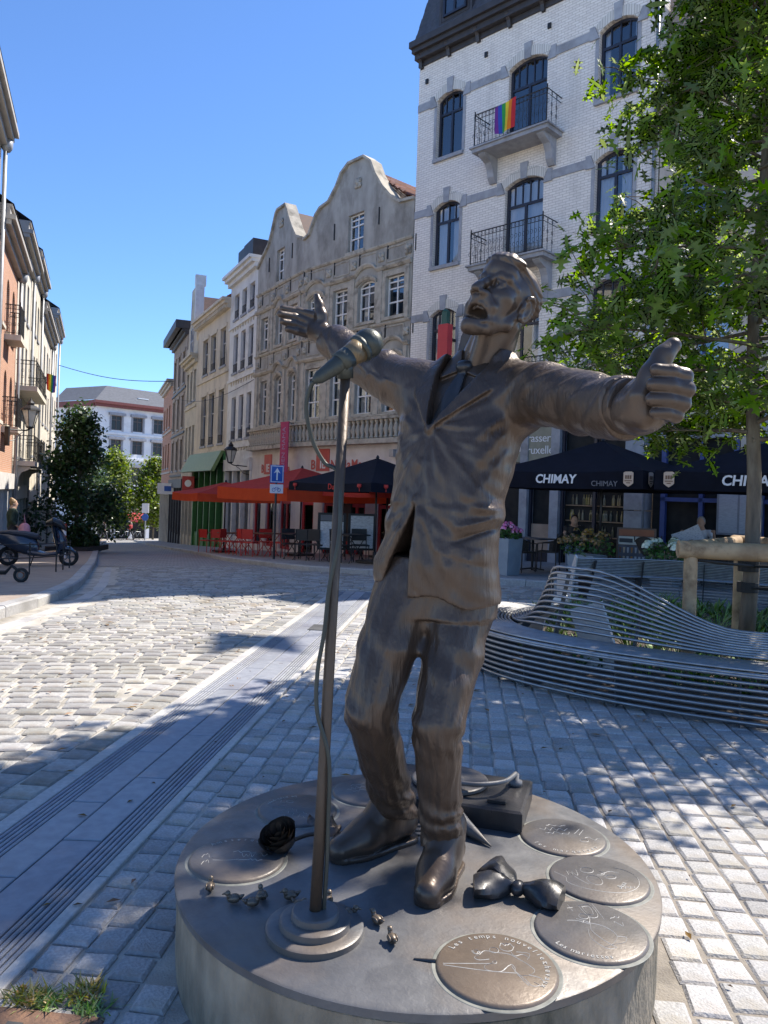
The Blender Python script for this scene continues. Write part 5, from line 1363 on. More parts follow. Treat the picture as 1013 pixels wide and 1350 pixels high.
Ti.ell(kp, (.032, .03, .026), k=.01)
obj('tie', Ti.mesh('tie', BR3, SB), statue)
# ---- trousers
T = Field((-.16, 2.42, .38), (.48, 3.12, 1.42), .007)
S_, g_ = T.sl((-.1, 2.5, 1.2), (.5, 3.1, 1.42)); T.D[S_] = np.maximum(torso(-.035, folds=False)(*g_), np.maximum(1.2 - g_[2], g_[2] - 1.41)).astype(np.float32)
def leg(P, rs, seed, knee):
    P = [np.array(p, np.float32) for p in P]; allp = np.array(P); lo = allp.min(0) - .14; hi = allp.max(0) + .14
    def fn(x, y, z):
        best = None
        for i in range(len(P) - 1):
            a, b = P[i], P[i + 1]; ba = b - a; L2 = float(ba @ ba)
            t = np.clip(((x - a[0]) * ba[0] + (y - a[1]) * ba[1] + (z - a[2]) * ba[2]) / L2, 0, 1)
            px, py, pz = x - a[0] - t * ba[0], y - a[1] - t * ba[1], z - a[2] - t * ba[2]
            d = np.sqrt(px * px + py * py * .92 + pz * pz) - (rs[i] + (rs[i + 1] - rs[i]) * t)
            if best is None: best, bx, by = d, px, py
            else:
                m = d < best; best = np.where(m, d, best); bx = np.where(m, px, bx); by = np.where(m, py, by)
        th = np.arctan2(bx, -by); w_ = wob(x, y, z, 15 + seed)
        f = .006 * np.exp(-(th / .1) ** 2) * (z > .5)                                # pressed crease
        f = f + .006 * np.sin(z * 62 + th * 2.8 + w_ * 2.8 + seed) * np.exp(-((z - knee) / .085) ** 2) * np.clip(.35 + np.abs(th) / 2.2, 0, 1)
        f = f + .006 * np.sin(z * 66 + th * 2.3 + w_ * 3.2) * np.exp(-((z - .52) / .1) ** 2)
        f = f + .0045 * np.sin(z * 34 + th * 3 + w_ * 2) * np.exp(-((z - 1.12) / .16) ** 2) + .0016 * np.sin(th * 15 + z * 9 + w_ * 3)
        f = f + .0028 * wob(x, y, z, 32)
        return best - f
    def fc(x, y, z): return np.maximum(fn(x, y, z), .405 + .03 * np.clip((y - P[-1][1]) / .1, -1, 1) * -1 - z)
    T.union(fc, lo, hi, .05)
leg([(.095, 2.80, 1.27), (.025, 2.72, 1.08), (-.022, 2.66, .88), (.03, 2.78, .66), (.08, 2.90, .46), (.09, 2.92, .40)], [.12, .104, .09, .081, .077, .083], 0, .86)
leg([(.30, 2.80, 1.27), (.262, 2.70, 1.08), (.208, 2.60, .86), (.222, 2.64, .66), (.24, 2.68, .46), (.245, 2.685, .40)], [.12, .104, .087, .077, .072, .08], 2, .84)
obj('trousers', T.mesh('trousers', BR1, SB), statue)
# ---- shoes
def shoe(heel, toe, lift=0.0):
    h, t = np.array((*heel, .325)), np.array((*toe, .325)); d = (t - h) / np.linalg.norm(t - h); n = np.array((-d[1], d[0], 0)); L_ = np.linalg.norm(t - h)
    F = Field((min(h[0], t[0]) - .13, min(h[1], t[1]) - .13, .27), (max(h[0], t[0]) + .13, max(h[1], t[1]) + .13, .56), .005)
    z0 = .302
    def P(a, b, c): return h + d * (a * L_) + n * b + np.array((0, 0, c))
    F.chain([P(.06, 0, .05), P(.3, 0, .05), P(.62, 0, .03), P(.9, 0, .012)], [.056, .056, .062, .045], .03)
    F.chain([P(.12, 0, .14), P(.3, 0, .12), P(.5, 0, .07)], [.062, .06, .05], .04)
    S_, g_ = F.grid(); F.D[S_] = np.maximum(F.D[S_], z0 + .008 - g_[2]).astype(np.float32)
    # welt and heel
    X = (g_[0] - h[0]) * d[0] + (g_[1] - h[1]) * d[1]; Y = (g_[0] - h[0]) * n[0] + (g_[1] - h[1]) * n[1]
    tt = np.clip(X / L_, .05, .86); wd_ = .056 + .012 * np.sin(np.clip((tt - .3) / .56, 0, 1) * 2.6) - .012 * np.clip((tt - .7) / .16, 0, 1)
    sole = np.maximum(np.sqrt((X - tt * L_) ** 2 + Y * Y) - wd_, np.abs(g_[2] - z0 - .008) - .010)
    heel_ = np.maximum(np.sqrt((X - np.clip(X, L_ * .05, L_ * .2)) ** 2 + Y * Y) - .053, np.abs(g_[2] - z0 + .0) - .016)
    F.D[S_] = np.minimum(F.D[S_], np.minimum(sole, heel_)).astype(np.float32)
    for k in range(3): F.cap(P(.36 + k * .07, -.03, .105 - k * .018), P(.36 + k * .07, .03, .105 - k * .018), .007, .007, .004)
    o = obj('shoe', F.mesh('shoe', BR2, SB), statue); return o
shoe((.135, 2.975), (-.145, 2.762)); shoe((.285, 2.77), (.175, 2.475))
# ---- head
HH = .315
f_ = np.array((-0.6125, -0.7046, 0.3584)); f_ /= np.linalg.norm(f_); u_h = np.array((0.3989, 0.1160, 0.9097)); u_h -= f_ * (u_h @ f_); u_h /= np.linalg.norm(u_h); r_h = np.cross(u_h, f_)
HC = np.array((.408, 2.82, 2.347))
def hp(x, y, z): return HC + (r_h * x + f_ * y + u_h * z) * HH
BH = [r_h, f_, u_h]
H = Field(HC - .245, HC + .235, .0033)
S_, g_ = H.grid()
def he(c, r, k=.02): H.ell(hp(*c), [v * HH for v in r], BH, k * 1.0)
def hc(pts, rs, k=.015): H.chain([hp(*p) for p in pts], [r * HH for r in rs], k)
he((0, -.08, .1), (.315, .39, .35)); he((0, .11, -.06), (.25, .24, .38), .03)
hc([(-.13, .24, .24), (0, .28, .26), (.13, .24, .24)], [.1, .11, .1], .03)                                 # forehead
# neck first, so that the jaw stands clear of it
NB = np.array((.352, 2.905, 2.1))
H.cap(hp(0, -.12, -.2), NB, .08, .096, .02)
for s in (-1, 1):
    hc([(s * .25, -.04, -.14), (s * .235, .03, -.3), (s * .155, .17, -.45), (s * .06, .28, -.515)], [.058, .064, .062, .062], .014)
    he((s * .185, .2, -.05), (.085, .09, .075), .025)                                                     # cheekbone
    hc([(s * .2, .17, -.1), (s * .175, .17, -.34)], [.07, .06], .03)
he((0, .335, -.515), (.078, .068, .062), .014)                                                                # chin
hc([(0, .3, -.47), (0, .27, -.3)], [.1, .1], .03)
for s in (-1, 1): H.cutell(hp(s * .132, .36, .035), [.1 * HH, .1 * HH, .062 * HH], BH, .012)
for s in (-1, 1):
    hc([(s * .25, .14, .09), (s * .2, .265, .135), (s * .12, .322, .14), (s * .035, .33, .105)], [.032, .04, .038, .03], .010)      # brow
    he((s * .13, .27, .03), (.07, .064, .068), .002)
    hc([(s * .215, .22, .025), (s * .18, .29, .07), (s * .12, .325, .082), (s * .06, .30, .045)], [.016, .022, .022, .014], .004)   # upper lid
    hc([(s * .21, .225, .005), (s * .165, .29, -.028), (s * .11, .31, -.032), (s * .06, .295, .01)], [.013, .017, .017, .013], .004)
    hc([(s * .2, .24, -.05), (s * .13, .295, -.085), (s * .07, .3, -.05)], [.016, .02, .014], .012)
    H.cutell(hp(s * .128, .335, .03), [.022 * HH, .022 * HH, .024 * HH], BH, .003)
hc([(0, .32, .11), (0, .385, .02), (0, .45, -.07), (0, .495, -.125)], [.036, .042, .046, .048], .014)
for s in (-1, 1):
    he((s * .06, .42, -.14), (.044, .06, .042), .01)
    H.cutell(hp(s * .032, .44, -.172), [.02 * HH, .035 * HH, .02 * HH], BH, .004)
    hc([(s * .1, .375, -.12), (s * .175, .295, -.24), (s * .19, .245, -.38)], [.02, .024, .018], .022)     # folds beside the mouth
    hc([(s * .215, .13, .02), (s * .24, .02, .03)], [.03, .03], .02)
hc([(-.09, .33, -.2), (0, .375, -.19), (.09, .33, -.2)], [.05, .055, .05], .015)                         # upper lip mound
H.cutell(hp(0, .40, -.345), [.15 * HH, .26 * HH, .105 * HH], BH, .006)                                   # open mouth
n_ = 16; ring = [(.165 * math.cos(q), .365 - .12 * math.cos(q) ** 2 + (.02 if math.sin(q) > 0 else -.02) * abs(math.sin(q)), -.345 + .112 * math.sin(q)) for q in [2 * math.pi * i / n_ for i in range(n_ + 1)]]
hc(ring, [.021 + .009 * abs(math.sin(2 * math.pi * i / n_)) for i in range(n_ + 1)], .005)
hc([(-.1, .28, -.275), (0, .325, -.265), (.1, .28, -.275)], [.018, .02, .018], .003)                      # upper teeth
he((0, .24, -.41), (.08, .08, .03), .008)                                                                  # tongue
for s in (-1, 1):                                                                                          # ears
    he((s * .312, -.07, -.04), (.05, .095, .145), .01)
    H.cutell(hp(s * .365, -.055, -.035), [.035 * HH, .055 * HH, .09 * HH], BH, .005)
    n_ = 12; hc([(s * (.335 + .015 * math.sin(q)), -.075 - .095 * math.cos(q), -.03 + .145 * math.sin(q)) for q in [-1.9 + 4.4 * i / n_ for i in range(n_ + 1)]], [.021] * (n_ + 1), .005)
    he((s * .33, .0, -.05), (.025, .025, .04), .006); he((s * .33, -.03, -.17), (.03, .035, .04), .008)
# hair: swept-back locks raised from the skull
X, Y, Z = g_[0] - HC[0], g_[1] - HC[1], g_[2] - HC[2]
lx, ly, lz = [(X * b[0] + Y * b[1] + Z * b[2]) / HH for b in BH]
wv = wob(g_[0], g_[1], g_[2], 18)
line = .30 - .62 * np.clip(.16 - ly, 0, .5) - .05 * np.clip(ly - .16, 0, 1) + .015 * wv
hl = np.minimum(lz - line, lz + .33)
hm = np.clip(hl / .07, 0, 1) * np.clip((1.3 - np.sqrt((lx / .34) ** 2 + ((ly + .05) / .45) ** 2 + ((lz - .1) / .41) ** 2)) / .1, 0, 1)
ear = np.clip((np.sqrt((ly + .06) ** 2 + (lz + .04) ** 2) - .15) / .04, 0, 1) + (np.abs(lx) < .25); hm = hm * np.clip(ear, 0, 1)
ridge = np.sin(lx * 36 + ly * 5 + wv * 2.4) * np.clip(1.4 - np.abs(lx) * 4.5, 0, 1) + np.sin(lz * 40 - ly * 14 + wv * 2.2) * np.clip(np.abs(lx) * 5 - .5, 0, 1)
lift = .014 + .016 * np.exp(-((ly - .24) / .11) ** 2) * (lz > .2) + .0038 * ridge + .0018 * np.sin(lx * 80 + lz * 70 + wv * 5)
H.D[S_] = (H.D[S_] - hm * lift).astype(np.float32)
H.D[S_] = (H.D[S_] - .0011 * wob(g_[0], g_[1], g_[2], 60)).astype(np.float32)
for s in (-1, 1): H.cap(hp(s * .22, -.12, -.25), NB + EF * .07 + EU * s * .03, .02, .02, .02)
H.cap(hp(0, .06, -.44), NB + EF * .088 + np.array((0, 0, .02)), .026, .026, .02)
obj('head', H.mesh('head', BR2, SB, 0), statue)
del H
# ---- hands
def at(px, py, Y):
    x = (px - 506.5) / 1014.0; y = (655 - py) / 1014.0
    return np.array(((x * math.cos(ROLL) - y * math.sin(ROLL)) * Y, Y, CAM_H + (x * math.sin(ROLL) + y * math.cos(ROLL)) * Y))
h1 = Field((.58, 1.78, 1.74), (.84, 2.14, 2.12), .0034)
h1.ell(at(846, 535, 1.99), (.05, .055, .068), k=.03); h1.ell(at(862, 522, 1.97), (.052, .045, .068), k=.03); h1.cap(at(846, 540, 1.97), at(818, 544, 2.10), .056, .056, .04)
for (ya, yb, xa, xb, r, dr) in ((488, 497, 866, 902, .0195, 0), (507, 513, 862, 904, .0205, -.004), (526, 531, 860, 899, .0195, 0), (544, 548, 864, 891, .0165, .006)):
    tip = at(xa, ya, 1.862 + dr); pip = at(xb, yb, 1.875 + dr); mcp = at(xb - 14, yb - 2, 1.975)
    h1.chain([tip, (tip + pip) / 2 + np.array((0, -.006, .002)), pip], [r * .88, r, r * 1.04], .006); h1.cap(pip, mcp, r * 1.04, r * 1.1, .012)
h1.chain([at(846, 522, 1.93), at(860, 494, 1.925), at(874, 470, 1.93), at(887, 456, 1.935)], [.034, .029, .0235, .021], .02)
h1.ell(at(850, 545, 1.93), (.03, .03, .04), k=.02)
S_, g_ = h1.grid(); h1.D[S_] = (h1.D[S_] - .0009 * wob(g_[0], g_[1], g_[2], 90)).astype(np.float32)
obj('hand', h1.mesh('hand', BR2, SB, 0), statue); del h1
cf = Field((.54, 1.98, 1.74), (.76, 2.16, 2.04), .005); cf.cap((.645, 2.09, 1.885), (.654, 2.035, 1.884), .077, .076, 0)
dn = np.array((.013, -.09, -.005)); dn /= np.linalg.norm(dn); S_, g_ = cf.grid(); pl_ = (g_[0] - .654) * dn[0] + (g_[1] - 2.035) * dn[1] + (g_[2] - 1.884) * dn[2]
cf.D[S_] = np.maximum(cf.D[S_], pl_).astype(np.float32); obj('shirt_cuff', cf.mesh('shirt_cuff', BR2, SB), statue)
h2 = Field((-.5, 3.2, 2.22), (-.14, 3.5, 2.56), .0036)
h2.cap(at(440, 448, 3.28), at(418, 438, 3.34), .05, .042, .02); h2.ell(at(407, 429, 3.36), (.06, .03, .055), k=.03)
for (p, r) in ((((413, 416, 3.35), (394, 411, 3.34), (373, 407, 3.31)), .0185), (((404, 424, 3.345), (388, 418, 3.32), (370, 414, 3.28)), .0185), (((401, 432, 3.34), (387, 427, 3.31), (373, 424, 3.275)), .0175), (((402, 440, 3.34), (391, 437, 3.31), (379, 434, 3.285)), .0155)):
    h2.chain([at(*q) for q in p], [r * 1.15, r, r * .82], .008)
h2.chain([at(425, 436, 3.33), at(424, 416, 3.33), at(421, 402, 3.34), at(418, 391, 3.35)], [.032, .025, .019, .014], .015)
obj('hand', h2.mesh('hand', BR2, SB, 0), statue); del h2
# ---------------------------------------------------------------- plinth, disc and what lies on it
def SL(x, y, z=0): return (x - PLC[0], y - PLC[1], z)
plinth = thing('plinth', 'low round concrete plinth topped by a bronze disc', 'plinth', (PLC[0], PLC[1], 0))
M_conc = mat('plinth_concrete', (.36, .3, .22), (.15, .125, .09), scale=9, rough=.92, bump=1.0, bscale=45, stain=(.075, .07, .05), sscale=3.4, stretch=(1, 1, .45), contrast=(.3, .7))
m = MB(); N_ = 96
prof = [(PLR - .012, -.03), (PLR - .008, .0), (PLR - .004, .06), (PLR - .004, .262), (PLR - .012, .27), (0.0005, .27)]
m.lathe(prof, N_); m.build('drum', M_conc, plinth, smooth='auto')
def disc_mat(name, c1, c2, c3, brown=(.2, .13, .085), rough=.46):
    """bronze sheet walked on and weathered: grey patina, brown worn areas, pale edges"""
    if name in MATS: return MATS[name]
    m = bronze(name, c1, c2, c3, rough=rough, bscale=55, bump=.1, met=.15, streak=(1, 1, 1))
    N = m.node_tree.nodes; L = m.node_tree.links; b = N['Principled BSDF']
    tc = N.new('ShaderNodeTexCoord'); nz = N.new('ShaderNodeTexNoise'); nz.inputs['Scale'].default_value = 1.9; nz.inputs['Detail'].default_value = 7
    L.new(tc.outputs['Object'], nz.inputs['Vector'])
    mr = N.new('ShaderNodeMapRange'); mr.inputs['From Min'].default_value = .47; mr.inputs['From Max'].default_value = .62; mr.inputs['To Max'].default_value = .8; L.new(nz.outputs['Fac'], mr.inputs[0])
    mx = N.new('ShaderNodeMix'); mx.data_type = 'RGBA'; src = b.inputs['Base Color'].links[0].from_socket
    L.new(mr.outputs[0], mx.inputs[0]); L.new(src, mx.inputs[6]); mx.inputs[7].default_value = (*brown, 1); L.new(mx.outputs[2], b.inputs['Base Color'])
    return m
BRD = disc_mat('bronze_disc', (.14, .138, .138), (.085, .084, .087), (.18, .18, .172), brown=(.14, .108, .082))
BRM = disc_mat('bronze_medallion', (.125, .115, .108), (.085, .08, .078), (.15, .148, .138), rough=.42, brown=(.14, .11, .085))
m = MB(); m.lathe([(PLR - .006, .268), (PLR + .004, .271), (PLR + .006, .295), (PLR - .002, .30), (.001, .30)], N_); disc = m.build('bronze_disc', BRD, plinth, smooth='auto')
TOP = .30
M_line = mat('engraved_line', (.46, .44, .4), (.28, .27, .25), scale=30, rough=.6)
M_verd = mat('pale_edge_patina', (.26, .26, .23), (.13, .135, .125), scale=14, rough=.7, metal=.3)
def medallion(cx, cy, r, strokes, words, a0=0.0, mbr=None, label=None):
    """raised round plate with engraved drawing (strokes in unit disc) and curved hand lettering"""
    c = (cx - PLC[0], cy - PLC[1], TOP)
    m = MB(); m.lathe([(r + .006, -.004), (r + .004, .002), (r, .008), (r - .006, .011), (.001, .011)], 56)
    o = m.build('medallion', mbr or BRM, plinth, smooth='auto', loc=c, rot=(0, 0, a0))
    m = MB(); m.lathe([(r + .016, .0), (r + .014, .0012), (r + .003, .0012)], 56); m.f = m.f[:-2]; m.m = m.m[:-2]
    m.build('patina_ring', M_verd, o)
    m = MB()
    for st in strokes:
        P = catmull([(x * r, y * r, .0112) for x, y in st], 4) if len(st) > 2 else [Vector((x * r, y * r, .0112)) for x, y in st]
        m.tube(P, .0009, 3, caps=False)
    # hand lettering: small irregular loops along an arc
    rr_ = random.Random(int(cx * 1000))
    if strokes: tag(m.build('engraved_drawing', M_line, o), kind='stuff')
    for (txt, ra, start, span) in words:
        n = len(txt)
        for i, ch in enumerate(txt):
            if ch == ' ': continue
            q = start + span * (i + .5) / n
            me = LET.get(ch)
            if me is None:
                me = text_mesh(ch, .026, depth=.0004); me.materials.clear(); me.materials.append(M_line); LET[ch] = me
            s_ = -1 if span < 0 else 1
            obj('letter', me, o, (r * ra * math.cos(q), r * ra * math.sin(q), .0118), (0, 0, q + s_ * math.pi / 2 + rr_.uniform(-.12, .12)))
    return o
LET = {}
def circ(x, y, a, b=None, n=9, q0=0, q1=6.28): b = b or a; return [(x + a * math.cos(q0 + (q1 - q0) * i / n), y + b * math.sin(q0 + (q1 - q0) * i / n)) for i in range(n + 1)]
def scrib(x, y, w, h, n, seed):
    r = random.Random(seed); return [(x + w * i / n, y + h * (r.random() - .5)) for i in range(n + 1)]
# the plate with a horse and rider, brown, nearest the camera
horse = [[(-.25, .3), (-.15, .42), (.05, .38), (.25, .35), (.42, .2), (.55, .05), (.62, -.1), (.5, -.22), (.3, -.25)], [(-.25, .3), (-.35, .22), (-.28, .15), (-.1, .18)], circ(-.02, .1, .035), [(-.9, .02), (-.1, .06)], [(-.9, -.02), (-.2, -.14), (.3, -.18)],
         [(-.05, .08), (-.2, 0), (-.18, -.12), (.05, -.15), (.2, .02)], [(.1, -.1), (.25, .05), (.3, -.05), (.28, -.15)], [(.3, -.15), (.42, -.35), (.5, -.5), (.62, -.48), (.55, -.4)], [(.5, -.22), (.66, -.28), (.72, -.4)], [(.25, .0), (.35, -.3), (.45, -.5)],
         circ(.25, .55, .12), scrib(.14, .62, .25, .12, 9, 1), [(.3, .45), (.35, .3), (.5, .35), (.6, .25)], [(.4, .42), (.62, .38), (.55, .2)], circ(.02, .45, .08), circ(-.3, .38, .06), scrib(-.38, .36, .2, .08, 7, 2)]
dance = [[(-.15, .35), (.05, .2), (.0, -.05), (.1, -.35), (.25, -.6)], [(-.35, .3), (-.15, .28), (.05, .15)], [(.05, .2), (.3, .05), (.4, -.25), (.2, -.5), (.05, -.55)], circ(.02, .42, .09), scrib(-.1, .3, .3, .2, 8, 4), [(-.05, .0), (-.1, -.3), (.05, -.6), (.2, -.62)], [(.4, -.25), (.55, -.3), (.45, -.45), (.2, -.5)],
         [(.05, .8), (.12, .4), (.3, .42), (.28, .82), (.05, .8)], [(.1, .75), (.25, .75), (.24, .5), (.13, .5), (.1, .75)], [(.35, .85), (.38, .3)], [(-.15, .85), (-.12, .6)], [(-.2, .72), (-.08, .74)], scrib(.5, .3, .2, .2, 5, 5), scrib(.52, .15, .16, .18, 5, 6)]
glasses = [circ(-.15, -.1, .15, .2), circ(-.12, .32, .14, .12), [(0, .1), (.12, .08), (.2, .15), (.12, .25)], circ(.25, -.02, .12, .08), [(.1, .12), (.35, .2), (.5, .1)], scrib(.2, -.45, .35, .15, 9, 7), scrib(-.6, .25, .25, .25, 6, 8), [(-.85, .35), (-.7, .1), (-.75, -.1), (-.55, -.35), (-.1, -.6), (.3, -.65), (.65, -.45), (.8, -.1), (.7, .2), (.5, .35)], [(-.5, .1), (-.42, -.1), (-.35, -.25)]]
verse = [scrib(-.5, .35, .7, .18, 12, 9), scrib(-.4, .12, .6, .16, 11, 10), scrib(-.3, .55, .5, .14, 9, 11), [(.3, .1), (.5, .4)], [(.4, .05), (.58, .35)], circ(.45, -.25, .1, .07), scrib(.5, -.1, .35, .2, 6, 12)]
ship = [scrib(-.75, .1, .25, .3, 6, 13), scrib(-.72, -.2, .2, .25, 5, 14), scrib(.1, .1, .55, .18, 12, 15), scrib(.05, -.1, .5, .15, 10, 16), [(-.5, -.1), (-.2, -.12), (.05, -.08)], scrib(-.1, .25, .5, .12, 9, 17)]
def tp(px, py):
    x = (px - 506.5) / 1014.0; y = (655 - py) / 1014.0; rx = x * math.cos(ROLL) - y * math.sin(ROLL); rz_ = x * math.sin(ROLL) + y * math.cos(ROLL); t = (TOP - CAM_H) / rz_
    return rx * t, t
PI = math.pi
BRM2 = disc_mat('bronze_medallion_worn', (.15, .115, .085), (.115, .09, .07), (.16, .13, .1), brown=(.17, .125, .088), rough=.4)
medallion(.362, 2.165, .168, horse, [('Les temps nouvelles', .86, 2.6, -2.5), ('chevaux', .85, .2, -.9)], 0.0, BRM2)
medallion(.682, 2.37, .168, dance, [('Les mariettes', .86, 3.6, 1.2)], .1)
medallion(.80, 2.70, .168, glasses, [('Rosa', .5, -1.1, .5)], .2)
medallion(.75, 3.03, .163, verse, [('les marquises', .85, 3.6, 2.0)], .0)
medallion(-.03, 3.42, .15, verse, [], .5)
medallion(-.315, 3.2, .16, verse, [('Le plat pays', .8, -.9, 1.2)], 2.6)
medallion(-.483, 2.755, .166, ship, [('Amsterdam', .86, 2.4, -1.6)], .1)
# slot-like reed cut into the plate beside the horse disc
m = MB(); m.tube([(.192 - PLC[0], 2.19 - PLC[1], TOP + .003), (.13 - PLC[0], 2.2 - PLC[1], TOP + .002)], [.006, .003], 6); m.build('reed', BR3, plinth)
# microphone stand
mx_, my_ = -.165, 2.325
ms = thing('microphone_stand', 'bronze microphone on a tall slim stand with stepped round foot', 'microphone stand', (mx_, my_, TOP))
foot = MB().lathe([(.148, 0), (.148, .018), (.142, .022), (.108, .022), (.106, .04), (.1, .044), (.073, .044), (.071, .062), (.066, .066), (.001, .066)], 48).build('foot', BRD, ms, smooth='auto')
top_ = at(456, 488, 2.46); tv = Vector(top_) - Vector((mx_, my_, TOP))
BRS = bronze('bronze_stand', (.11, .078, .054), (.055, .04, .03), (.3, .26, .2), rough=.5, bump=.3, bscale=60)
MB().tube([(0, 0, .05), tuple(tv * .25), tuple(tv * .5), tuple(tv)], [.0185, .0178, .017, .0162], 14).build('pole', BRS, ms, smooth=True)
b0 = Vector(at(418, 500, 2.40)) - Vector((mx_, my_, TOP)); b1 = Vector(at(498, 444, 2.50)) - Vector((mx_, my_, TOP)); ax_ = (b1 - b0)
def along(t, side=0): return tuple(b0 + ax_ * t)
MGR = bronze('bronze_green', (.065, .07, .058), (.032, .036, .032), (.14, .115, .075), rough=.46, bump=.2, bscale=70)
MGO = bronze('bronze_gold', (.2, .14, .075), (.1, .075, .045), (.07, .07, .06), rough=.45, bump=.2, bscale=70)
MB().tube([along(-.06), along(.0), along(.03), along(.42), along(.46)], [.008, .016, .02, .031, .032], 16).build('handle', MGR, ms, smooth=True)
MB().tube([along(.46), along(.72)], [.0325, .043], 18).build('collar', MGO, ms, smooth=True)
q_ = ax_.to_track_quat('Z', 'Y').to_matrix().to_4x4(); hb_ = MB()
hb_.ball(along(.84), (.049, .049, .047), 24, 16, M=q_); hb_.tube([along(.68), along(.74)], [.046, .048], 18); grille = hb_.build('grille', MGR, ms, smooth=True)
cl_ = MB(); cl_.tube([tuple(tv * .985), along(.44)], [.026, .03], 12); cl_.tube([along(.36), along(.52)], [.035, .036], 14); cl_.build('clip', MGR, ms, smooth=True)
# cable from the handle, looping to the stand and down it
base_v = Vector((mx_, my_, TOP))
cp = [Vector(along(-.05)), Vector(at(408, 515, 2.41)) - base_v, Vector(at(404, 540, 2.42)) - base_v, Vector(at(412, 580, 2.43)) - base_v, Vector(at(428, 610, 2.44)) - base_v, Vector(at(446, 626, 2.43)) - base_v,
      tv * .7 + Vector((.01, -.024, 0)), tv * .6 + Vector((-.012, -.024, 0)), tv * .52 + Vector((-.02, -.02, 0)), tv * .45 + Vector((-.034, -.015, 0)), tv * .38 + Vector((-.028, -.018, 0)), tv * .3 + Vector((.016, -.022, 0)), tv * .18 + Vector((.024, -.012, 0)), tv * .1 + Vector((.026, -.006, 0)), tv * .03 + Vector((.024, .0, 0))]
MB().tube(catmull(cp, 6), .0068, 7).build('cable', MGR, ms, smooth=True)
# ducks
dk = MB()
dk.ball((0, 0, .014), (.02, .012, .012), 12, 8); dk.ball((.017, 0, .03), (.0085, .0075, .008), 10, 7); dk.tube([(.012, 0, .018), (.016, 0, .028)], [.008, .006], 8); dk.tube([(.023, 0, .03), (.033, 0, .028)], [.004, .0015], 6); dk.tube([(-.016, 0, .016), (-.03, 0, .024)], [.008, .002], 6)
for s_ in (-1, 1): dk.ball((-.002, s_ * .01, .016), (.015, .004, .008), 8, 6)
dkm = dk.mesh('small_duck', bronze('bronze_duck', (.22, .17, .12), (.09, .07, .055), (.3, .26, .2), rough=.35, bump=.05), True)
spots = [(277, 1171, 95, 'small bronze duck sitting alone by the left medallion edge'), (308, 1187, 190, 'leftmost duck of the huddled group in the shadow'), (333, 1192, 10, 'middle duck of the huddled group in the shadow'), (346, 1182, 120, 'duck with raised tail behind the huddled group'), (383, 1183, 200, 'duck in shadow just left of the microphone pole'), (395, 1195, 330, 'sunlit duck beside the microphone pole'),
         (433, 1190, 85, 'sunlit duck standing upright right of the microphone pole'), (461, 1206, 350, 'duck in shadow above the stand foot rings'), (497, 1215, 130, 'duck at the edge of the shadow near the front shoe'), (517, 1240, 110, 'frontmost duck nearest the horse medallion')]
for (px, py, a, lab) in spots:
    x, y = tp(px, py + 4); o = obj('small_duck', dkm, None, (x, y, TOP), (0, 0, R_(a))); o.scale = (1.12, 1.12, 1.12); tag(o, lab, 'duck', 'bronze ducks on the plinth')
# rose
rs_ = thing('bronze_rose', 'dark bronze rose lying on the disc behind the microphone pole', 'rose', (-.325, 2.86, TOP), R_(12))
pb = MB(); r = random.Random(6)
for k in range(26):
    rad = .012 + .0019 * k; q = k * 2.4; hgt = .11 - .0012 * k; w = .9
    vs_ = []
    for j in range(5):
        for i in range(6):
            a = q + (i / 5 - .5) * w * 1.5; t = j / 4
            rr_ = rad * (.45 + .75 * math.sin(min(1, t * 1.1) * 1.6)) + (.006 if j == 4 else 0)
            vs_.append((rr_ * math.cos(a), rr_ * math.sin(a), .004 + t * hgt * (1 - .12 * (i / 5 - .5) ** 2 * 4)))
    pb.add(vs_, [(j * 6 + i, j * 6 + i + 1, j * 6 + i + 7, j * 6 + i + 6) for j in range(4) for i in range(5)])
petals = pb.build('bloom', BR2, rs_, smooth=True); petals.rotation_euler = (R_(20), R_(-22), 0)
stp = [(.03, .0, .03), (.1, .03, .035), (.17, .03, .03), (.25, .06, .02), (.34, .1, .012)]
MB().tube(catmull(stp, 4), [.008] * 17, 7).build('stem', BR2, rs_, smooth=True)
for (x, y, a) in ((.13, .02, 0), (.17, .05, 1.3), (.19, .0, -1.2), (.15, .06, 2.2)):
    lf = MB(); vs_ = []
    for i in range(7):
        t = i / 6; w = .032 * math.sin(math.pi * min(1, t * .95 + .05)); vs_ += [(t * .09, -w, .01 * math.sin(t * 6)), (t * .09, 0, .012), (t * .09, w, .01 * math.sin(t * 5 + 1))]
    lf.add(vs_, [(i * 3 + k, i * 3 + k + 1, i * 3 + k + 4, i * 3 + k + 3) for i in range(6) for k in range(2)])
    lf.build('leaf', BR2, rs_, smooth=True, loc=(x, y, .03), rot=(.3, -.35, a))
# record player
rp = thing('record_player', 'bronze box record player with disc and tone arm behind the legs', 'record player', (.36, 3.32, TOP), R_(-17))
m = MB(); W_, D_, Hh = .30, .19, .085
m.add([(-W_, -D_, 0), (W_, -D_, 0), (W_, D_, 0), (-W_, D_, 0), (-W_, -D_, Hh - .008), (W_, -D_, Hh - .008), (W_, D_, Hh - .008), (-W_, D_, Hh - .008), (-W_ + .01, -D_ + .01, Hh), (W_ - .01, -D_ + .01, Hh), (W_ - .01, D_ - .01, Hh), (-W_ + .01, D_ - .01, Hh)],
      [(0, 1, 5, 4), (1, 2, 6, 5), (2, 3, 7, 6), (3, 0, 4, 7), (4, 5, 9, 8), (5, 6, 10, 9), (6, 7, 11, 10), (7, 4, 8, 11), (8, 9, 10, 11)]); m.build('case', BR3, rp)
MB().lathe([(.165, 0), (.165, .012), (.16, .016), (.06, .016), (.058, .019), (.001, .019)], 40, (-.04, .03, Hh + .004)).build('record', BRM, rp, smooth='auto')
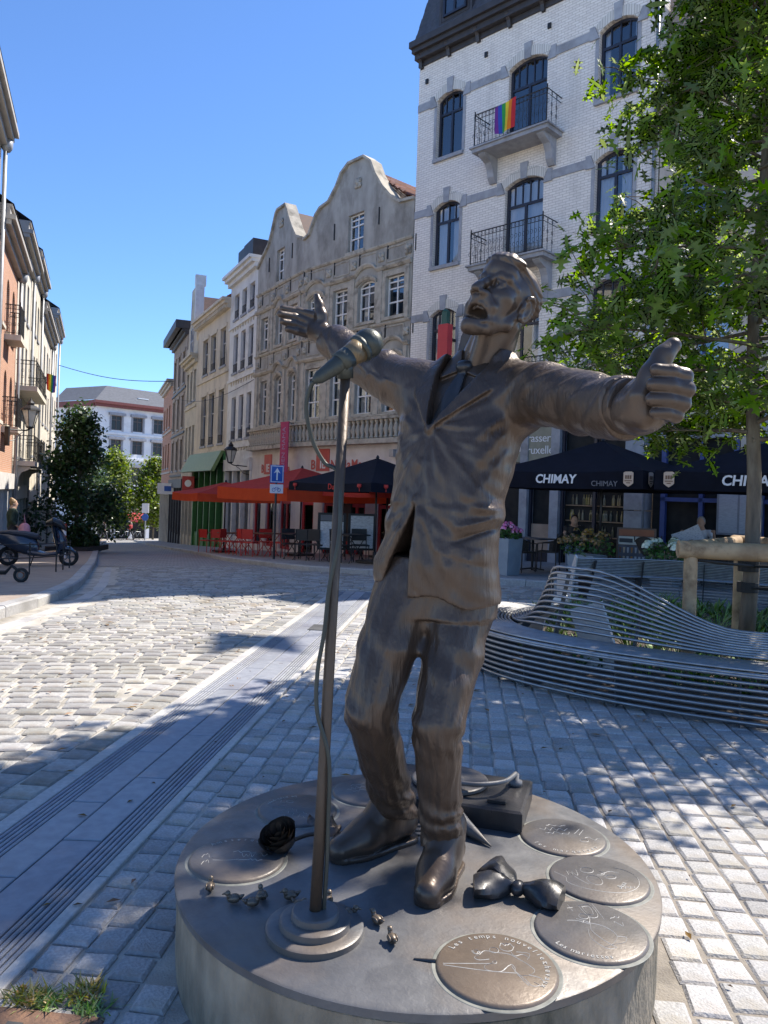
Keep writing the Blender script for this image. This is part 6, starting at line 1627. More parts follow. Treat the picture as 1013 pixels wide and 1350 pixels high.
m = MB(); m.tube(catmull([(.235, .1, Hh + .05), (.2, -.02, Hh + .052), (.1, -.09, Hh + .05), (.0, -.06, Hh + .035)], 6), .0105, 8); m.lathe([(.03, 0), (.03, .02), (.015, .025), (.015, .05)], 12, (.235, .1, Hh)); m.build('tone_arm', BRD, rp, smooth=True)
m = MB(); m.box(.15, .225, -.135, -.115, Hh + .001, Hh + .012); m.build('switch', BR3, rp)
for k in range(3): MB().lathe([(.012, 0), (.012, .018), (.009, .02)], 10, (-.26, -.15 + k * .035, Hh)).build('knob', BR3, rp)
# cone and slotted vent
x0_, y0_ = tp(648, 1118); xb_, yb_ = tp(585, 1085)
cn = MB(); cn.tube([(xb_, yb_, TOP + .055), (x0_, y0_, TOP + .006)], [.055, .002], 20); tag(cn.build('bronze_cone', BRD, None, smooth='auto'), 'polished bronze cone pointing out between the legs and the record player', 'cone')
for k in range(4):
    x, y = tp(552 + k * 1, 1084 + k * 6); m = MB(); m.tube([(x - .045 - PLC[0], y - .004 - PLC[1], TOP + .0008), (x + .05 - PLC[0], y + .004 - PLC[1], TOP + .0008)], .006, 6); m.build('slot', M_groove, plinth)
# bow tie: two pinched loops and a knot
bt_ = thing('bow_tie', 'crumpled dark bronze bow tie lying on the disc', 'bow tie', (.49, 2.56, TOP), R_(-30)); bt_.scale = (.86, .95, .74)
def wing(sx, rz_, lean):
    m = MB(); nu_, nv_ = 14, 16
    for i in range(nu_ + 1):
        t = i / nu_; hw = .018 + .05 * math.sin(min(1, t * 1.12) * 1.45) ; th = .02 + .036 * math.sin(t * 2.4)
        for j in range(nv_):
            q = 2 * math.pi * j / nv_; rip = 1 + .14 * math.sin(3 * q + t * 5)
            m.v.append((sx * (.012 + t * .155), hw * math.cos(q) * rip, .05 + th * math.sin(q) * rip + lean * t))
    m.f = [(i * nv_ + j, i * nv_ + (j + 1) % nv_, (i + 1) * nv_ + (j + 1) % nv_, (i + 1) * nv_ + j) for i in range(nu_) for j in range(nv_)] + [tuple(nu_ * nv_ + j for j in range(nv_))]; m.m = [0] * len(m.f)
    return m
wing(-1, 0, .0).build('loop', BR3, bt_, smooth='auto', rot=(R_(15), 0, R_(-35))); wing(1, 0, -.01).build('loop', BR3, bt_, smooth='auto', rot=(R_(-10), 0, R_(5))); wing(-1, 0, -.012).build('loop', BR3, bt_, smooth='auto', rot=(R_(-25), 0, R_(28)))
m = MB(); m.ball((0, 0, .045), (.028, .034, .034), 12, 9); m.build('knot', BR3, bt_, smooth=True)
# ================================================================== bench, planting bed, tree
PI = math.pi
M_steel = mat('bench_steel', (.36, .36, .365), (.28, .28, .285), scale=10, rough=.3, metal=.8, rough2=.45)
M_plate = mat('bench_plate', (.6, .59, .57), (.52, .51, .5), scale=8, rough=.55, metal=.3)
M_soil = mat('mulch', (.09, .065, .048), (.05, .036, .028), scale=22, rough=.95, bump=1.0, bscale=50)
bench = thing('curved_bench', 'long curving bench of parallel steel bars around the tree bed', 'bench', (1.0, 7.0, 0))
BO = Vector((1.0, 7.0, 0))
def offs(path, d):
    out = []
    for i, p in enumerate(path):
        t = (path[min(i + 1, len(path) - 1)] - path[max(i - 1, 0)]); n = Vector((t.y, -t.x, 0)).normalized()
        out.append((p, n))
    return out
# outer line of the near section, from beyond the right edge round to its hooked left end
near = catmull([(7.6, 7.6, 0), (6.2, 6.1, 0), (4.6, 5.42, 0), (3.4, 5.42, 0), (2.54, 5.7, 0), (1.63, 6.3, 0), (1.02, 7.0, 0), (.86, 7.7, 0), (1.02, 8.45, 0), (1.42, 9.0, 0)], 7)
far = catmull([(3.0, 13.05, 0), (4.2, 13.25, 0), (5.6, 12.9, 0), (6.9, 12.0, 0), (7.9, 10.6, 0), (8.2, 9.2, 0)], 8)
SEAT = .44
def bench_section(path, inner_sign, back_fn, name_seat):
    K = len(path); fr = offs(path, 0); r = .0145
    def line(dn, z, mod=None):
        pts = []
        for i, (p, n) in enumerate(fr):
            t = i / (K - 1); q = p + n * inner_sign * (dn if mod is None else mod(t)[0]); pts.append((q.x - BO.x, q.y - BO.y, z if mod is None else mod(t)[1]))
        return pts
    for k in range(8):        # front skirt
        z = .045 + k * .05; dn = .05 * (1 - k / 8)
        MB().tube(line(dn, z), r, 6).build('front_bar', M_steel, bench, smooth=True)
    for k in range(13):       # seat
        dn = .012 + k * .036; z = SEAT - .012 + .012 * math.cos((k - 5) * .25) - (.02 if k == 0 else 0)
        MB().tube(line(dn, z), r, 6).build('seat_bar', M_steel, bench, smooth=True)
    for k in range(1, 12):    # back
        def mod(t, k=k):
            ang, L_ = back_fn(t); a = ang; d = L_ * k / 11
            return (.46 + d * math.cos(a) , SEAT + d * math.sin(a))
        MB().tube(line(0, 0, mod), r, 6).build('back_bar', M_steel, bench, smooth=True)
    # plates under the seat
    for i in range(3, K - 1, 6):
        p, n = fr[i]; n = n * inner_sign; t_ = Vector((-n.y, n.x, 0)); ang, L_ = back_fn(i / (K - 1))
        prof = [(.04, 0), (.34, 0), (.30, .06), (.36, SEAT - .05), (.47, SEAT - .03), (.46 + L_ * math.cos(ang), SEAT + L_ * math.sin(ang)), (.48 + L_ * math.cos(ang), SEAT + L_ * math.sin(ang) - .02), (.5, SEAT - .1), (.42, 0.04), (.42, 0), (.0, 0)]
        prof = [(.06, .0), (.36, .0), (.33, .08), (.5, SEAT - .08), (.52 + L_ * .96 * math.cos(ang), SEAT + L_ * .96 * math.sin(ang) - .012), (.475 + L_ * .96 * math.cos(ang), SEAT + L_ * .96 * math.sin(ang) - .012), (.45, SEAT - .028), (.02, SEAT - .03), (.06, .06)]
        m = MB(); vs_ = []
        for s_ in (-.006, .006):
            for d, z in prof: q = p + n * d + t_ * s_; vs_.append((q.x - BO.x, q.y - BO.y, z))
        k_ = len(prof); m.add(vs_, [tuple(range(k_)), tuple(range(2 * k_ - 1, k_ - 1, -1))] + [(j, j + k_, (j + 1) % k_ + k_, (j + 1) % k_) for j in range(k_)])
        m.build('support', mat('bench_support', (.07, .07, .075), (.05, .05, .052), rough=.5, metal=.3), bench)
    return fr
def back_near(t):
    # low and flat on the right, rising to a full back at the left, sinking again towards the hooked end
    k = max(0.0, min(1.0, (t - .43) / .155)); k = k * k * (3 - 2 * k); e = max(0.0, min(1.0, (t - .63) / .17)); e = e * e * (3 - 2 * e)
    return (R_(30 + 44 * k - 62 * e), .34 + .27 * k - .3 * e)
fn_ = bench_section(near, 1, back_near, 'near')
ff_ = bench_section(far, 1, lambda t: (R_(68), .31), 'far')
# pale end plates
def end_plate(fr, i, sgn, ang, L_):
    p, n = fr[i]; n = n * sgn; t_ = Vector((-n.y, n.x, 0)); m = MB(); vs_ = []
    prof = [(-.01, .03), (.2, .0), (.5, .0), (.56, .3), (.56 + L_ * math.cos(ang), SEAT + L_ * math.sin(ang) - .02), (.5 + L_ * math.cos(ang), SEAT + L_ * math.sin(ang) + .03), (.44, SEAT + .02), (-.02, SEAT + .005)]
    for s_ in (-.012, .012):
        for d, z in prof: q = p + n * d + t_ * s_; vs_.append((q.x - BO.x, q.y - BO.y, z))
    k_ = len(prof); m.add(vs_, [tuple(range(k_)), tuple(range(2 * k_ - 1, k_ - 1, -1))] + [(j, j + k_, (j + 1) % k_ + k_, (j + 1) % k_) for j in range(k_)])
    m.build('end_plate', M_plate, bench)
end_plate(ff_, 0, 1, R_(68), .35); end_plate(fn_, len(fn_) - 1, 1, R_(28), .32)
m = MB(); m.box(-.02, .02, 0, .35, .05, .72); m.build('end_plate', M_plate, bench, loc=(2.35 - BO.x, 7.35 - BO.y, 0), rot=(R_(-20), 0, R_(50)))
# planting bed
bed = MB(); n_ = 48; ring = [(BC[0] + bed_r(2 * PI * i / n_) * math.cos(2 * PI * i / n_), BC[1] + bed_r(2 * PI * i / n_) * math.sin(2 * PI * i / n_)) for i in range(n_)]
vs_ = [(BC[0], BC[1], .09)]
for k in range(1, 7):
    for x, y in ring: vs_.append((lerp(BC[0], x, k / 6), lerp(BC[1], y, k / 6), .09 * (1 - (k / 6) ** 3) - .012 + .012 * math.sin(x * 9 + k) * math.cos(y * 7)))
fs = [(0, 1 + i, 1 + (i + 1) % n_) for i in range(n_)] + [(1 + (k - 1) * n_ + i, 1 + k * n_ + i, 1 + k * n_ + (i + 1) % n_, 1 + (k - 1) * n_ + (i + 1) % n_) for k in range(1, 6) for i in range(n_)]
bed.add(vs_, fs); tag(bed.build('planting_bed', M_soil, None, smooth=True), kind='structure')
def ground_cover(name, n, region, hmin, hmax, material, label, cat, seed, wide=.012, lean=.5, nleaf=7):
    r = random.Random(seed); m = MB()
    for _ in range(n):
        x, y = region(r)
        h = r.uniform(hmin, hmax); z0 = gz(x, y) + .0
        for k in range(nleaf):
            a = r.random() * 6.283; l = r.uniform(.2, lean) * h; zt = h * r.uniform(.5, 1); bx, by = x + r.uniform(-.03, .03), y + r.uniform(-.03, .03)
            tx, ty = bx + math.cos(a) * l, by + math.sin(a) * l; px, py = -math.sin(a) * wide, math.cos(a) * wide
            mx2, my2 = lerp(bx, tx, .55), lerp(by, ty, .55)
            m.add([(bx, by, z0), (mx2 + px, my2 + py, z0 + zt * .75), (tx, ty, z0 + zt), (mx2 - px, my2 - py, z0 + zt * .7)], [(0, 1, 2, 3)])
    o = m.build(name, material); tag(o, label, cat, kind='stuff'); return o
M_lf1 = mat('ground_cover_leaf', (.15, .22, .05), (.09, .15, .035), scale=8, rough=.6, isl=.4)
M_lf2 = mat('grass_blade', (.2, .27, .08), (.12, .2, .05), scale=8, rough=.7, isl=.35)
M_litter = mat('leaf_litter', (.26, .15, .07), (.12, .07, .04), scale=8, rough=.9, isl=.5)
def in_bed(rmin=0, rmax=3.3):
    def f(r):
        while True:
            a = r.random() * 6.283; q = math.sqrt(r.uniform((rmin / 3.3) ** 2, (rmax / 3.3) ** 2)) * 3.3
            if q < bed_r(a) - .25: return BC[0] + q * math.cos(a), BC[1] + q * math.sin(a)
    return f
ground_cover('low_shrubs', 520, in_bed(0, 2.75), .08, .3, M_lf1, 'low green ground cover growing in the bed behind the bench', 'plants', 5, wide=.02, lean=.9, nleaf=9)
ground_cover('tall_grass', 300, in_bed(.3, 2.9), .12, .4, M_lf2, 'pale grass tufts in the tree bed', 'grass', 6, wide=.006, lean=.7, nleaf=6)
ground_cover('leaf_litter', 900, in_bed(2.3, 3.75), .01, .03, M_litter, 'brown dry leaves lying under the bench', 'leaves', 7, wide=.022, lean=2.5, nleaf=2)
# ---------------------------------------------------------------- trees
M_bark = mat('oak_bark', (.19, .15, .11), (.1, .08, .06), scale=14, rough=.9, bump=.8, bscale=35, stretch=(1, 1, .25), stain=(.24, .22, .17), sscale=4)
def leaf_mat(name, c1, c2, trans=.35):
    if name in MATS: return MATS[name]
    m = mat(name, c1, c2, scale=3, rough=.45, isl=.35, spec=.5)
    N = m.node_tree.nodes; L = m.node_tree.links; b = N['Principled BSDF']; out = N['Material Output']
    t = N.new('ShaderNodeBsdfTranslucent'); mx = N.new('ShaderNodeMixShader'); mx.inputs[0].default_value = trans
    hs = N.new('ShaderNodeHueSaturation'); hs.inputs['Value'].default_value = 2.2; hs.inputs['Hue'].default_value = .475; hs.inputs['Saturation'].default_value = 1.05
    src = b.inputs['Base Color'].links[0].from_socket; L.new(src, hs.inputs['Color']); L.new(hs.outputs[0], t.inputs['Color'])
    L.new(b.outputs[0], mx.inputs[1]); L.new(t.outputs[0], mx.inputs[2]); L.new(mx.outputs[0], out.inputs[0])
    return m
M_oak = leaf_mat('oak_leaf', (.145, .225, .045), (.085, .16, .03), trans=.5)
def oak_leaf_pts():
    """pin oak: five deep pointed lobes"""
    half = [(0, 0), (.04, .1), (.06, .2), (.26, .22), (.34, .2), (.24, .3), (.1, .36), (.09, .44), (.3, .5), (.42, .56), (.27, .58), (.1, .62), (.09, .7), (.22, .8), (.1, .82), (.0, 1.0)]
    return half
_h = oak_leaf_pts()
LEAF_V = [(x, y, -.25 * x * x + .04 * math.sin(y * 3)) for x, y in _h] + [(-x, y, -.25 * x * x + .04 * math.sin(y * 3)) for x, y in _h[1:-1]]
nh = len(_h)
def _leaf_faces():
    f = []
    R = list(range(nh)); Lf = [0] + [nh + i for i in range(nh - 2)] + [nh - 1]
    # strips across the midrib: quads between consecutive stations keep deep lobes apart
    groups = [(0, 1, 2), (2, 3, 4), (2, 4, 5), (2, 5, 6), (6, 7), (7, 8, 9), (7, 9, 10), (7, 10, 11), (11, 12), (12, 13, 14), (12, 14, 15)]
    for side, flip in ((R, False), (Lf, True)):
        for g_ in groups:
            if len(g_) == 3:
                t = tuple(side[i] for i in g_); f.append(t[::-1] if not flip else t)
    for a, b in ((2, 6), (6, 7), (7, 11), (11, 12)):
        f.append((R[a], R[b], Lf[b], Lf[a]))
    f.append((0, R[2], Lf[2])); f.append((R[12], R[15], Lf[12]))
    return f
LEAF_F = _leaf_faces()
def tree_skeleton(r, base, H, levels, spread, trunk_r, crown_lo, radius_fn, nlimb, droop=-.1, bias=1.5):
    """trunk plus limbs that fill radius_fn(z); returns tubes and leaf sites"""
    tubes = []; sites = []
    trunk = [Vector(base) + Vector((.03 * math.sin(k * 1.3), .03 * math.cos(k * 1.7), H * k / 10)) for k in range(11)]
    tubes.append((trunk, [trunk_r * (1 - .085 * k) for k in range(11)]))
    for i in range(nlimb):
        t = crown_lo + (1 - crown_lo) * ((i + .5) / nlimb) ** .95; z = H * t; a = i * 2.4 + r.uniform(-.4, .4)
        R0 = radius_fn(z) * r.uniform(.78, 1.08) * (1 + bias * max(0.0, math.cos(a - R_(268))) ** 2 * max(0.0, min(1.0, (z - 5.6) / .8))); p0 = Vector(base) + Vector((0, 0, z)); d = Vector((math.cos(a), math.sin(a), 0)); rise = r.uniform(-.12, .3) if t < .55 else r.uniform(.15, .6)
        pts = [p0 + d * (R0 * k / 6) + Vector((r.uniform(-.06, .06), r.uniform(-.06, .06), R0 * (rise * k / 6 + droop * (k / 6) ** 2))) for k in range(7)]
        rr_ = trunk_r * (1 - .85 * t) * .42
        tubes.append((pts, [max(.006, rr_ * (1 - .14 * k)) for k in range(7)]))
        for j in range(int(7 + R0 * 5)):
            k = r.uniform(1.2, 6); k0 = int(min(5, k)); q0 = pts[k0].lerp(pts[k0 + 1] if k0 < 6 else pts[6], k - k0) if k < 6 else pts[6]
            a2 = a + r.choice((-1, 1)) * r.uniform(.3, 1.35); L_ = R0 * r.uniform(.16, .42); e = q0 + Vector((math.cos(a2) * L_, math.sin(a2) * L_, L_ * r.uniform(-.45, .55)))
            tubes.append(([q0, q0.lerp(e, .5) + Vector((0, 0, .03)), e], [.008, .006, .003]))
            sites.append((q0.lerp(e, .55), e))
        sites.append((pts[5], pts[6]))
    return tubes, sites
def put_leaves(r, sites, per, size, spread):
    out = []
    for q0, e in sites:
        for _ in range(per):
            p = q0.lerp(e, r.uniform(0, 1.12)) + Vector((r.gauss(0, spread), r.gauss(0, spread), r.gauss(0, spread * .8) - .03))
            yaw = r.uniform(0, 6.283); tilt = r.gauss(-.5, .45); roll_ = r.gauss(0, .5)
            out.append((p, yaw, tilt, roll_, size * r.uniform(.7, 1.2)))
    return out
def leaf_matrix(p, yaw, tilt, roll_, s):
    return Matrix.Translation(p) @ Matrix.Rotation(yaw, 4, 'Z') @ Matrix.Rotation(tilt, 4, 'X') @ Matrix.Rotation(roll_, 4, 'Y') @ Matrix.Scale(s, 4)
def build_crown(leaves, verts, faces, name, material, parent, org):
    V = np.array(verts, np.float32); n = len(V); allv = np.empty((len(leaves) * n, 3), np.float32)
    for i, l in enumerate(leaves):
        M_ = np.array(leaf_matrix(*l), np.float32); allv[i * n:(i + 1) * n] = V @ M_[:3, :3].T + M_[:3, 3]
    allv -= np.array(org, np.float32)
    nf = len(faces); flat = np.array([v for f in faces for v in f], np.int64); ln = np.array([len(f) for f in faces], np.int32)
    idx = (flat[None, :] + (np.arange(len(leaves)) * n)[:, None]).ravel()
    lens = np.tile(ln, len(leaves)); starts = np.concatenate([[0], np.cumsum(lens)[:-1]]).astype(np.int32)
    me = bpy.data.meshes.new(name); me.vertices.add(len(allv)); me.vertices.foreach_set('co', allv.ravel())
    me.loops.add(len(idx)); me.loops.foreach_set('vertex_index', idx.astype(np.int32))
    me.polygons.add(len(lens)); me.polygons.foreach_set('loop_start', starts)
    try: me.polygons.foreach_set('loop_total', lens)
    except Exception: pass
    me.update(calc_edges=True); me.materials.append(material)
    return obj(name, me, parent)
def oak(base, H, radius_fn, crown_lo, seed, label, nlimb=26, per=9, size=.17, own_leaves=300, trunk_r=.085, keep=None, spread=.10):
    r = random.Random(seed); t = thing('oak_tree', label, 'tree', base)
    tubes, sites = tree_skeleton(r, base, H, 3, .5, trunk_r, crown_lo, radius_fn, nlimb)
    B = Vector(base)
    m = MB(); pts, rs = tubes[0]; m.tube([p - B for p in pts], rs, 12); m.build('trunk', M_bark, t, smooth=True)
    m = MB()
    for pts, rs in tubes[1:]: m.tube([p - B for p in pts], rs, 5 if len(pts) > 3 else 4, caps=False)
    tag(m.build('branches', M_bark, t, smooth=True), kind='stuff')
    lv = put_leaves(r, sites, per, size, spread)
    if own_leaves:
        def vis(l):
            p = l[0]; X, Y, Z = p.x, p.y, p.z - CAM_H
            return Y > .5 and abs(X / Y) < .5 and Z / Y < .64
        seen = sorted([l for l in lv if vis(l)], key=lambda l: l[0].y / l[4])
        own = seen[:own_leaves]; ids = set(id(l) for l in own); lv = [l for l in lv if id(l) not in ids]
        lm = MB(); lm.add(LEAF_V, LEAF_F); me = lm.mesh('leaf', M_oak)
        for l in own:
            o = obj('leaf', me, t); o.matrix_local = Matrix.Translation(-B) @ leaf_matrix(*l)
    c = build_crown(lv, LEAF_V, LEAF_F, 'crown', M_oak, t, base); tag(c, kind='stuff')
    return t
def rf(z):
    if z < 2.3: return .95
    if z < 3.2: return lerp(1.2, 2.0, (z - 2.3) / .9)
    return max(.22, 2.1 * (1 - ((z - 3.2) / 6.2)) ** 1.05)
oak((3.72, 7.8, .06), 9.2, rf, .24, 12, 'leafy young oak rising from the bed inside the steel bench', nlimb=96, per=11, size=.2, trunk_r=.082, spread=.12)
# ================================================================== terraces: parasols, tables, chairs, people
M_black = mat('black_canvas', (.009, .011, .02), (.007, .008, .014), rough=.9, spec=.15)
M_redcanvas = mat('red_canvas', (.6, .06, .045), (.52, .05, .036), rough=.8)
M_poleb = mat('dark_pole', (.02, .02, .022), rough=.4)
M_logo = mat('logo_tan', (.62, .48, .36), (.55, .4, .3), scale=20, rough=.7)
def gp(x, y, dz=.12): return (x, y, gz(x, y) + dz)
def transl_canvas(m_, c, k=.35):
    N = m_.node_tree.nodes; L = m_.node_tree.links
    if any(n.bl_idname == 'ShaderNodeBsdfTranslucent' for n in N): return m_
    t = N.new('ShaderNodeBsdfTranslucent'); t.inputs[0].default_value = (*c, 1); mx = N.new('ShaderNodeMixShader'); mx.inputs[0].default_value = k
    L.new(N['Principled BSDF'].outputs[0], mx.inputs[1]); L.new(t.outputs[0], mx.inputs[2]); L.new(mx.outputs[0], N['Material Output'].inputs[0]); return m_
transl_canvas(M_redcanvas, (.75, .05, .02), .4)
def parasol(label, x, y, rz, half, eave, apex, val, cloth, tz, group=None, sides=4, cat='parasol', valance_m=None):
    """square market parasol: pole, foot, canopy of sagging panels, valance, ribs; heights above the pavement"""
    t = thing('parasol', label, cat, gp(x, y), rz, group)
    MB().tube([(0, 0, 0), (0, 0, apex - .04)], .028, 10).build('pole', M_poleb, t, smooth=True)
    m = MB(); m.box(-.35, .35, -.35, .35, 0, .07); m.tube([(0, 0, .07), (0, 0, .3)], .045, 10); m.build('foot', M_poleb, t)
    cs = [(-half, -half), (half, -half), (half, half), (-half, half)]
    cn = MB(); va = MB(); n = 8
    for i in range(4):
        a, b = Vector((*cs[i], 0)), Vector((*cs[(i + 1) % 4], 0)); vs_ = []
        for j in range(n + 1):
            for k in range(n + 1):
                e = a.lerp(b, k / n); p = e * (j / n); sag = .05 * math.sin(PI * j / n) * 1.0 + .05 * math.sin(PI * k / n) * (j / n)
                vs_.append((p.x, p.y, lerp(apex, eave + val, (j / n) ** 1.08) - sag))
        cn.add(vs_, [(j * (n + 1) + k, (j + 1) * (n + 1) + k, (j + 1) * (n + 1) + k + 1, j * (n + 1) + k + 1) for j in range(n) for k in range(n)])
        vs_ = []
        for k in range(n + 1):
            e = a.lerp(b, k / n); sg = .05 * math.sin(PI * k / n); o_ = e.normalized() * .012
            vs_ += [(e.x, e.y, eave + val - sg), (e.x + o_.x, e.y + o_.y, eave + .03 * math.sin(PI * k / n) - sg)]
        va.add(vs_, [(2 * k, 2 * k + 1, 2 * k + 3, 2 * k + 2) for k in range(n)])
    cn.build('canopy', cloth, t, smooth='auto'); v_ = va.build('valance', valance_m or cloth, t, smooth='auto')
    for i in range(8):
        q = i * PI / 4; L_ = half * (1.414 if i % 2 else 1) * .98; d = Vector((math.cos(q), math.sin(q), 0))
        MB().tube([(0, 0, apex - .08), tuple(d * L_ + Vector((0, 0, eave + val - (.03 if i % 2 else .08))))], .012, 5).build('rib', M_poleb, t)
        MB().tube([(0, 0, eave + .05), tuple(d * L_ * .5 + Vector((0, 0, lerp(apex, eave + val, .5) - .1)))], .009, 5).build('strut', M_poleb, t)
    MB().lathe([(.03, 0), (.05, .03), (.02, .09), (.001, .1)], 10, (0, 0, apex - .02)).build('finial', M_poleb, t)
    return t
RZW = math.atan2(DW[1], DW[0])
def black_parasol(label, x, y):
    z_ = gz(x, y) + .12; t = parasol(label, x, y, RZW, 1.78, 1.93 - z_, 3.02 - z_, .36, M_black, 0, 'black beer parasols of the brasserie')
    e = 1.93 - z_
    def logo(px, side):
        m = MB(); pts = [(-.1, .12), (-.06, .14), (.06, .14), (.1, .12), (.1, -.08), (.05, -.12), (0, -.15), (-.05, -.12), (-.1, -.08)]
        m.prism(pts[::-1], .004)
        o = m.build('logo', M_logo, t, loc=(px, -1.78 - .03, e + .19) if side == 0 else (1.78 + .03, px, e + .19), rot=(0, 0, 0) if side == 0 else (0, 0, R_(90)))
        m = MB()
        for k in range(3): m.box(-.065 + k * .046, -.03 + k * .046, -.004, -.001, -.0, .07)
        m.box(-.075, .075, -.004, -.001, -.045, -.025); m.box(-.04, .04, -.004, -.001, -.085, -.065); m.build('logo_print', mat('logo_brown', (.22, .12, .07), rough=.7), o)
    logo(-1.5, 0); logo(1.5, 0); logo(-1.5, 1); logo(1.5, 1)
    text('CHIMAY', .25, M_sign, t, (-.1, -1.8, e + .17), (R_(92), 0, 0), name='lettering', offset=.006, shear=.12)
    text('CHIMAY', .25, M_sign, t, (1.8, .1, e + .17), (R_(92), 0, R_(90)), offset=.006, shear=.12)
    text('CHIMAY', .15, mat('sign_grey', (.2, .2, .22), rough=.7), t, (1.0, -1.805, e + .09), (R_(92), 0, 0))
    return t
black_parasol('black beer parasol with white lettering left of the oak trunk, above the woman', 4.8, 17.0)
black_parasol('black beer parasol cropped by the right edge, behind the oak trunk', 7.55, 14.4)
z_ = gz(-2.6, 25.5) + .12
RZG = rzR
M_redval = transl_canvas(mat('orange_red_canvas', (.74, .11, .03), (.66, .085, .025), rough=.8), (.9, .15, .03), .45)
parasol('large red parasol in front of the grey gabled houses', -2.75, 25.6, RZG, 2.0, 1.4 - z_, 2.5 - z_, .4, M_redcanvas, 0, 'red parasols', valance_m=M_redval)
parasol('red parasol tucked behind the black one by the restaurant door', .1, 23.5, RZG, 1.4, 1.42 - z_, 2.2 - z_, .25, M_redcanvas, 0, 'red parasols')
z2 = gz(-6.3, 30.5) + .12
parasol('leftmost red parasol by the green shop front', -6.1, 29.6, rzL, 1.6, 1.95, 2.7, .3, M_redcanvas, 0, 'red parasols', valance_m=M_redval)
z_ = gz(-.2, 20) + .12
bp_ = parasol('black parasol with small red prints over the dark chairs', -.2, 20.0, RZG, 1.62, 1.72 - z_, 2.62 - z_, .22, M_black, 0)
M_tul = mat('red_print', (.55, .04, .03), rough=.7)
for (x, y, r3) in ((-1.3, -1.66, 0), (1.25, -1.66, 0), (-1.67, 1.2, -90), (1.67, -1.2, 90)):
    m = MB(); m.lathe([(.0, 0), (.055, .05), (.05, .11), (.02, .08)], 8); m.tube([(0, 0, 0), (0, 0, -.06)], .012, 4); m.build('print', M_tul, bp_, loc=(x, y, 1.72 - z_ + .07))
text('Duvel', .2, M_tul, bp_, (.3, -1.66, 1.72 - z_ + .1), (R_(90), 0, 0))
# ---- chairs and tables
def chair_proto(name, m_frame, m_seat, arms=False, mesh_back=False):
    t = thing(name, 'x', 'chair')
    m = MB(); m.box(-.22, .22, -.22, .21, .43, .465); m.build('seat', m_seat, t)
    m = MB(); P = [(-.2, .2, .5), (-.19, .26, .86), (0, .275, .9), (.19, .26, .86), (.2, .2, .5)]
    if mesh_back:
        vs_ = []
        for k in range(9):
            a = PI * (1 - k / 8); vs_ += [(.24 * math.cos(a), .06 + .2 * math.sin(a), .47), (.27 * math.cos(a), .08 + .24 * math.sin(a), .68 + .2 * math.sin(a) ** 2)]
        m.add(vs_, [(2 * k, 2 * k + 2, 2 * k + 3, 2 * k + 1) for k in range(8)])
        m.tube([vs_[2 * k + 1] for k in range(9)], .016, 6)
    else:
        m.box(-.2, .2, .2, .225, .56, .88)
    m.build('backrest', m_seat, t)
    for x, y, ty in ((-.2, -.2, -.2), (.2, -.2, -.2), (-.2, .21, .25), (.2, .21, .25)):
        MB().tube([(x * 1.05, y * 1.08, 0), (x, y, .44), (x, ty, .46 if y < 0 else .88)], .013, 6).build('leg', m_frame, t)
    if arms:
        for s_ in (-1, 1): MB().tube([(s_ * .22, -.2, .44), (s_ * .25, -.19, .64), (s_ * .255, .0, .66), (s_ * .25, .15, .66)], .014, 6).build('armrest', m_frame, t)
    return t
def table_proto(m_top, m_leg, r=.36, cross=True):
    t = thing('terrace_table', 'x', 'table')
    m = MB(); m.box(-r, r, -r * .9, r * .9, .72, .75); m.build('table_top', m_top, t)
    if cross:
        for y in (-.24, .24):
            for s_ in (-1, 1): MB().tube([(-.28 * s_, y, 0), (.28 * s_, y, .72)], .012, 6).build('leg', m_leg, t)
    else:
        MB().tube([(0, 0, 0), (0, 0, .72)], .03, 8).build('column', m_leg, t)
        for q in range(4): MB().tube([(0, 0, .05), (.28 * math.cos(q * PI / 2 + .78), .28 * math.sin(q * PI / 2 + .78), .01)], .018, 6).build('foot', m_leg, t)
    return t
M_redch = mat('red_chair_plastic', (.5, .03, .025), (.44, .025, .02), rough=.4)
M_blkch = mat('black_chair_plastic', (.02, .02, .024), (.014, .014, .016), rough=.5)
M_rattan = mat('dark_rattan', (.06, .045, .035), (.035, .028, .022), scale=40, rough=.6, bump=.5, bscale=90)
def place(proto, used, x, y, rz, label, group):
    t = proto if not used else copy_tree(proto)
    used.append(1); t.location = gp(x, y); t.rotation_euler = (0, 0, rz); t['label'] = label; t['group'] = group
    return t
c_red, u_red = chair_proto('red_chair', M_redch, M_redch), []
c_blk, u_blk = chair_proto('black_chair', M_blkch, M_blkch), []
c_rat, u_rat = chair_proto('wicker_armchair', M_rattan, M_rattan, True, True), []
t_red, u_tr = table_proto(mat('table_brown', (.16, .1, .07), rough=.5), M_redch), []
t_blk, u_tb = table_proto(M_blkch, M_poleb), []
t_brs, u_ts = table_proto(mat('table_slate', (.16, .15, .15), rough=.4), M_poleb, .38, False), []
ordw = ['first', 'second', 'third', 'fourth', 'fifth', 'sixth', 'seventh', 'eighth', 'ninth', 'tenth']
for i, (x, y, a) in enumerate([(-6.75, 29.6, 2.6), (-6.15, 28.8, 3.0), (-5.5, 27.4, 1.2), (-4.95, 26.2, -1.0), (-4.55, 25.6, 2.2), (-4.3, 24.9, 2.9), (-3.9, 26.0, .4), (-3.3, 24.6, -1.9)]):
    place(c_red, u_red, x, y, a, '%s red chair from the left on the restaurant terrace' % ordw[i], 'red terrace chairs')
for i, (x, y) in enumerate([(-6.3, 29.8), (-5.6, 28.2), (-4.75, 26.6), (-3.75, 25.2)]):
    place(t_red, u_tr, x, y, .7, '%s red-legged folding table from the left' % ordw[i], 'tables with red legs')
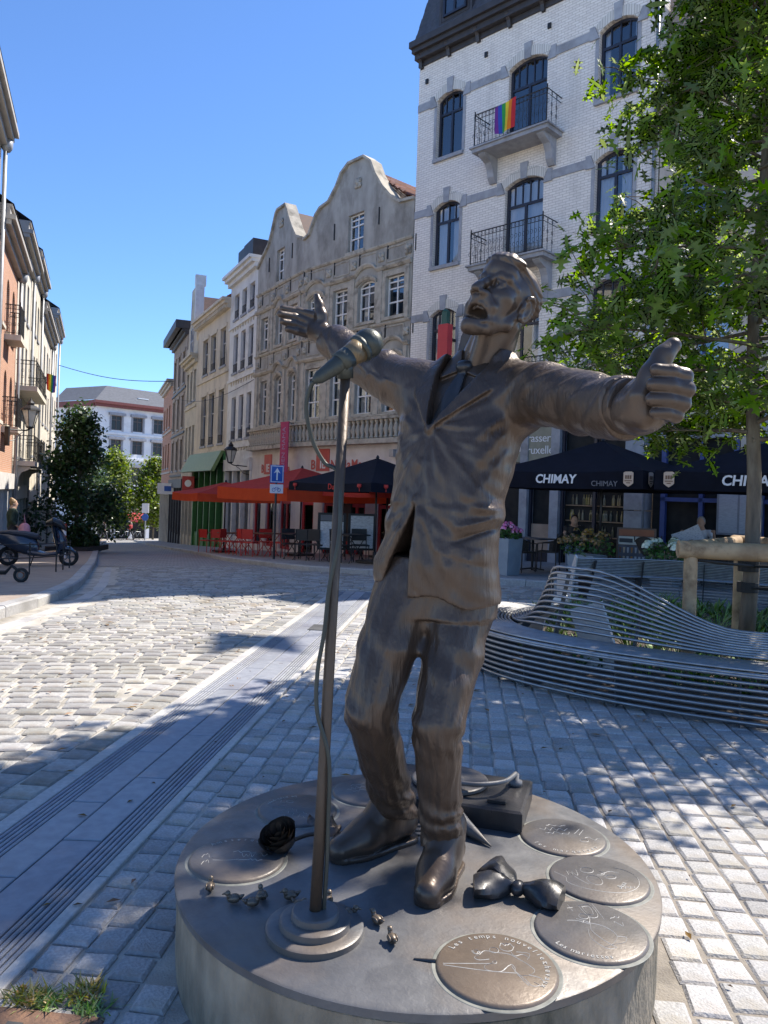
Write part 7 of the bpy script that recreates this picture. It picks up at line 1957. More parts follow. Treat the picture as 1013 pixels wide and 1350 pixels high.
for i, (x, y, a) in enumerate([(-2.75, 22.9, .4), (-2.2, 21.9, 2.9), (-1.8, 21.3, 2.7), (-1.35, 21.9, -.6), (-1.1, 20.5, 2.5), (-.6, 20.9, .2)]):
    place(c_blk, u_blk, x, y, a, '%s black chair from the left under the black parasol' % ordw[i], 'black terrace chairs')
for i, (x, y) in enumerate([(-2.5, 22.4), (-1.65, 22.0), (-.8, 20.3)]):
    place(t_blk, u_tb, x, y, .7, '%s black table from the left beneath the red and black parasols' % ordw[i], 'black terrace tables')
for i, (x, y, a) in enumerate([(3.15, 17.3, 2.2), (3.8, 17.6, -2.0), (4.95, 17.0, 2.5), (5.05, 18.1, .2), (5.6, 16.3, 2.6), (5.9, 16.9, -.4), (6.9, 15.7, 2.4), (7.5, 15.9, .6), (6.1, 15.2, 2.8)]):
    place(c_rat, u_rat, x, y, a, '%s dark wicker armchair from the left on the brasserie terrace' % ordw[i], 'wicker chairs of the brasserie')
for i, (x, y) in enumerate([(3.5, 17.9), (4.75, 17.6), (5.8, 15.7), (7.15, 15.2)]):
    place(t_brs, u_ts, x, y, RZW, '%s square brasserie table from the left' % ordw[i], 'brasserie tables')
# ---- menu boards
mb = thing('menu_stand', 'double menu board with two white sheets standing by the kerb', 'menu board', gp(-1.0, 21.3), R_(12))
for k, x in enumerate((-.42, .42)):
    m = MB(); m.box(x - .39, x + .39, -.03, .03, .3, 1.32); b_ = m.build('board', M_blkch, mb)
    m = MB(); m.box(x - .32, x + .32, -.036, -.032, .36, 1.26 if k else 1.08); m.build('sheet', mat('menu_sheet', (.74, .74, .76), (.5, .5, .53), scale=45, rough=.6, stretch=(.3, 1, 2.2), contrast=(.42, .5)), b_)
    if not k: m = MB(); m.box(x - .32, x + .32, -.036, -.032, 1.1, 1.26); m.build('heading', mat('menu_heading', (.2, .2, .22), rough=.6), b_)
    for yy in (-.25, .25): MB().tube([(x, 0, .32), (x, yy, 0)], .02, 5).build('foot', M_blkch, mb)
ab = thing('drinks_board', 'drinks menu board with rows of pictured glasses, in front of the brasserie', 'menu board', gp(5.3, 16.1), R_(-22)); ab.scale = (.68, .68, .72)
m = MB(); m.box(-.58, .58, -.03, .03, .1, 1.48); f_b = m.build('frame', mat('board_brown', (.12, .07, .045), rough=.5), ab, rot=(R_(-8), 0, 0))
m = MB(); m.box(-.52, .52, -.036, -.031, 1.24, 1.43); m.build('heading', mat('board_rust', (.3, .1, .04), rough=.6), f_b)
m = MB(); m.box(-.52, .52, -.036, -.031, .98, 1.22); m.build('title_strip', mat('board_cream', (.6, .58, .5), rough=.6), f_b)
m = MB(); m.box(-.52, .52, -.036, -.031, .16, .96); m.build('picture_field', mat('board_slate', (.1, .1, .13), (.07, .07, .09), rough=.6), f_b)
gm = [mat('drink_%d' % i, c, rough=.5) for i, c in enumerate([(.45, .2, .04), (.5, .38, .25), (.3, .06, .04), (.4, .42, .45), (.16, .06, .03)])]
rr = random.Random(8); glass_m = MB()
for i in range(3):
    for j in range(9):
        x = -.46 + j * .115; z = .22 + i * .26; k_ = rr.randrange(5); w = .032
        glass_m.prism([(x - w * .6, z), (x + w * .6, z), (x + w, z + .16), (x - w, z + .16)], .002, M=Matrix.Translation((0, -.039, 0)), m=k_)
tag(glass_m.build('glass_pictures', gm, f_b), kind='stuff')
for s_ in (-1, 1): MB().tube([(s_ * .5, 0, .12), (s_ * .5, .4, 0)], .02, 5).build('leg', M_blkch, ab)
m = MB(); m.box(-.5, -.1, -.04, -.037, 1.04, 1.16); m.box(.25, .48, -.04, -.037, 1.08, 1.16); m.build('title_print', mat('board_ink', (.05, .05, .05), rough=.6), f_b)
sb_ = thing('sandwich_board', 'small sandwich board leaning beside the newspaper reader', 'sign', gp(7.35, 16.55), R_(-35))
for s_ in (-1, 1):
    m = MB(); m.box(-.28, .28, -.015, .015, .0, .8); b_ = m.build('board', mat('board_brown', (.12, .07, .045), rough=.5), sb_, loc=(0, s_ * .18, 0), rot=(R_(12 * s_), 0, 0))
    if s_ < 0: m = MB(); m.box(-.22, .22, -.02, -.016, .1, .72); m.build('panel', mat('chalk_grey', (.25, .3, .32), (.18, .22, .24), scale=18, rough=.7), b_)
chb = thing('chalk_board', 'dark chalk menu board at the restaurant door behind black chairs', 'menu board', gp(-1.2, 24.6), RZG); m = MB(); m.box(-.28, .28, -.03, .03, .5, 1.7); m.build('board', M_blkch, chb); m = MB(); m.box(-.02, .02, -.02, .02, 0, .5); m.build('post', M_blkch, chb)
# ---- planters with flowers
def planter(name, label, x, y, w, h, pm, fl, leafm, n, fr, seed, cat='planter', top_r=.34, zc=.28):
    t = thing(name, label, cat, gp(x, y), RZW); r = random.Random(seed)
    if pm:
        m = MB(); a, b = w * .42, w * .5
        m.add([(-a, -a, 0), (a, -a, 0), (a, a, 0), (-a, a, 0), (-b, -b, h), (b, -b, h), (b, b, h), (-b, b, h), (-b * .86, -b * .86, h - .03), (b * .86, -b * .86, h - .03), (b * .86, b * .86, h - .03), (-b * .86, b * .86, h - .03)],
              [(0, 1, 5, 4), (1, 2, 6, 5), (2, 3, 7, 6), (3, 0, 4, 7), (4, 5, 9, 8), (5, 6, 10, 9), (6, 7, 11, 10), (7, 4, 8, 11), (8, 9, 10, 11)]); m.build('pot', pm, t)
    m = MB()
    for _ in range(260):
        a = r.random() * 6.28; q = math.sqrt(r.random()) * top_r; z = h + r.random() * zc * (1 - (q / top_r) ** 2 * .6); s_ = r.uniform(.03, .06)
        c = Vector((q * math.cos(a), q * math.sin(a), z)); u = Vector((r.gauss(0, 1), r.gauss(0, 1), r.gauss(0, .6))).normalized() * s_; v = u.cross(Vector((r.gauss(0, 1), r.gauss(0, 1), r.gauss(0, 1)))).normalized() * s_ * .6
        m.add([c - u, c + v, c + u, c - v], [(0, 1, 2, 3)])
    tag(m.build('foliage', leafm, t), kind='stuff')
    for _ in range(n):
        a = r.random() * 6.28; q = math.sqrt(r.random()) * top_r; z = h + zc * (1.05 - (q / top_r) ** 2 * .55) * r.uniform(.75, 1.05)
        m = MB()
        for k in range(26):
            d = Vector((r.gauss(0, 1), r.gauss(0, 1), abs(r.gauss(.3, .8)))).normalized(); u = d.orthogonal().normalized() * fr * .42; v = d.cross(u).normalized() * fr * .42; c = d * fr
            m.add([c - u, c - v, c + u, c + v], [(0, 1, 2, 3)])
        m.build('flower_head', fl, t, loc=(q * math.cos(a), q * math.sin(a), z))
    return t
M_gleaf = mat('garden_leaf', (.06, .13, .03), (.035, .085, .02), scale=6, rough=.6, isl=.35)
planter('flower_planter', 'tall grey planter of pink flowers at the terrace corner', 2.62, 16.45, .55, .78, mat('planter_grey', (.3, .33, .36), (.25, .28, .31), rough=.6), mat('pink_petals', (.62, .22, .36), (.5, .14, .27), rough=.7, isl=.3), M_gleaf, 13, .07, 1)
planter('hydrangea', 'white hydrangea bush beside the tree stake', 5.45, 14.75, .5, .5, mat('planter_grey', (.3, .33, .36), rough=.6), mat('white_petals', (.7, .74, .6), (.6, .66, .48), rough=.7, isl=.2), M_gleaf, 16, .085, 2, top_r=.42, zc=.4)
planter('rust_mums', 'low bush of rusty brown and green blooms before the drinks board', 4.2, 15.75, .6, .5, mat('planter_grey', (.3, .33, .36), rough=.6), mat('rust_petals', (.26, .15, .06), (.18, .14, .05), rough=.8, isl=.35), M_gleaf, 44, .06, 3, top_r=.56, zc=.5)
# ---- wall totem seen beside the statue's head
tt = thing('red_column_sign', 'red upright sign with green rounded top on the white brick facade', 'sign', wbm @ Vector((1.86, -.5, 4.6)), RZW)
m = MB(); m.box(-.19, .19, -.12, .12, 0, 2.35); m.build('body', mat('sign_red_paint', (.5, .03, .045), (.45, .025, .04), rough=.4), tt)
m = MB(); m.box(-.1, .1, -.07, .07, 2.35, 2.75); m.lathe([(.1, 0), (.09, .04), (.05, .08), (.001, .095)], 12, (0, 0, 2.75)); m.build('cap', mat('sign_green_paint', (.02, .1, .08), rough=.4), tt)
m = MB(); m.box(-.04, .04, .12, .5, .3, .38); m.box(-.04, .04, .12, .5, 1.9, 1.98); m.build('bracket', M_blackiron, tt)
# ---- street signs and lamps
os_ = thing('one_way_sign', 'blue square one-way sign with white arrow on a dark pole', 'sign', gp(-3.14, 22.4), R_(28))
MB().tube([(0, 0.03, 0), (0, .03, 2.75)], .035, 8).build('pole', M_poleb, os_)
M_sblue = mat('sign_blue', (.02, .1, .42), (.018, .09, .38), rough=.35)
m = MB(); m.box(-.21, .21, -.02, .0, 2.22, 2.74); pl_ = m.build('plate', M_sblue, os_)
m = MB(); m.box(-.19, .19, -.024, -.021, 2.24, 2.26); m.box(-.19, .19, -.024, -.021, 2.7, 2.72); m.box(-.19, -.17, -.024, -.021, 2.26, 2.7); m.box(.17, .19, -.024, -.021, 2.26, 2.7); m.build('border', M_sign, pl_)
m = MB(); m.prism([(-.022, 2.3), (.022, 2.3), (.022, 2.54), (.1, 2.5), (.0, 2.66), (-.1, 2.5), (-.022, 2.54)], .003, M=Matrix.Translation((0, -.0245, 0))); m.build('arrow', M_sign, pl_)
m = MB(); m.box(-.2, .2, -.02, .0, 1.92, 2.18); p2 = m.build('sub_plate', M_sign, os_)
m = MB()
for x in (-.09, .07): m.tube([(x + .05 * math.cos(q), -.023, 2.02 + .05 * math.sin(q)) for q in [k * PI / 5 for k in range(10)]], .007, 4, closed=True)
m.tube([(-.09, -.023, 2.02), (-.04, -.023, 2.09), (.04, -.023, 2.09), (.07, -.023, 2.02)], .006, 4); m.tube([(-.04, -.023, 2.09), (0, -.023, 2.02), (.04, -.023, 2.09)], .006, 4); m.build('bicycle_symbol', M_sblue, p2)
def lantern(label, loc, rz, m_=None):
    t = thing('wall_lantern', label, 'street lamp', loc, rz)
    MB().tube(catmull([(0, .9, .0), (0, .5, .02), (0, .15, .04), (0, 0, .12)], 5), .025, 6).build('bracket', M_blackiron, t, smooth=True)
    MB().tube(catmull([(0, .9, -.35), (0, .6, -.3), (0, .4, -.1), (0, .25, .0), (0, .35, .06)], 5), .014, 5).build('scroll', M_blackiron, t)
    m = MB(); m.box(-.08, .08, .86, .92, -.5, .1); m.build('wall_plate', M_blackiron, t)
    m = MB(); m.lathe([(.05, .1), (.12, .14), (.125, .17)], 8); m.lathe([(.3, .68), (.28, .74), (.16, .84), (.1, .86), (.12, .92), (.05, 1.0), (.02, 1.08)], 8); 
    for q in range(6): a = q * PI / 3; m.tube([(.12 * math.cos(a), .12 * math.sin(a), .16), (.27 * math.cos(a), .27 * math.sin(a), .7)], .014, 4)
    m.build('frame', M_blackiron, t)
    MB().lathe([(.11, .17), (.25, .69)], 6).build('glass', mat('lantern_glass', (.62, .6, .52), (.5, .48, .42), rough=.25), t)
    return t
lantern('hanging iron lantern on the white house above the red parasols', (-5.72 - 1.08, 34.35 - .54, 2.75), rzL - .2)
lw = LP(24.2); lantern('old iron street lantern on a bracket against the red brick house', (lw[0] + .85, lw[1] + .32, 3.3), math.atan2(-.938, -.347) + PI / 2 + PI)
rs2 = thing('hanging_sign', 'small red square shop sign hanging out over the street', 'sign', (-11.0, 43.2, 1.45), R_(-8)); m = MB(); m.box(-.35, .35, -.06, .06, 0, .95); b_ = m.build('panel', M_red, rs2); m = MB(); m.lathe([(.2, 0), (.2, .01)], 14, M=Matrix.Translation((0, -.061, .55)) @ Matrix.Rotation(R_(90), 4, 'X')); m.build('emblem', M_sign, b_); m = MB(); m.tube([(.35, 0, .8), (.95, .2, .8)], .03, 5); m.build('arm', M_blackiron, rs2)
ws = thing('hanging_sign', 'pale blue rectangular shop sign hanging at the far right-hand shops', 'sign', (-14.6, 52.5, 1.3), R_(-8)); m = MB(); m.box(-.9, .3, -.06, .06, 0, .75); b_ = m.build('panel', M_sign, ws); m = MB(); m.box(-.4, .1, -.07, -.062, .2, .55); m.build('emblem', M_sblue, b_); m = MB(); m.tube([(.3, 0, .4), (.8, .1, .4)], .03, 5); m.build('arm', M_blackiron, ws)
# cable across the street with a small lamp fitting
pa, pb = Vector((-21.4, 50, 9.45)), Vector((-12.8, 46, 8.1)); pts = [pa.lerp(pb, k / 16) - Vector((0, 0, .35 * math.sin(PI * k / 16))) for k in range(17)]
m = MB(); m.tube([p - pa for p in pts], .022, 5); cb = m.build('overhead_cable', M_blackiron, None, loc=pa); tag(cb, 'thin cable strung across the street between the two rows', 'cable')
pa, pb = Vector((-12.6, 45.5, 7.0)), Vector((-5.9, 33.9, 6.6)); m = MB(); m.tube([pa.lerp(pb, k / 12) - pa - Vector((0, 0, .5 * math.sin(PI * k / 12))) for k in range(13)], .014, 5); tag(m.build('facade_cable', M_blackiron, None, loc=pa), 'dark cable looped along the cream and white facades', 'cable')
# ================================================================== people
M_skin = mat('skin', (.5, .31, .22), (.44, .27, .19), rough=.6)
def figure(name, label, loc, rz, J, cloth, hair_m, hair='short', h=.011, cat='person'):
    """one figure from joints (local metres, facing -y): body skin in one mesh, clothes and hair as children"""
    t = thing(name, label, cat, loc, rz); A = {k: np.array(v, float) for k, v in J.items()}
    pts = np.array(list(A.values())); lo = pts.min(0) - .22; hi = pts.max(0) + .22
    def fld(): return Field(lo, hi, h)
    F = fld(); hd = A['head']; nk = A['neck']
    F.ell(hd, (.078, .098, .118), k=.01); F.ell(hd + (0, -.03, -.06), (.058, .07, .07), k=.03); F.ell(hd + (0, -.105, -.015), (.014, .02, .022), k=.012)
    for s_ in (-1, 1): F.ell(hd + (s_ * .08, .01, -.01), (.012, .02, .032), k=.006); F.cutell(hd + (s_ * .032, -.1, .018), (.018, .016, .012), k=.006); F.ell(hd + (s_ * .032, -.088, .016), (.012, .012, .011), k=.002)
    F.cutell(hd + (0, -.1, -.062), (.022, .014, .005), k=.004)
    F.cap(hd + (0, .01, -.08), nk, .05, .055, .02)
    for s in 'LR':
        sh, el, wr, ha = A['sh' + s], A['el' + s], A['wr' + s], A['ha' + s]
        F.cap(nk + (0, 0, -.05), sh, .055, .052, .03); F.cap(sh, el, .047, .038, .02); F.cap(el, wr, .037, .026, .015)
        d = ha - wr; d = d / (np.linalg.norm(d) + 1e-6); sd = np.cross(d, (0, 0, 1.)); sd = sd / (np.linalg.norm(sd) + 1e-6)
        F.ell(wr + d * .05, (.038, .038, .03), k=.015)
        for f in range(4):
            b = wr + d * .08 + sd * (f - 1.5) * .018; F.chain([b, b + d * .035 + np.array((0, 0, -.008)), b + d * (.055 + .01 * (1.5 - abs(f - 1.5))) + np.array((0, 0, -.025))], [.0105, .0095, .008], .003)
        F.chain([wr + d * .03 + sd * .03, wr + d * .06 + sd * .05, wr + d * .085 + sd * .048], [.013, .011, .009], .006)
    hp_ = (A['hipL'] + A['hipR']) / 2
    F.chain([nk, (nk + hp_) / 2, hp_], [.09, .11, .12], .05)
    for s in 'LR':
        F.chain([A['hip' + s], A['kn' + s], A['an' + s]], [.075, .05, .036], .02); F.cap(A['an' + s], A['an' + s] + (0, -.15, -.04), .035, .03, .02)
    obj('body', F.mesh('body', M_skin, (0, 0, 0), 0), t)
    T = fld(); T.chain([nk + (0, 0, -.045), nk * .72 + hp_ * .28, (nk + hp_) / 2, hp_ + (0, 0, .03)], [.095, .145, .132, .142], .06)
    for s in 'LR':
        sl_ = cloth.get('sleeve', .5); T.cap(nk + (0, 0, -.06), A['sh' + s], .07, .07, .04)
        e = A['sh' + s] + (A['el' + s] - A['sh' + s]) * min(1, sl_)
        T.cap(A['sh' + s], e, .068, .058, .02)
        if sl_ > 1: T.cap(A['el' + s], A['el' + s] + (A['wr' + s] - A['el' + s]) * (sl_ - 1), .056, .046, .02)
    S_, g_ = T.grid(); T.D[S_] = (T.D[S_] - .006 * wob(g_[0], g_[1], g_[2], 30)).astype(np.float32)
    obj('top', T.mesh('top', cloth['top'], (0, 0, 0)), t)
    P_ = fld(); P_.ell(hp_ + (0, 0, -.02), (.165, .13, .13), k=.03)
    for s in 'LR': P_.chain([A['hip' + s], A['kn' + s], A['an' + s] + (0, 0, .03)], [.098, .075, .062], .02)
    S_, g_ = P_.grid(); P_.D[S_] = (P_.D[S_] - .005 * wob(g_[0], g_[1], g_[2], 32)).astype(np.float32)
    obj('trousers', P_.mesh('trousers', cloth['trousers'], (0, 0, 0)), t)
    for s in 'LR':
        Q = fld(); Q.cap(A['an' + s] + (0, .03, -.045), A['an' + s] + (0, -.16, -.055), .045, .042, .02); obj('shoe', Q.mesh('shoe', cloth.get('shoes', M_blkch), (0, 0, 0)), t)
    Hh_ = fld(); Hh_.ell(hd + (0, .022, .028), (.09, .1, .112), k=.01)
    if hair == 'bun': Hh_.ell(hd + (0, .06, .12), (.055, .055, .05), k=.01)
    if hair == 'long': Hh_.chain([hd + (0, .06, 0), hd + (0, .08, -.16)], [.085, .07], .02)
    Hh_.cutell(hd + (0, -.09, -.03), (.085, .1, .1), k=.01)
    obj('hair', Hh_.mesh('hair', hair_m, (0, 0, 0)), t)
    return t
sit = dict(head=(0, -.06, 1.18), neck=(0, 0, 1.03), shL=(.18, .0, .97), shR=(-.18, .0, .97), elL=(.26, -.1, .72), elR=(-.26, -.1, .72), wrL=(.1, -.3, .8), wrR=(-.1, -.3, .8), haL=(.0, -.38, .82), haR=(-.02, -.38, .82),
           hipL=(.1, .05, .5), hipR=(-.1, .05, .5), knL=(.13, -.4, .5), knR=(-.13, -.4, .5), anL=(.13, -.36, .1), anR=(-.13, -.38, .1))
M_hairD = mat('dark_hair', (.03, .02, .016), (.02, .014, .012), rough=.5); M_hairB = mat('blond_hair', (.3, .18, .08), (.2, .12, .05), rough=.5); M_hairG = mat('grey_hair', (.35, .34, .33), rough=.6)
w1 = figure('person', 'seated person in a black top and light jeans looking down under the parasol', gp(4.55, 18.3), R_(-12), sit, dict(top=mat('black_top', (.02, .02, .022), rough=.8), trousers=mat('light_denim', (.35, .42, .55), (.28, .35, .48), rough=.85), sleeve=.15), M_hairD, 'long')
ph = MB(); ph.box(-.04, .04, -.006, .006, -.075, .075); po = ph.build('phone', M_blkch, None, loc=Vector(w1.location) + Matrix.Rotation(R_(-12), 3, 'Z') @ Vector((0, -.4, .86)), rot=(R_(-40), 0, R_(-12))); tag(po, 'dark phone held by the seated person in black', 'phone')
read = dict(sit); read.update(head=(0, -.03, 1.2), elL=(.3, -.16, .8), elR=(-.3, -.16, .8), wrL=(.3, -.36, .98), wrR=(-.32, -.36, .95), haL=(.3, -.42, 1.03), haR=(-.33, -.42, 1.0))
rdl = gp(7.15, 17.3)
figure('person', 'grey haired person in a white T-shirt reading a newspaper behind the tree', rdl, R_(-28), read, dict(top=mat('white_tshirt', (.72, .73, .76), (.62, .64, .68), rough=.85), trousers=mat('dark_red_trousers', (.22, .04, .05), rough=.85), sleeve=.6), M_hairG)
np_ = MB(); vs_ = []
for i in range(11):
    for j in range(7):
        u, v = i / 10 - .5, j / 6 - .5; vs_.append((u * .72, -.06 * abs(u) * 2 + .01 * math.sin(v * 9), v * .5))
np_.add(vs_, [(i * 7 + j, i * 7 + j + 1, (i + 1) * 7 + j + 1, (i + 1) * 7 + j) for i in range(10) for j in range(6)])
M_news = mat('newsprint', (.68, .7, .76), (.42, .44, .5), scale=40, rough=.8, stretch=(.5, 1, 2.4), contrast=(.38, .48))
npo = np_.build('newspaper', M_news, None, smooth=True, loc=Vector(rdl) + Matrix.Rotation(R_(-28), 3, 'Z') @ Vector((-.2, -.5, .84)), rot=(R_(-20), R_(-25), R_(-28))); npo.scale = (.85, .85, .85); tag(npo, 'open newspaper held up by the grey haired person', 'newspaper')
stand = dict(head=(0, -.02, 1.60), neck=(0, 0, 1.45), shL=(.18, 0, 1.39), shR=(-.18, 0, 1.39), elL=(.26, .04, 1.12), elR=(-.26, .04, 1.12), wrL=(.24, -.08, .92), wrR=(-.22, -.12, .95), haL=(.24, -.14, .84), haR=(-.2, -.2, .9),
             hipL=(.1, 0, .92), hipR=(-.1, 0, .92), knL=(.11, -.03, .5), knR=(-.11, .03, .5), anL=(.11, .02, .1), anR=(-.11, .05, .1))
pl = gp(-10.6, 22.0, .12)
figure('person', 'person with hair in a bun and dark green top standing behind the parked scooter', pl, R_(120), stand, dict(top=mat('dark_green_top', (.025, .045, .03), rough=.85), trousers=mat('dark_trousers', (.03, .03, .035), rough=.85), sleeve=1.6), M_hairB, 'bun', h=.014)
bg_ = MB(); bg_.lathe([(.02, 0), (.14, .02), (.17, .15), (.13, .3), (.05, .36)], 10); bg_.tube([(.0, 0, .36), (-.02, 0, .62), (.03, 0, .36)], .012, 5); bo = bg_.build('pink_bag', mat('pink_bag', (.6, .3, .36), (.52, .24, .3), rough=.7), None, smooth=True, loc=(pl[0] + .42, pl[1] - .15, pl[2] + .7)); tag(bo, 'pink shoulder bag carried by the person behind the scooter', 'bag')
walk = dict(stand); walk.update(knL=(.1, -.2, .52), anL=(.1, -.3, .12), knR=(-.1, .08, .5), anR=(-.1, .32, .14), wrL=(.26, .2, .95), haL=(.27, .26, .9), wrR=(-.25, -.28, 1.0), haR=(-.25, -.36, .98))
for (px, Y, lab, c) in ((151, 62, 'far pedestrian in dark clothes crossing at the end of the street', (.03, .03, .04)), (186, 70, 'far pedestrian in a red top near the pink awning', (.4, .05, .05))):
    x = (px - 506.5) / 1014 * Y - .012 * Y; figure('person', lab, gp(x, Y, .02), R_(70), walk, dict(top=mat('top_%d' % px, c, rough=.85), trousers=M_blkch, sleeve=1.5), M_hairD, h=.03)
# ================================================================== left pavement: scooter, kick scooter, rack
M_scoot = mat('scooter_paint', (.03, .045, .075), (.022, .035, .06), rough=.22, spec=.6, coat=.4)
M_tyre = mat('tyre_rubber', (.018, .018, .018), (.012, .012, .012), rough=.85); M_chrome = mat('scooter_silver', (.16, .16, .17), rough=.35, metal=.8)
def wheel(parent, x, z, r, w, name='wheel', yaw=0.0, n=20):
    m = MB(); ring = [(math.cos(2 * PI * k / n) * r, 0, math.sin(2 * PI * k / n) * r) for k in range(n)]; m.tube(ring, w, 8, closed=True); o = m.build(name, M_tyre, parent, smooth=True, loc=(x, 0, z), rot=(0, 0, yaw))
    m = MB(); m.tube([(math.cos(2 * PI * k / n) * (r - w * .9), 0, math.sin(2 * PI * k / n) * (r - w * .9)) for k in range(n)], .012, 5, closed=True)
    for k in range(5): a = k * 2 * PI / 5; m.tube([(0, 0, 0), (math.cos(a) * (r - w), 0, math.sin(a) * (r - w))], .016, 5)
    m.lathe([(.045, -.035), (.045, .035)], 10, M=Matrix.Rotation(R_(90), 4, 'X')); m.build('rim', M_chrome, o); return o
sx_, sy_ = -8.05, 18.0
scr = thing('motor_scooter', 'dark blue motor scooter parked on the left pavement', 'scooter', gp(sx_, sy_), R_(14))
wheel(scr, .68, .22, .18, .042, yaw=R_(18)); wheel(scr, -.64, .22, .18, .045)
def loft(name, secs, material, parent, n=12, power=2.4):
    """secs: (x, z, halfwidth, halfheight)"""
    m = MB()
    for (x, z, a, b) in secs:
        for j in range(n):
            q = 2 * PI * j / n; c, s_ = math.cos(q), math.sin(q)
            m.v.append((x, a * math.copysign(abs(c) ** (2 / power), c), z + b * math.copysign(abs(s_) ** (2 / power), s_)))
    m.f = [(i * n + j, (i + 1) * n + j, (i + 1) * n + (j + 1) % n, i * n + (j + 1) % n) for i in range(len(secs) - 1) for j in range(n)] + [tuple(range(n)), tuple((len(secs) - 1) * n + j for j in range(n - 1, -1, -1))]; m.m = [0] * len(m.f)
    return m.build(name, material, parent, smooth='auto')
loft('rear_body', [(-1.0, .7, .05, .04), (-.88, .66, .14, .11), (-.6, .58, .2, .2), (-.3, .5, .2, .24), (-.05, .44, .17, .2), (.02, .4, .12, .13)], M_scoot, scr)
loft('seat', [(-.9, .76, .08, .03), (-.6, .76, .15, .075), (-.25, .73, .16, .08), (.0, .68, .13, .07), (.06, .62, .08, .04)], mat('scooter_seat', (.03, .035, .05), rough=.6), scr)
loft('footboard', [(-.2, .33, .18, .1), (.15, .28, .19, .06), (.42, .31, .18, .07), (.5, .4, .13, .07)], M_scoot, scr)
m = MB(); vs_ = []
for i, (x, z, w) in enumerate([(.42, .3, .17), (.46, .5, .2), (.43, .72, .2), (.38, .9, .15), (.36, .98, .09)]):
    for k in range(7): u = k / 6 - .5; vs_.append((x + .1 * math.cos(u * 2.6) * (1 - i * .12), u * 2 * w, z))
n5 = 5; vs2 = [(a - .035, b * .95, c) for a, b, c in vs_]
m.add(vs_ + vs2, [(i * 7 + k, i * 7 + k + 1, (i + 1) * 7 + k + 1, (i + 1) * 7 + k) for i in range(4) for k in range(6)] + [(35 + i * 7 + k, 35 + (i + 1) * 7 + k, 35 + (i + 1) * 7 + k + 1, 35 + i * 7 + k + 1) for i in range(4) for k in range(6)]); m.build('leg_shield', M_scoot, scr, smooth=True)
MB().tube([(.33, 0, .98), (.42, 0, .78), (.49, 0, .58), (.53, 0, .4)], [.07, .12, .15, .11], 10).build('front_body', M_scoot, scr, smooth=True)
loft('front_mudguard', [(.42, .36, .05, .03), (.55, .43, .075, .05), (.7, .42, .075, .05), (.84, .33, .05, .03)], M_scoot, scr)
loft('handlebar_cover', [(.16, 1.0, .1, .05), (.32, 1.05, .19, .1), (.5, .98, .15, .1), (.6, .88, .08, .06)], mat('scooter_dark', (.015, .015, .018), rough=.4), scr)
m = MB(); m.tube([(.3, -.36, 1.03), (.34, -.15, 1.04), (.34, .15, 1.04), (.3, .36, 1.03)], .018, 7); m.build('handlebar', M_tyre, scr)
for s_ in (-1, 1):
    m = MB(); m.tube([(.34, s_ * .2, 1.05), (.3, s_ * .3, 1.25)], .007, 5); m.ball((.3, s_ * .32, 1.28), (.015, .07, .045), 10, 7); m.build('mirror', M_chrome if s_ < 0 else M_tyre, scr)
m = MB(); m.ball((.53, 0, .95), (.04, .07, .05), 10, 7); m.build('headlight', mat('lamp_clear', (.6, .62, .65), rough=.1), scr); m = MB(); m.ball((-.95, 0, .7), (.03, .08, .04), 10, 7); m.build('tail_light', mat('lamp_orange', (.7, .2, .02), rough=.2), scr)
m = MB(); m.box(-1.0, -.985, -.1, .1, .42, .58); m.build('number_plate', mat('plate_blue', (.05, .15, .4), rough=.4), scr); MB().tube([(.56, 0, .6), (.62, 0, .42), (.67, 0, .22)], .03, 8).build('fork', M_tyre, scr); m = MB(); m.tube([(-.05, -.12, .28), (-.12, -.22, .02)], .014, 5); m.build('kick_stand', M_tyre, scr); m = MB(); m.tube([(-.2, .14, .3), (-.75, .2, .32)], [.03, .05], 8); m.build('exhaust', M_chrome, scr)
ks = thing('kick_scooter', 'dark electric kick scooter with orange hub at the left edge', 'kick scooter', gp(-6.25, 12.9), R_(6))
wheel(ks, .2, .125, .1, .028, n=16); wheel(ks, -.85, .125, .1, .028, n=16)
m = MB(); m.tube([(.2, 0, .16), (.05, 0, .28), (-.05, 0, .16), (-.7, 0, .15)], [.025, .03, .035, .035], 7); m.build('deck', M_tyre, ks); m = MB(); m.box(-.7, -.05, -.08, .08, .17, .19); m.build('deck_plate', M_tyre, ks); MB().tube([(-.85, 0, .14), (-.78, 0, .5), (-.7, 0, 1.1)], .024, 7).build('stem', M_tyre, ks); MB().tube([(-.7, -.22, 1.1), (-.7, .22, 1.1)], .016, 6).build('handlebar', M_tyre, ks)
m = MB(); m.lathe([(.06, -.03), (.06, .03)], 10, M=Matrix.Translation((.2, 0, .125)) @ Matrix.Rotation(R_(90), 4, 'X')); m.build('hub', mat('hub_rust', (.25, .1, .05), rough=.5), ks)
# low rail rack
rk = thing('cycle_rack', 'low dark metal cycle rack with thin posts beside the scooter', 'rack', gp(-7.0, 15.0))
pr = [(-7.75, 13.9), (-7.25, 14.3), (-6.75, 14.75), (-6.6, 15.6), (-6.75, 16.3), (-6.9, 17.0)]
for i, (x, y) in enumerate(pr): MB().tube([(x + 7.0, y - 15.0, gz(x, y) - gz(-7, 15)), (x + 7.0, y - 15.0, gz(x, y) - gz(-7, 15) + .62)], .014, 6).build('post', M_blackiron, rk)
for zz in (.58, .32): MB().tube([(x + 7.0, y - 15.0, gz(x, y) - gz(-7, 15) + zz) for x, y in pr], .012, 6).build('rail', M_blackiron, rk)
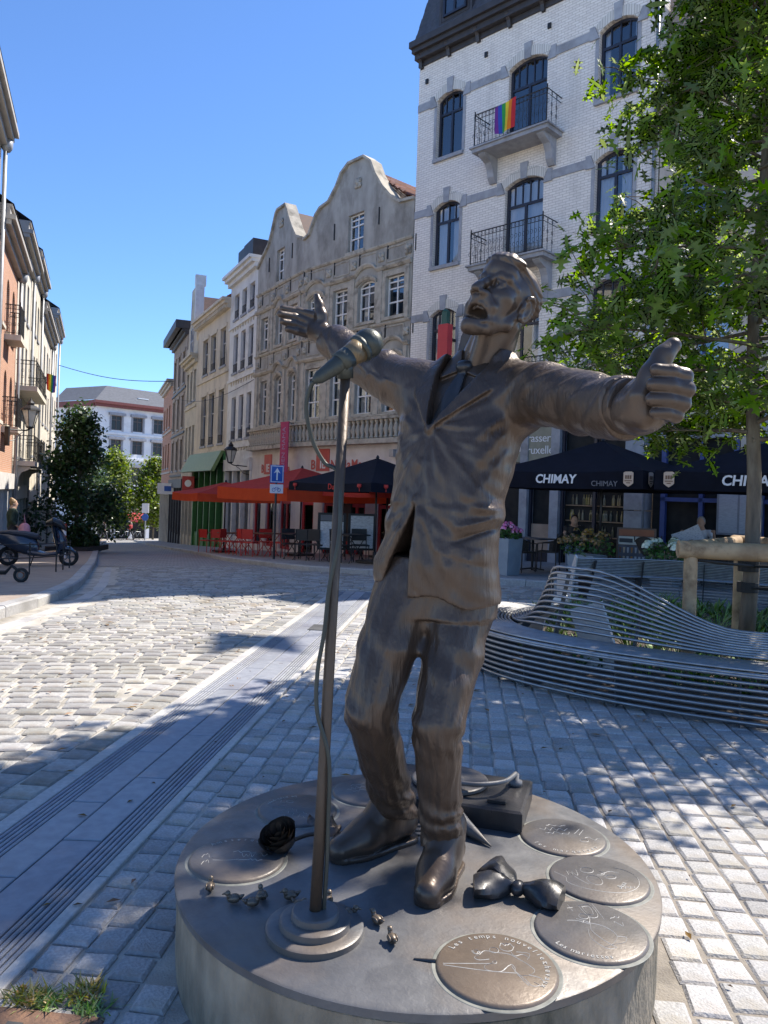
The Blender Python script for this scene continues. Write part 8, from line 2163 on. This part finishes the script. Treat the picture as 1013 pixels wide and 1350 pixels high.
# ================================================================== stakes round the oak
M_stake = mat('stake_wood', (.46, .32, .18), (.3, .2, .11), scale=5, rough=.8, bump=.6, bscale=18, stain=(.17, .1, .05), sscale=4, contrast=(.4, .6))
stk = thing('tree_stakes', 'round wooden stakes and rails tied to the oak with black straps', 'tree stake', (2.87, 7.1, .05))
for (x, y) in ((2.85, 7.1), (4.55, 6.9), (4.0, 8.6)): MB().tube([(x - 2.87, y - 7.1, -.03), (x - 2.87, y - 7.1, 1.16)], .062, 12).build('stake', M_stake, stk, smooth='auto')
MB().tube([(-.14, 0, 1.18), (.8, -.1, 1.175), (1.9, -.25, 1.17)], [.082, .085, .082], 14).build('rail', M_stake, stk, smooth='auto'); MB().tube([(1.68, -.3, 1.2), (1.1, 1.6, 1.2)], .075, 12).build('rail', M_stake, stk, smooth='auto'); MB().tube([(-.1, -.05, 1.19), (1.2, 1.6, 1.2)], .07, 12).build('rail', M_stake, stk, smooth='auto')
M_strap = mat('black_strap', (.012, .012, .012), rough=.7)
m = MB(); m.tube([(.05, .02, 1.08), (.85, .6, 1.0), (1.6, -.1, 1.06)], .016, 6); m.lathe([(.1, -.06), (.103, .06)], 14, (.85, .7, 1.0)); m.build('strap', M_strap, stk)
m = MB(); m.lathe([(.102, -.05), (.104, .05)], 14, (.848, .7, .78)); m.tube([(.85, .6, .78), (1.7, -.05, .86)], .014, 6); m.build('strap', M_strap, stk)
# ================================================================== trees down the street
def small_leaf(): return [(0, -.5, 0), (.38, 0, .06), (0, .55, 0), (-.38, 0, .06)], [(0, 1, 2, 3)]
SLV, SLF = small_leaf()
def street_tree(name, label, base, H, R, lo, seed, material, n, size, shape='round'):
    r = random.Random(seed); t = thing(name, label, 'tree', base); B = Vector(base)
    MB().tube([(0, 0, 0), (.04, .02, H * .35), (0, 0, H * .9)], [.11, .085, .02], 9).build('trunk', M_bark, t, smooth=True)
    clumps = []
    for _ in range(70):
        f = r.random(); z = lerp(lo, H, f); rad = R * (math.sin(PI * min(1, .12 + f * .88)) ** .7 if shape == 'round' else (1 - f) ** .75 + .12)
        a = r.random() * 6.283; q = rad * math.sqrt(r.uniform(.15, 1)); clumps.append(Vector((q * math.cos(a), q * math.sin(a), z)))
    m = MB()
    for c in clumps[:34]: m.tube([(0, 0, c.z * .75), tuple(c)], [.03, .008], 4, caps=False)
    tag(m.build('branches', M_bark, t), kind='stuff')
    lv = []
    for i in range(n):
        c = clumps[i % len(clumps)]; s_ = R * .17
        lv.append((c + Vector((r.gauss(0, s_), r.gauss(0, s_), r.gauss(0, s_))), r.uniform(0, 6.28), r.gauss(-.3, .6), r.gauss(0, .6), size * r.uniform(.7, 1.3)))
    tag(build_crown(lv, SLV, SLF, 'crown', material, t, (0, 0, 0)), kind='stuff'); return t
M_dk = leaf_mat('street_tree_leaf', (.045, .085, .028), (.026, .055, .018), .25); M_yl = leaf_mat('lime_leaf', (.14, .19, .035), (.09, .14, .025), .35)  # street tree green is darkened to stand in for building shade
street_tree('dark_tree', 'shade-darkened green street tree with a pointed top at the left kerb', gp(-12.9, 32.3), 5.7, 1.65, .9, 3, M_dk, 9000, .17, 'cone')
street_tree('lime_tree', 'sunlit yellow green tree before the corner building, left of the two', (-27.4, 78.0, gz(-27.4, 78)), 8.4, 2.6, 1.8, 4, M_yl, 7000, .3)
street_tree('lime_tree', 'sunlit yellow green tree against the right edge of the corner building', (-23.9, 80.0, gz(-23.9, 80)), 8.0, 2.3, 1.8, 5, M_yl, 7000, .3)
street_tree('small_tree', 'smaller green tree standing behind the dark street tree', (-25.2, 66.0, gz(-25.2, 66)), 6.2, 1.9, 1.2, 8, M_dk, 4500, .24)
sb2 = thing('shrub_planter', 'low dark shrubs massed round the foot of the street tree', 'shrubs', gp(-12.5, 31.6)); r = random.Random(9); lv = []
for k in range(3600):
    a = r.random() * 6.28; q = math.sqrt(r.random()); lv.append((Vector((q * .8 * math.cos(a), q * 1.1 * math.sin(a), .15 + r.random() * (.95 - .6 * q * q))), r.uniform(0, 6.28), r.gauss(0, .8), r.gauss(0, .8), .12 * r.uniform(.6, 1.3)))
tag(build_crown(lv, SLV, SLF, 'foliage', M_dk, sb2, (0, 0, 0)), kind='stuff'); m = MB(); m.box(-.85, .85, -1.15, 1.15, 0, .22); m.build('planter_box', M_darktrim, sb2)
# far signs and cycles
fs_ = thing('far_sign', 'white and blue road sign on a pole near the lime trees', 'sign', (-19.8, 64, gz(-19.8, 64)), R_(-10)); MB().tube([(0, .05, 0), (0, .05, 3.2)], .05, 6).build('pole', M_zinc, fs_); m = MB(); m.box(-.3, .3, -.02, .02, 2.4, 3.2); m.build('plate', M_sign, fs_); m = MB(); m.lathe([(.3, 0), (.3, .03)], 14, M=Matrix.Translation((0, -.02, 2.05)) @ Matrix.Rotation(R_(90), 4, 'X')); m.build('round_plate', M_sblue, fs_)
rp_ = thing('striped_post', 'red and white striped post beyond the scooter', 'post', gp(-9.6, 23.2)); 
for k in range(6):
    MB().tube([(0, 0, k * .17), (0, 0, k * .17 + .17)], .06, 8).build('band', M_redch if k % 2 else M_sign, rp_)
bp0 = None
for i in range(4):
    bx, by = -26.2 + i * .9, 72.5 + i * .35
    if bp0 is None:
        b = thing('bicycle', 'x', 'bicycle'); bp0 = b
        for x in (-.52, .52):
            m = MB(); m.tube([(x + .33 * math.cos(q), 0, .34 + .33 * math.sin(q)) for q in [k * PI / 8 for k in range(16)]], .018, 4, closed=True); m.build('wheel', M_tyre, b)
        m = MB(); m.tube([(-.52, 0, .34), (-.15, 0, .85), (.38, 0, .82), (.52, 0, .34)], .02, 5); m.tube([(-.15, 0, .85), (.0, 0, .32), (.38, 0, .82)], .02, 5); m.build('frame', M_zinc, b); m = MB(); m.box(-.28, -.05, -.06, .06, .9, .95); m.build('saddle', M_tyre, b); m = MB(); m.tube([(.38, -.28, 1.0), (.4, 0, 1.02), (.38, .28, 1.0)], .015, 5); m.build('handlebar', M_tyre, b)
    else: b = copy_tree(bp0)
    b.location = (bx, by, gz(bx, by)); b.rotation_euler = (0, 0, R_(55)); b['label'] = '%s far parked bicycle from the left below the corner building' % ordw[i]; b['group'] = 'parked bicycles'
# weeds and rusty drain at the bottom left
dg = thing('rusty_drain', 'rusty iron drain grate at the lower left corner', 'drain grate', (-1.0, 2.30, .004), ANG)
m = MB(); m.box(-.2, .2, -.22, .06, -.02, .004); fr_ = m.build('frame', mat('rusted_iron', (.2, .11, .065), (.11, .065, .045), scale=20, rough=.85, bump=.5, bscale=80), dg)
for k in range(4): m = MB(); m.box(-.16 + k * .085, -.11 + k * .085, -.19, .0, .0042, .006); m.build('slot', M_groove, dg)
def tuft(label, x, y, n, h, m_, seed, spread):
    r = random.Random(seed); m = MB()
    for _ in range(n):
        bx, by = r.gauss(0, spread), r.gauss(0, spread * .8); a = r.random() * 6.28; l = r.uniform(.015, .07); z = h * r.uniform(.15, .9); w = r.uniform(.0025, .006)
        m.add([(bx - w, by, 0), (bx + w, by, 0), (bx + math.cos(a) * l * .6 + w * .7, by + math.sin(a) * l * .6, z * .7), (bx + math.cos(a) * l, by + math.sin(a) * l, z)], [(0, 1, 2), (0, 2, 3)])
    o = m.build('weed_tuft', m_, None, loc=(x, y, 0)); tag(o, label, 'weeds', 'weeds at the drain')
M_dry = mat('dry_weed', (.42, .3, .1), (.25, .25, .07), scale=20, rough=.9, isl=.4)
tuft('dry yellow weeds sprouting at the left end of the drain', -1.06, 2.42, 170, .042, M_dry, 1, .028); tuft('green leafy weed between the two dry clumps', -1.0, 2.41, 120, .036, M_lf2, 2, .026); tuft('dry weeds in the sett joint right of the green clump', -.9, 2.46, 170, .036, M_dry, 3, .03); tuft('green weeds along the drain frame', -.86, 2.37, 90, .03, M_lf2, 4, .03)

# dry leaves, butts and grit scattered on the paving
r = random.Random(77); m = MB()
for _ in range(420):
    x, y = r.uniform(-4.2, 3.5), r.uniform(1.6, 9.5)
    if math.hypot(x - PLC[0], y - PLC[1]) < PLR + .05: continue
    if math.hypot(x - BC[0], y - BC[1]) < 3.3: continue
    s_ = r.uniform(.004, .022) if r.random() < .75 else r.uniform(.02, .035); a = r.random() * 6.28; z = .009 + gz(x, y)
    p = [(s_ * 1.5 * math.cos(a), s_ * 1.5 * math.sin(a), .002), (-s_ * .6 * math.sin(a), s_ * .6 * math.cos(a), .006), (-s_ * 1.4 * math.cos(a), -s_ * 1.4 * math.sin(a), .001), (s_ * .6 * math.sin(a), -s_ * .6 * math.cos(a), .007)]
    m.add([(x + q[0], y + q[1], z + q[2]) for q in p], [(0, 1, 2), (0, 2, 3)])
lt = m.build('ground_litter', M_litter); tag(lt, 'dry leaf scraps scattered over the paving', 'leaves', kind='stuff')
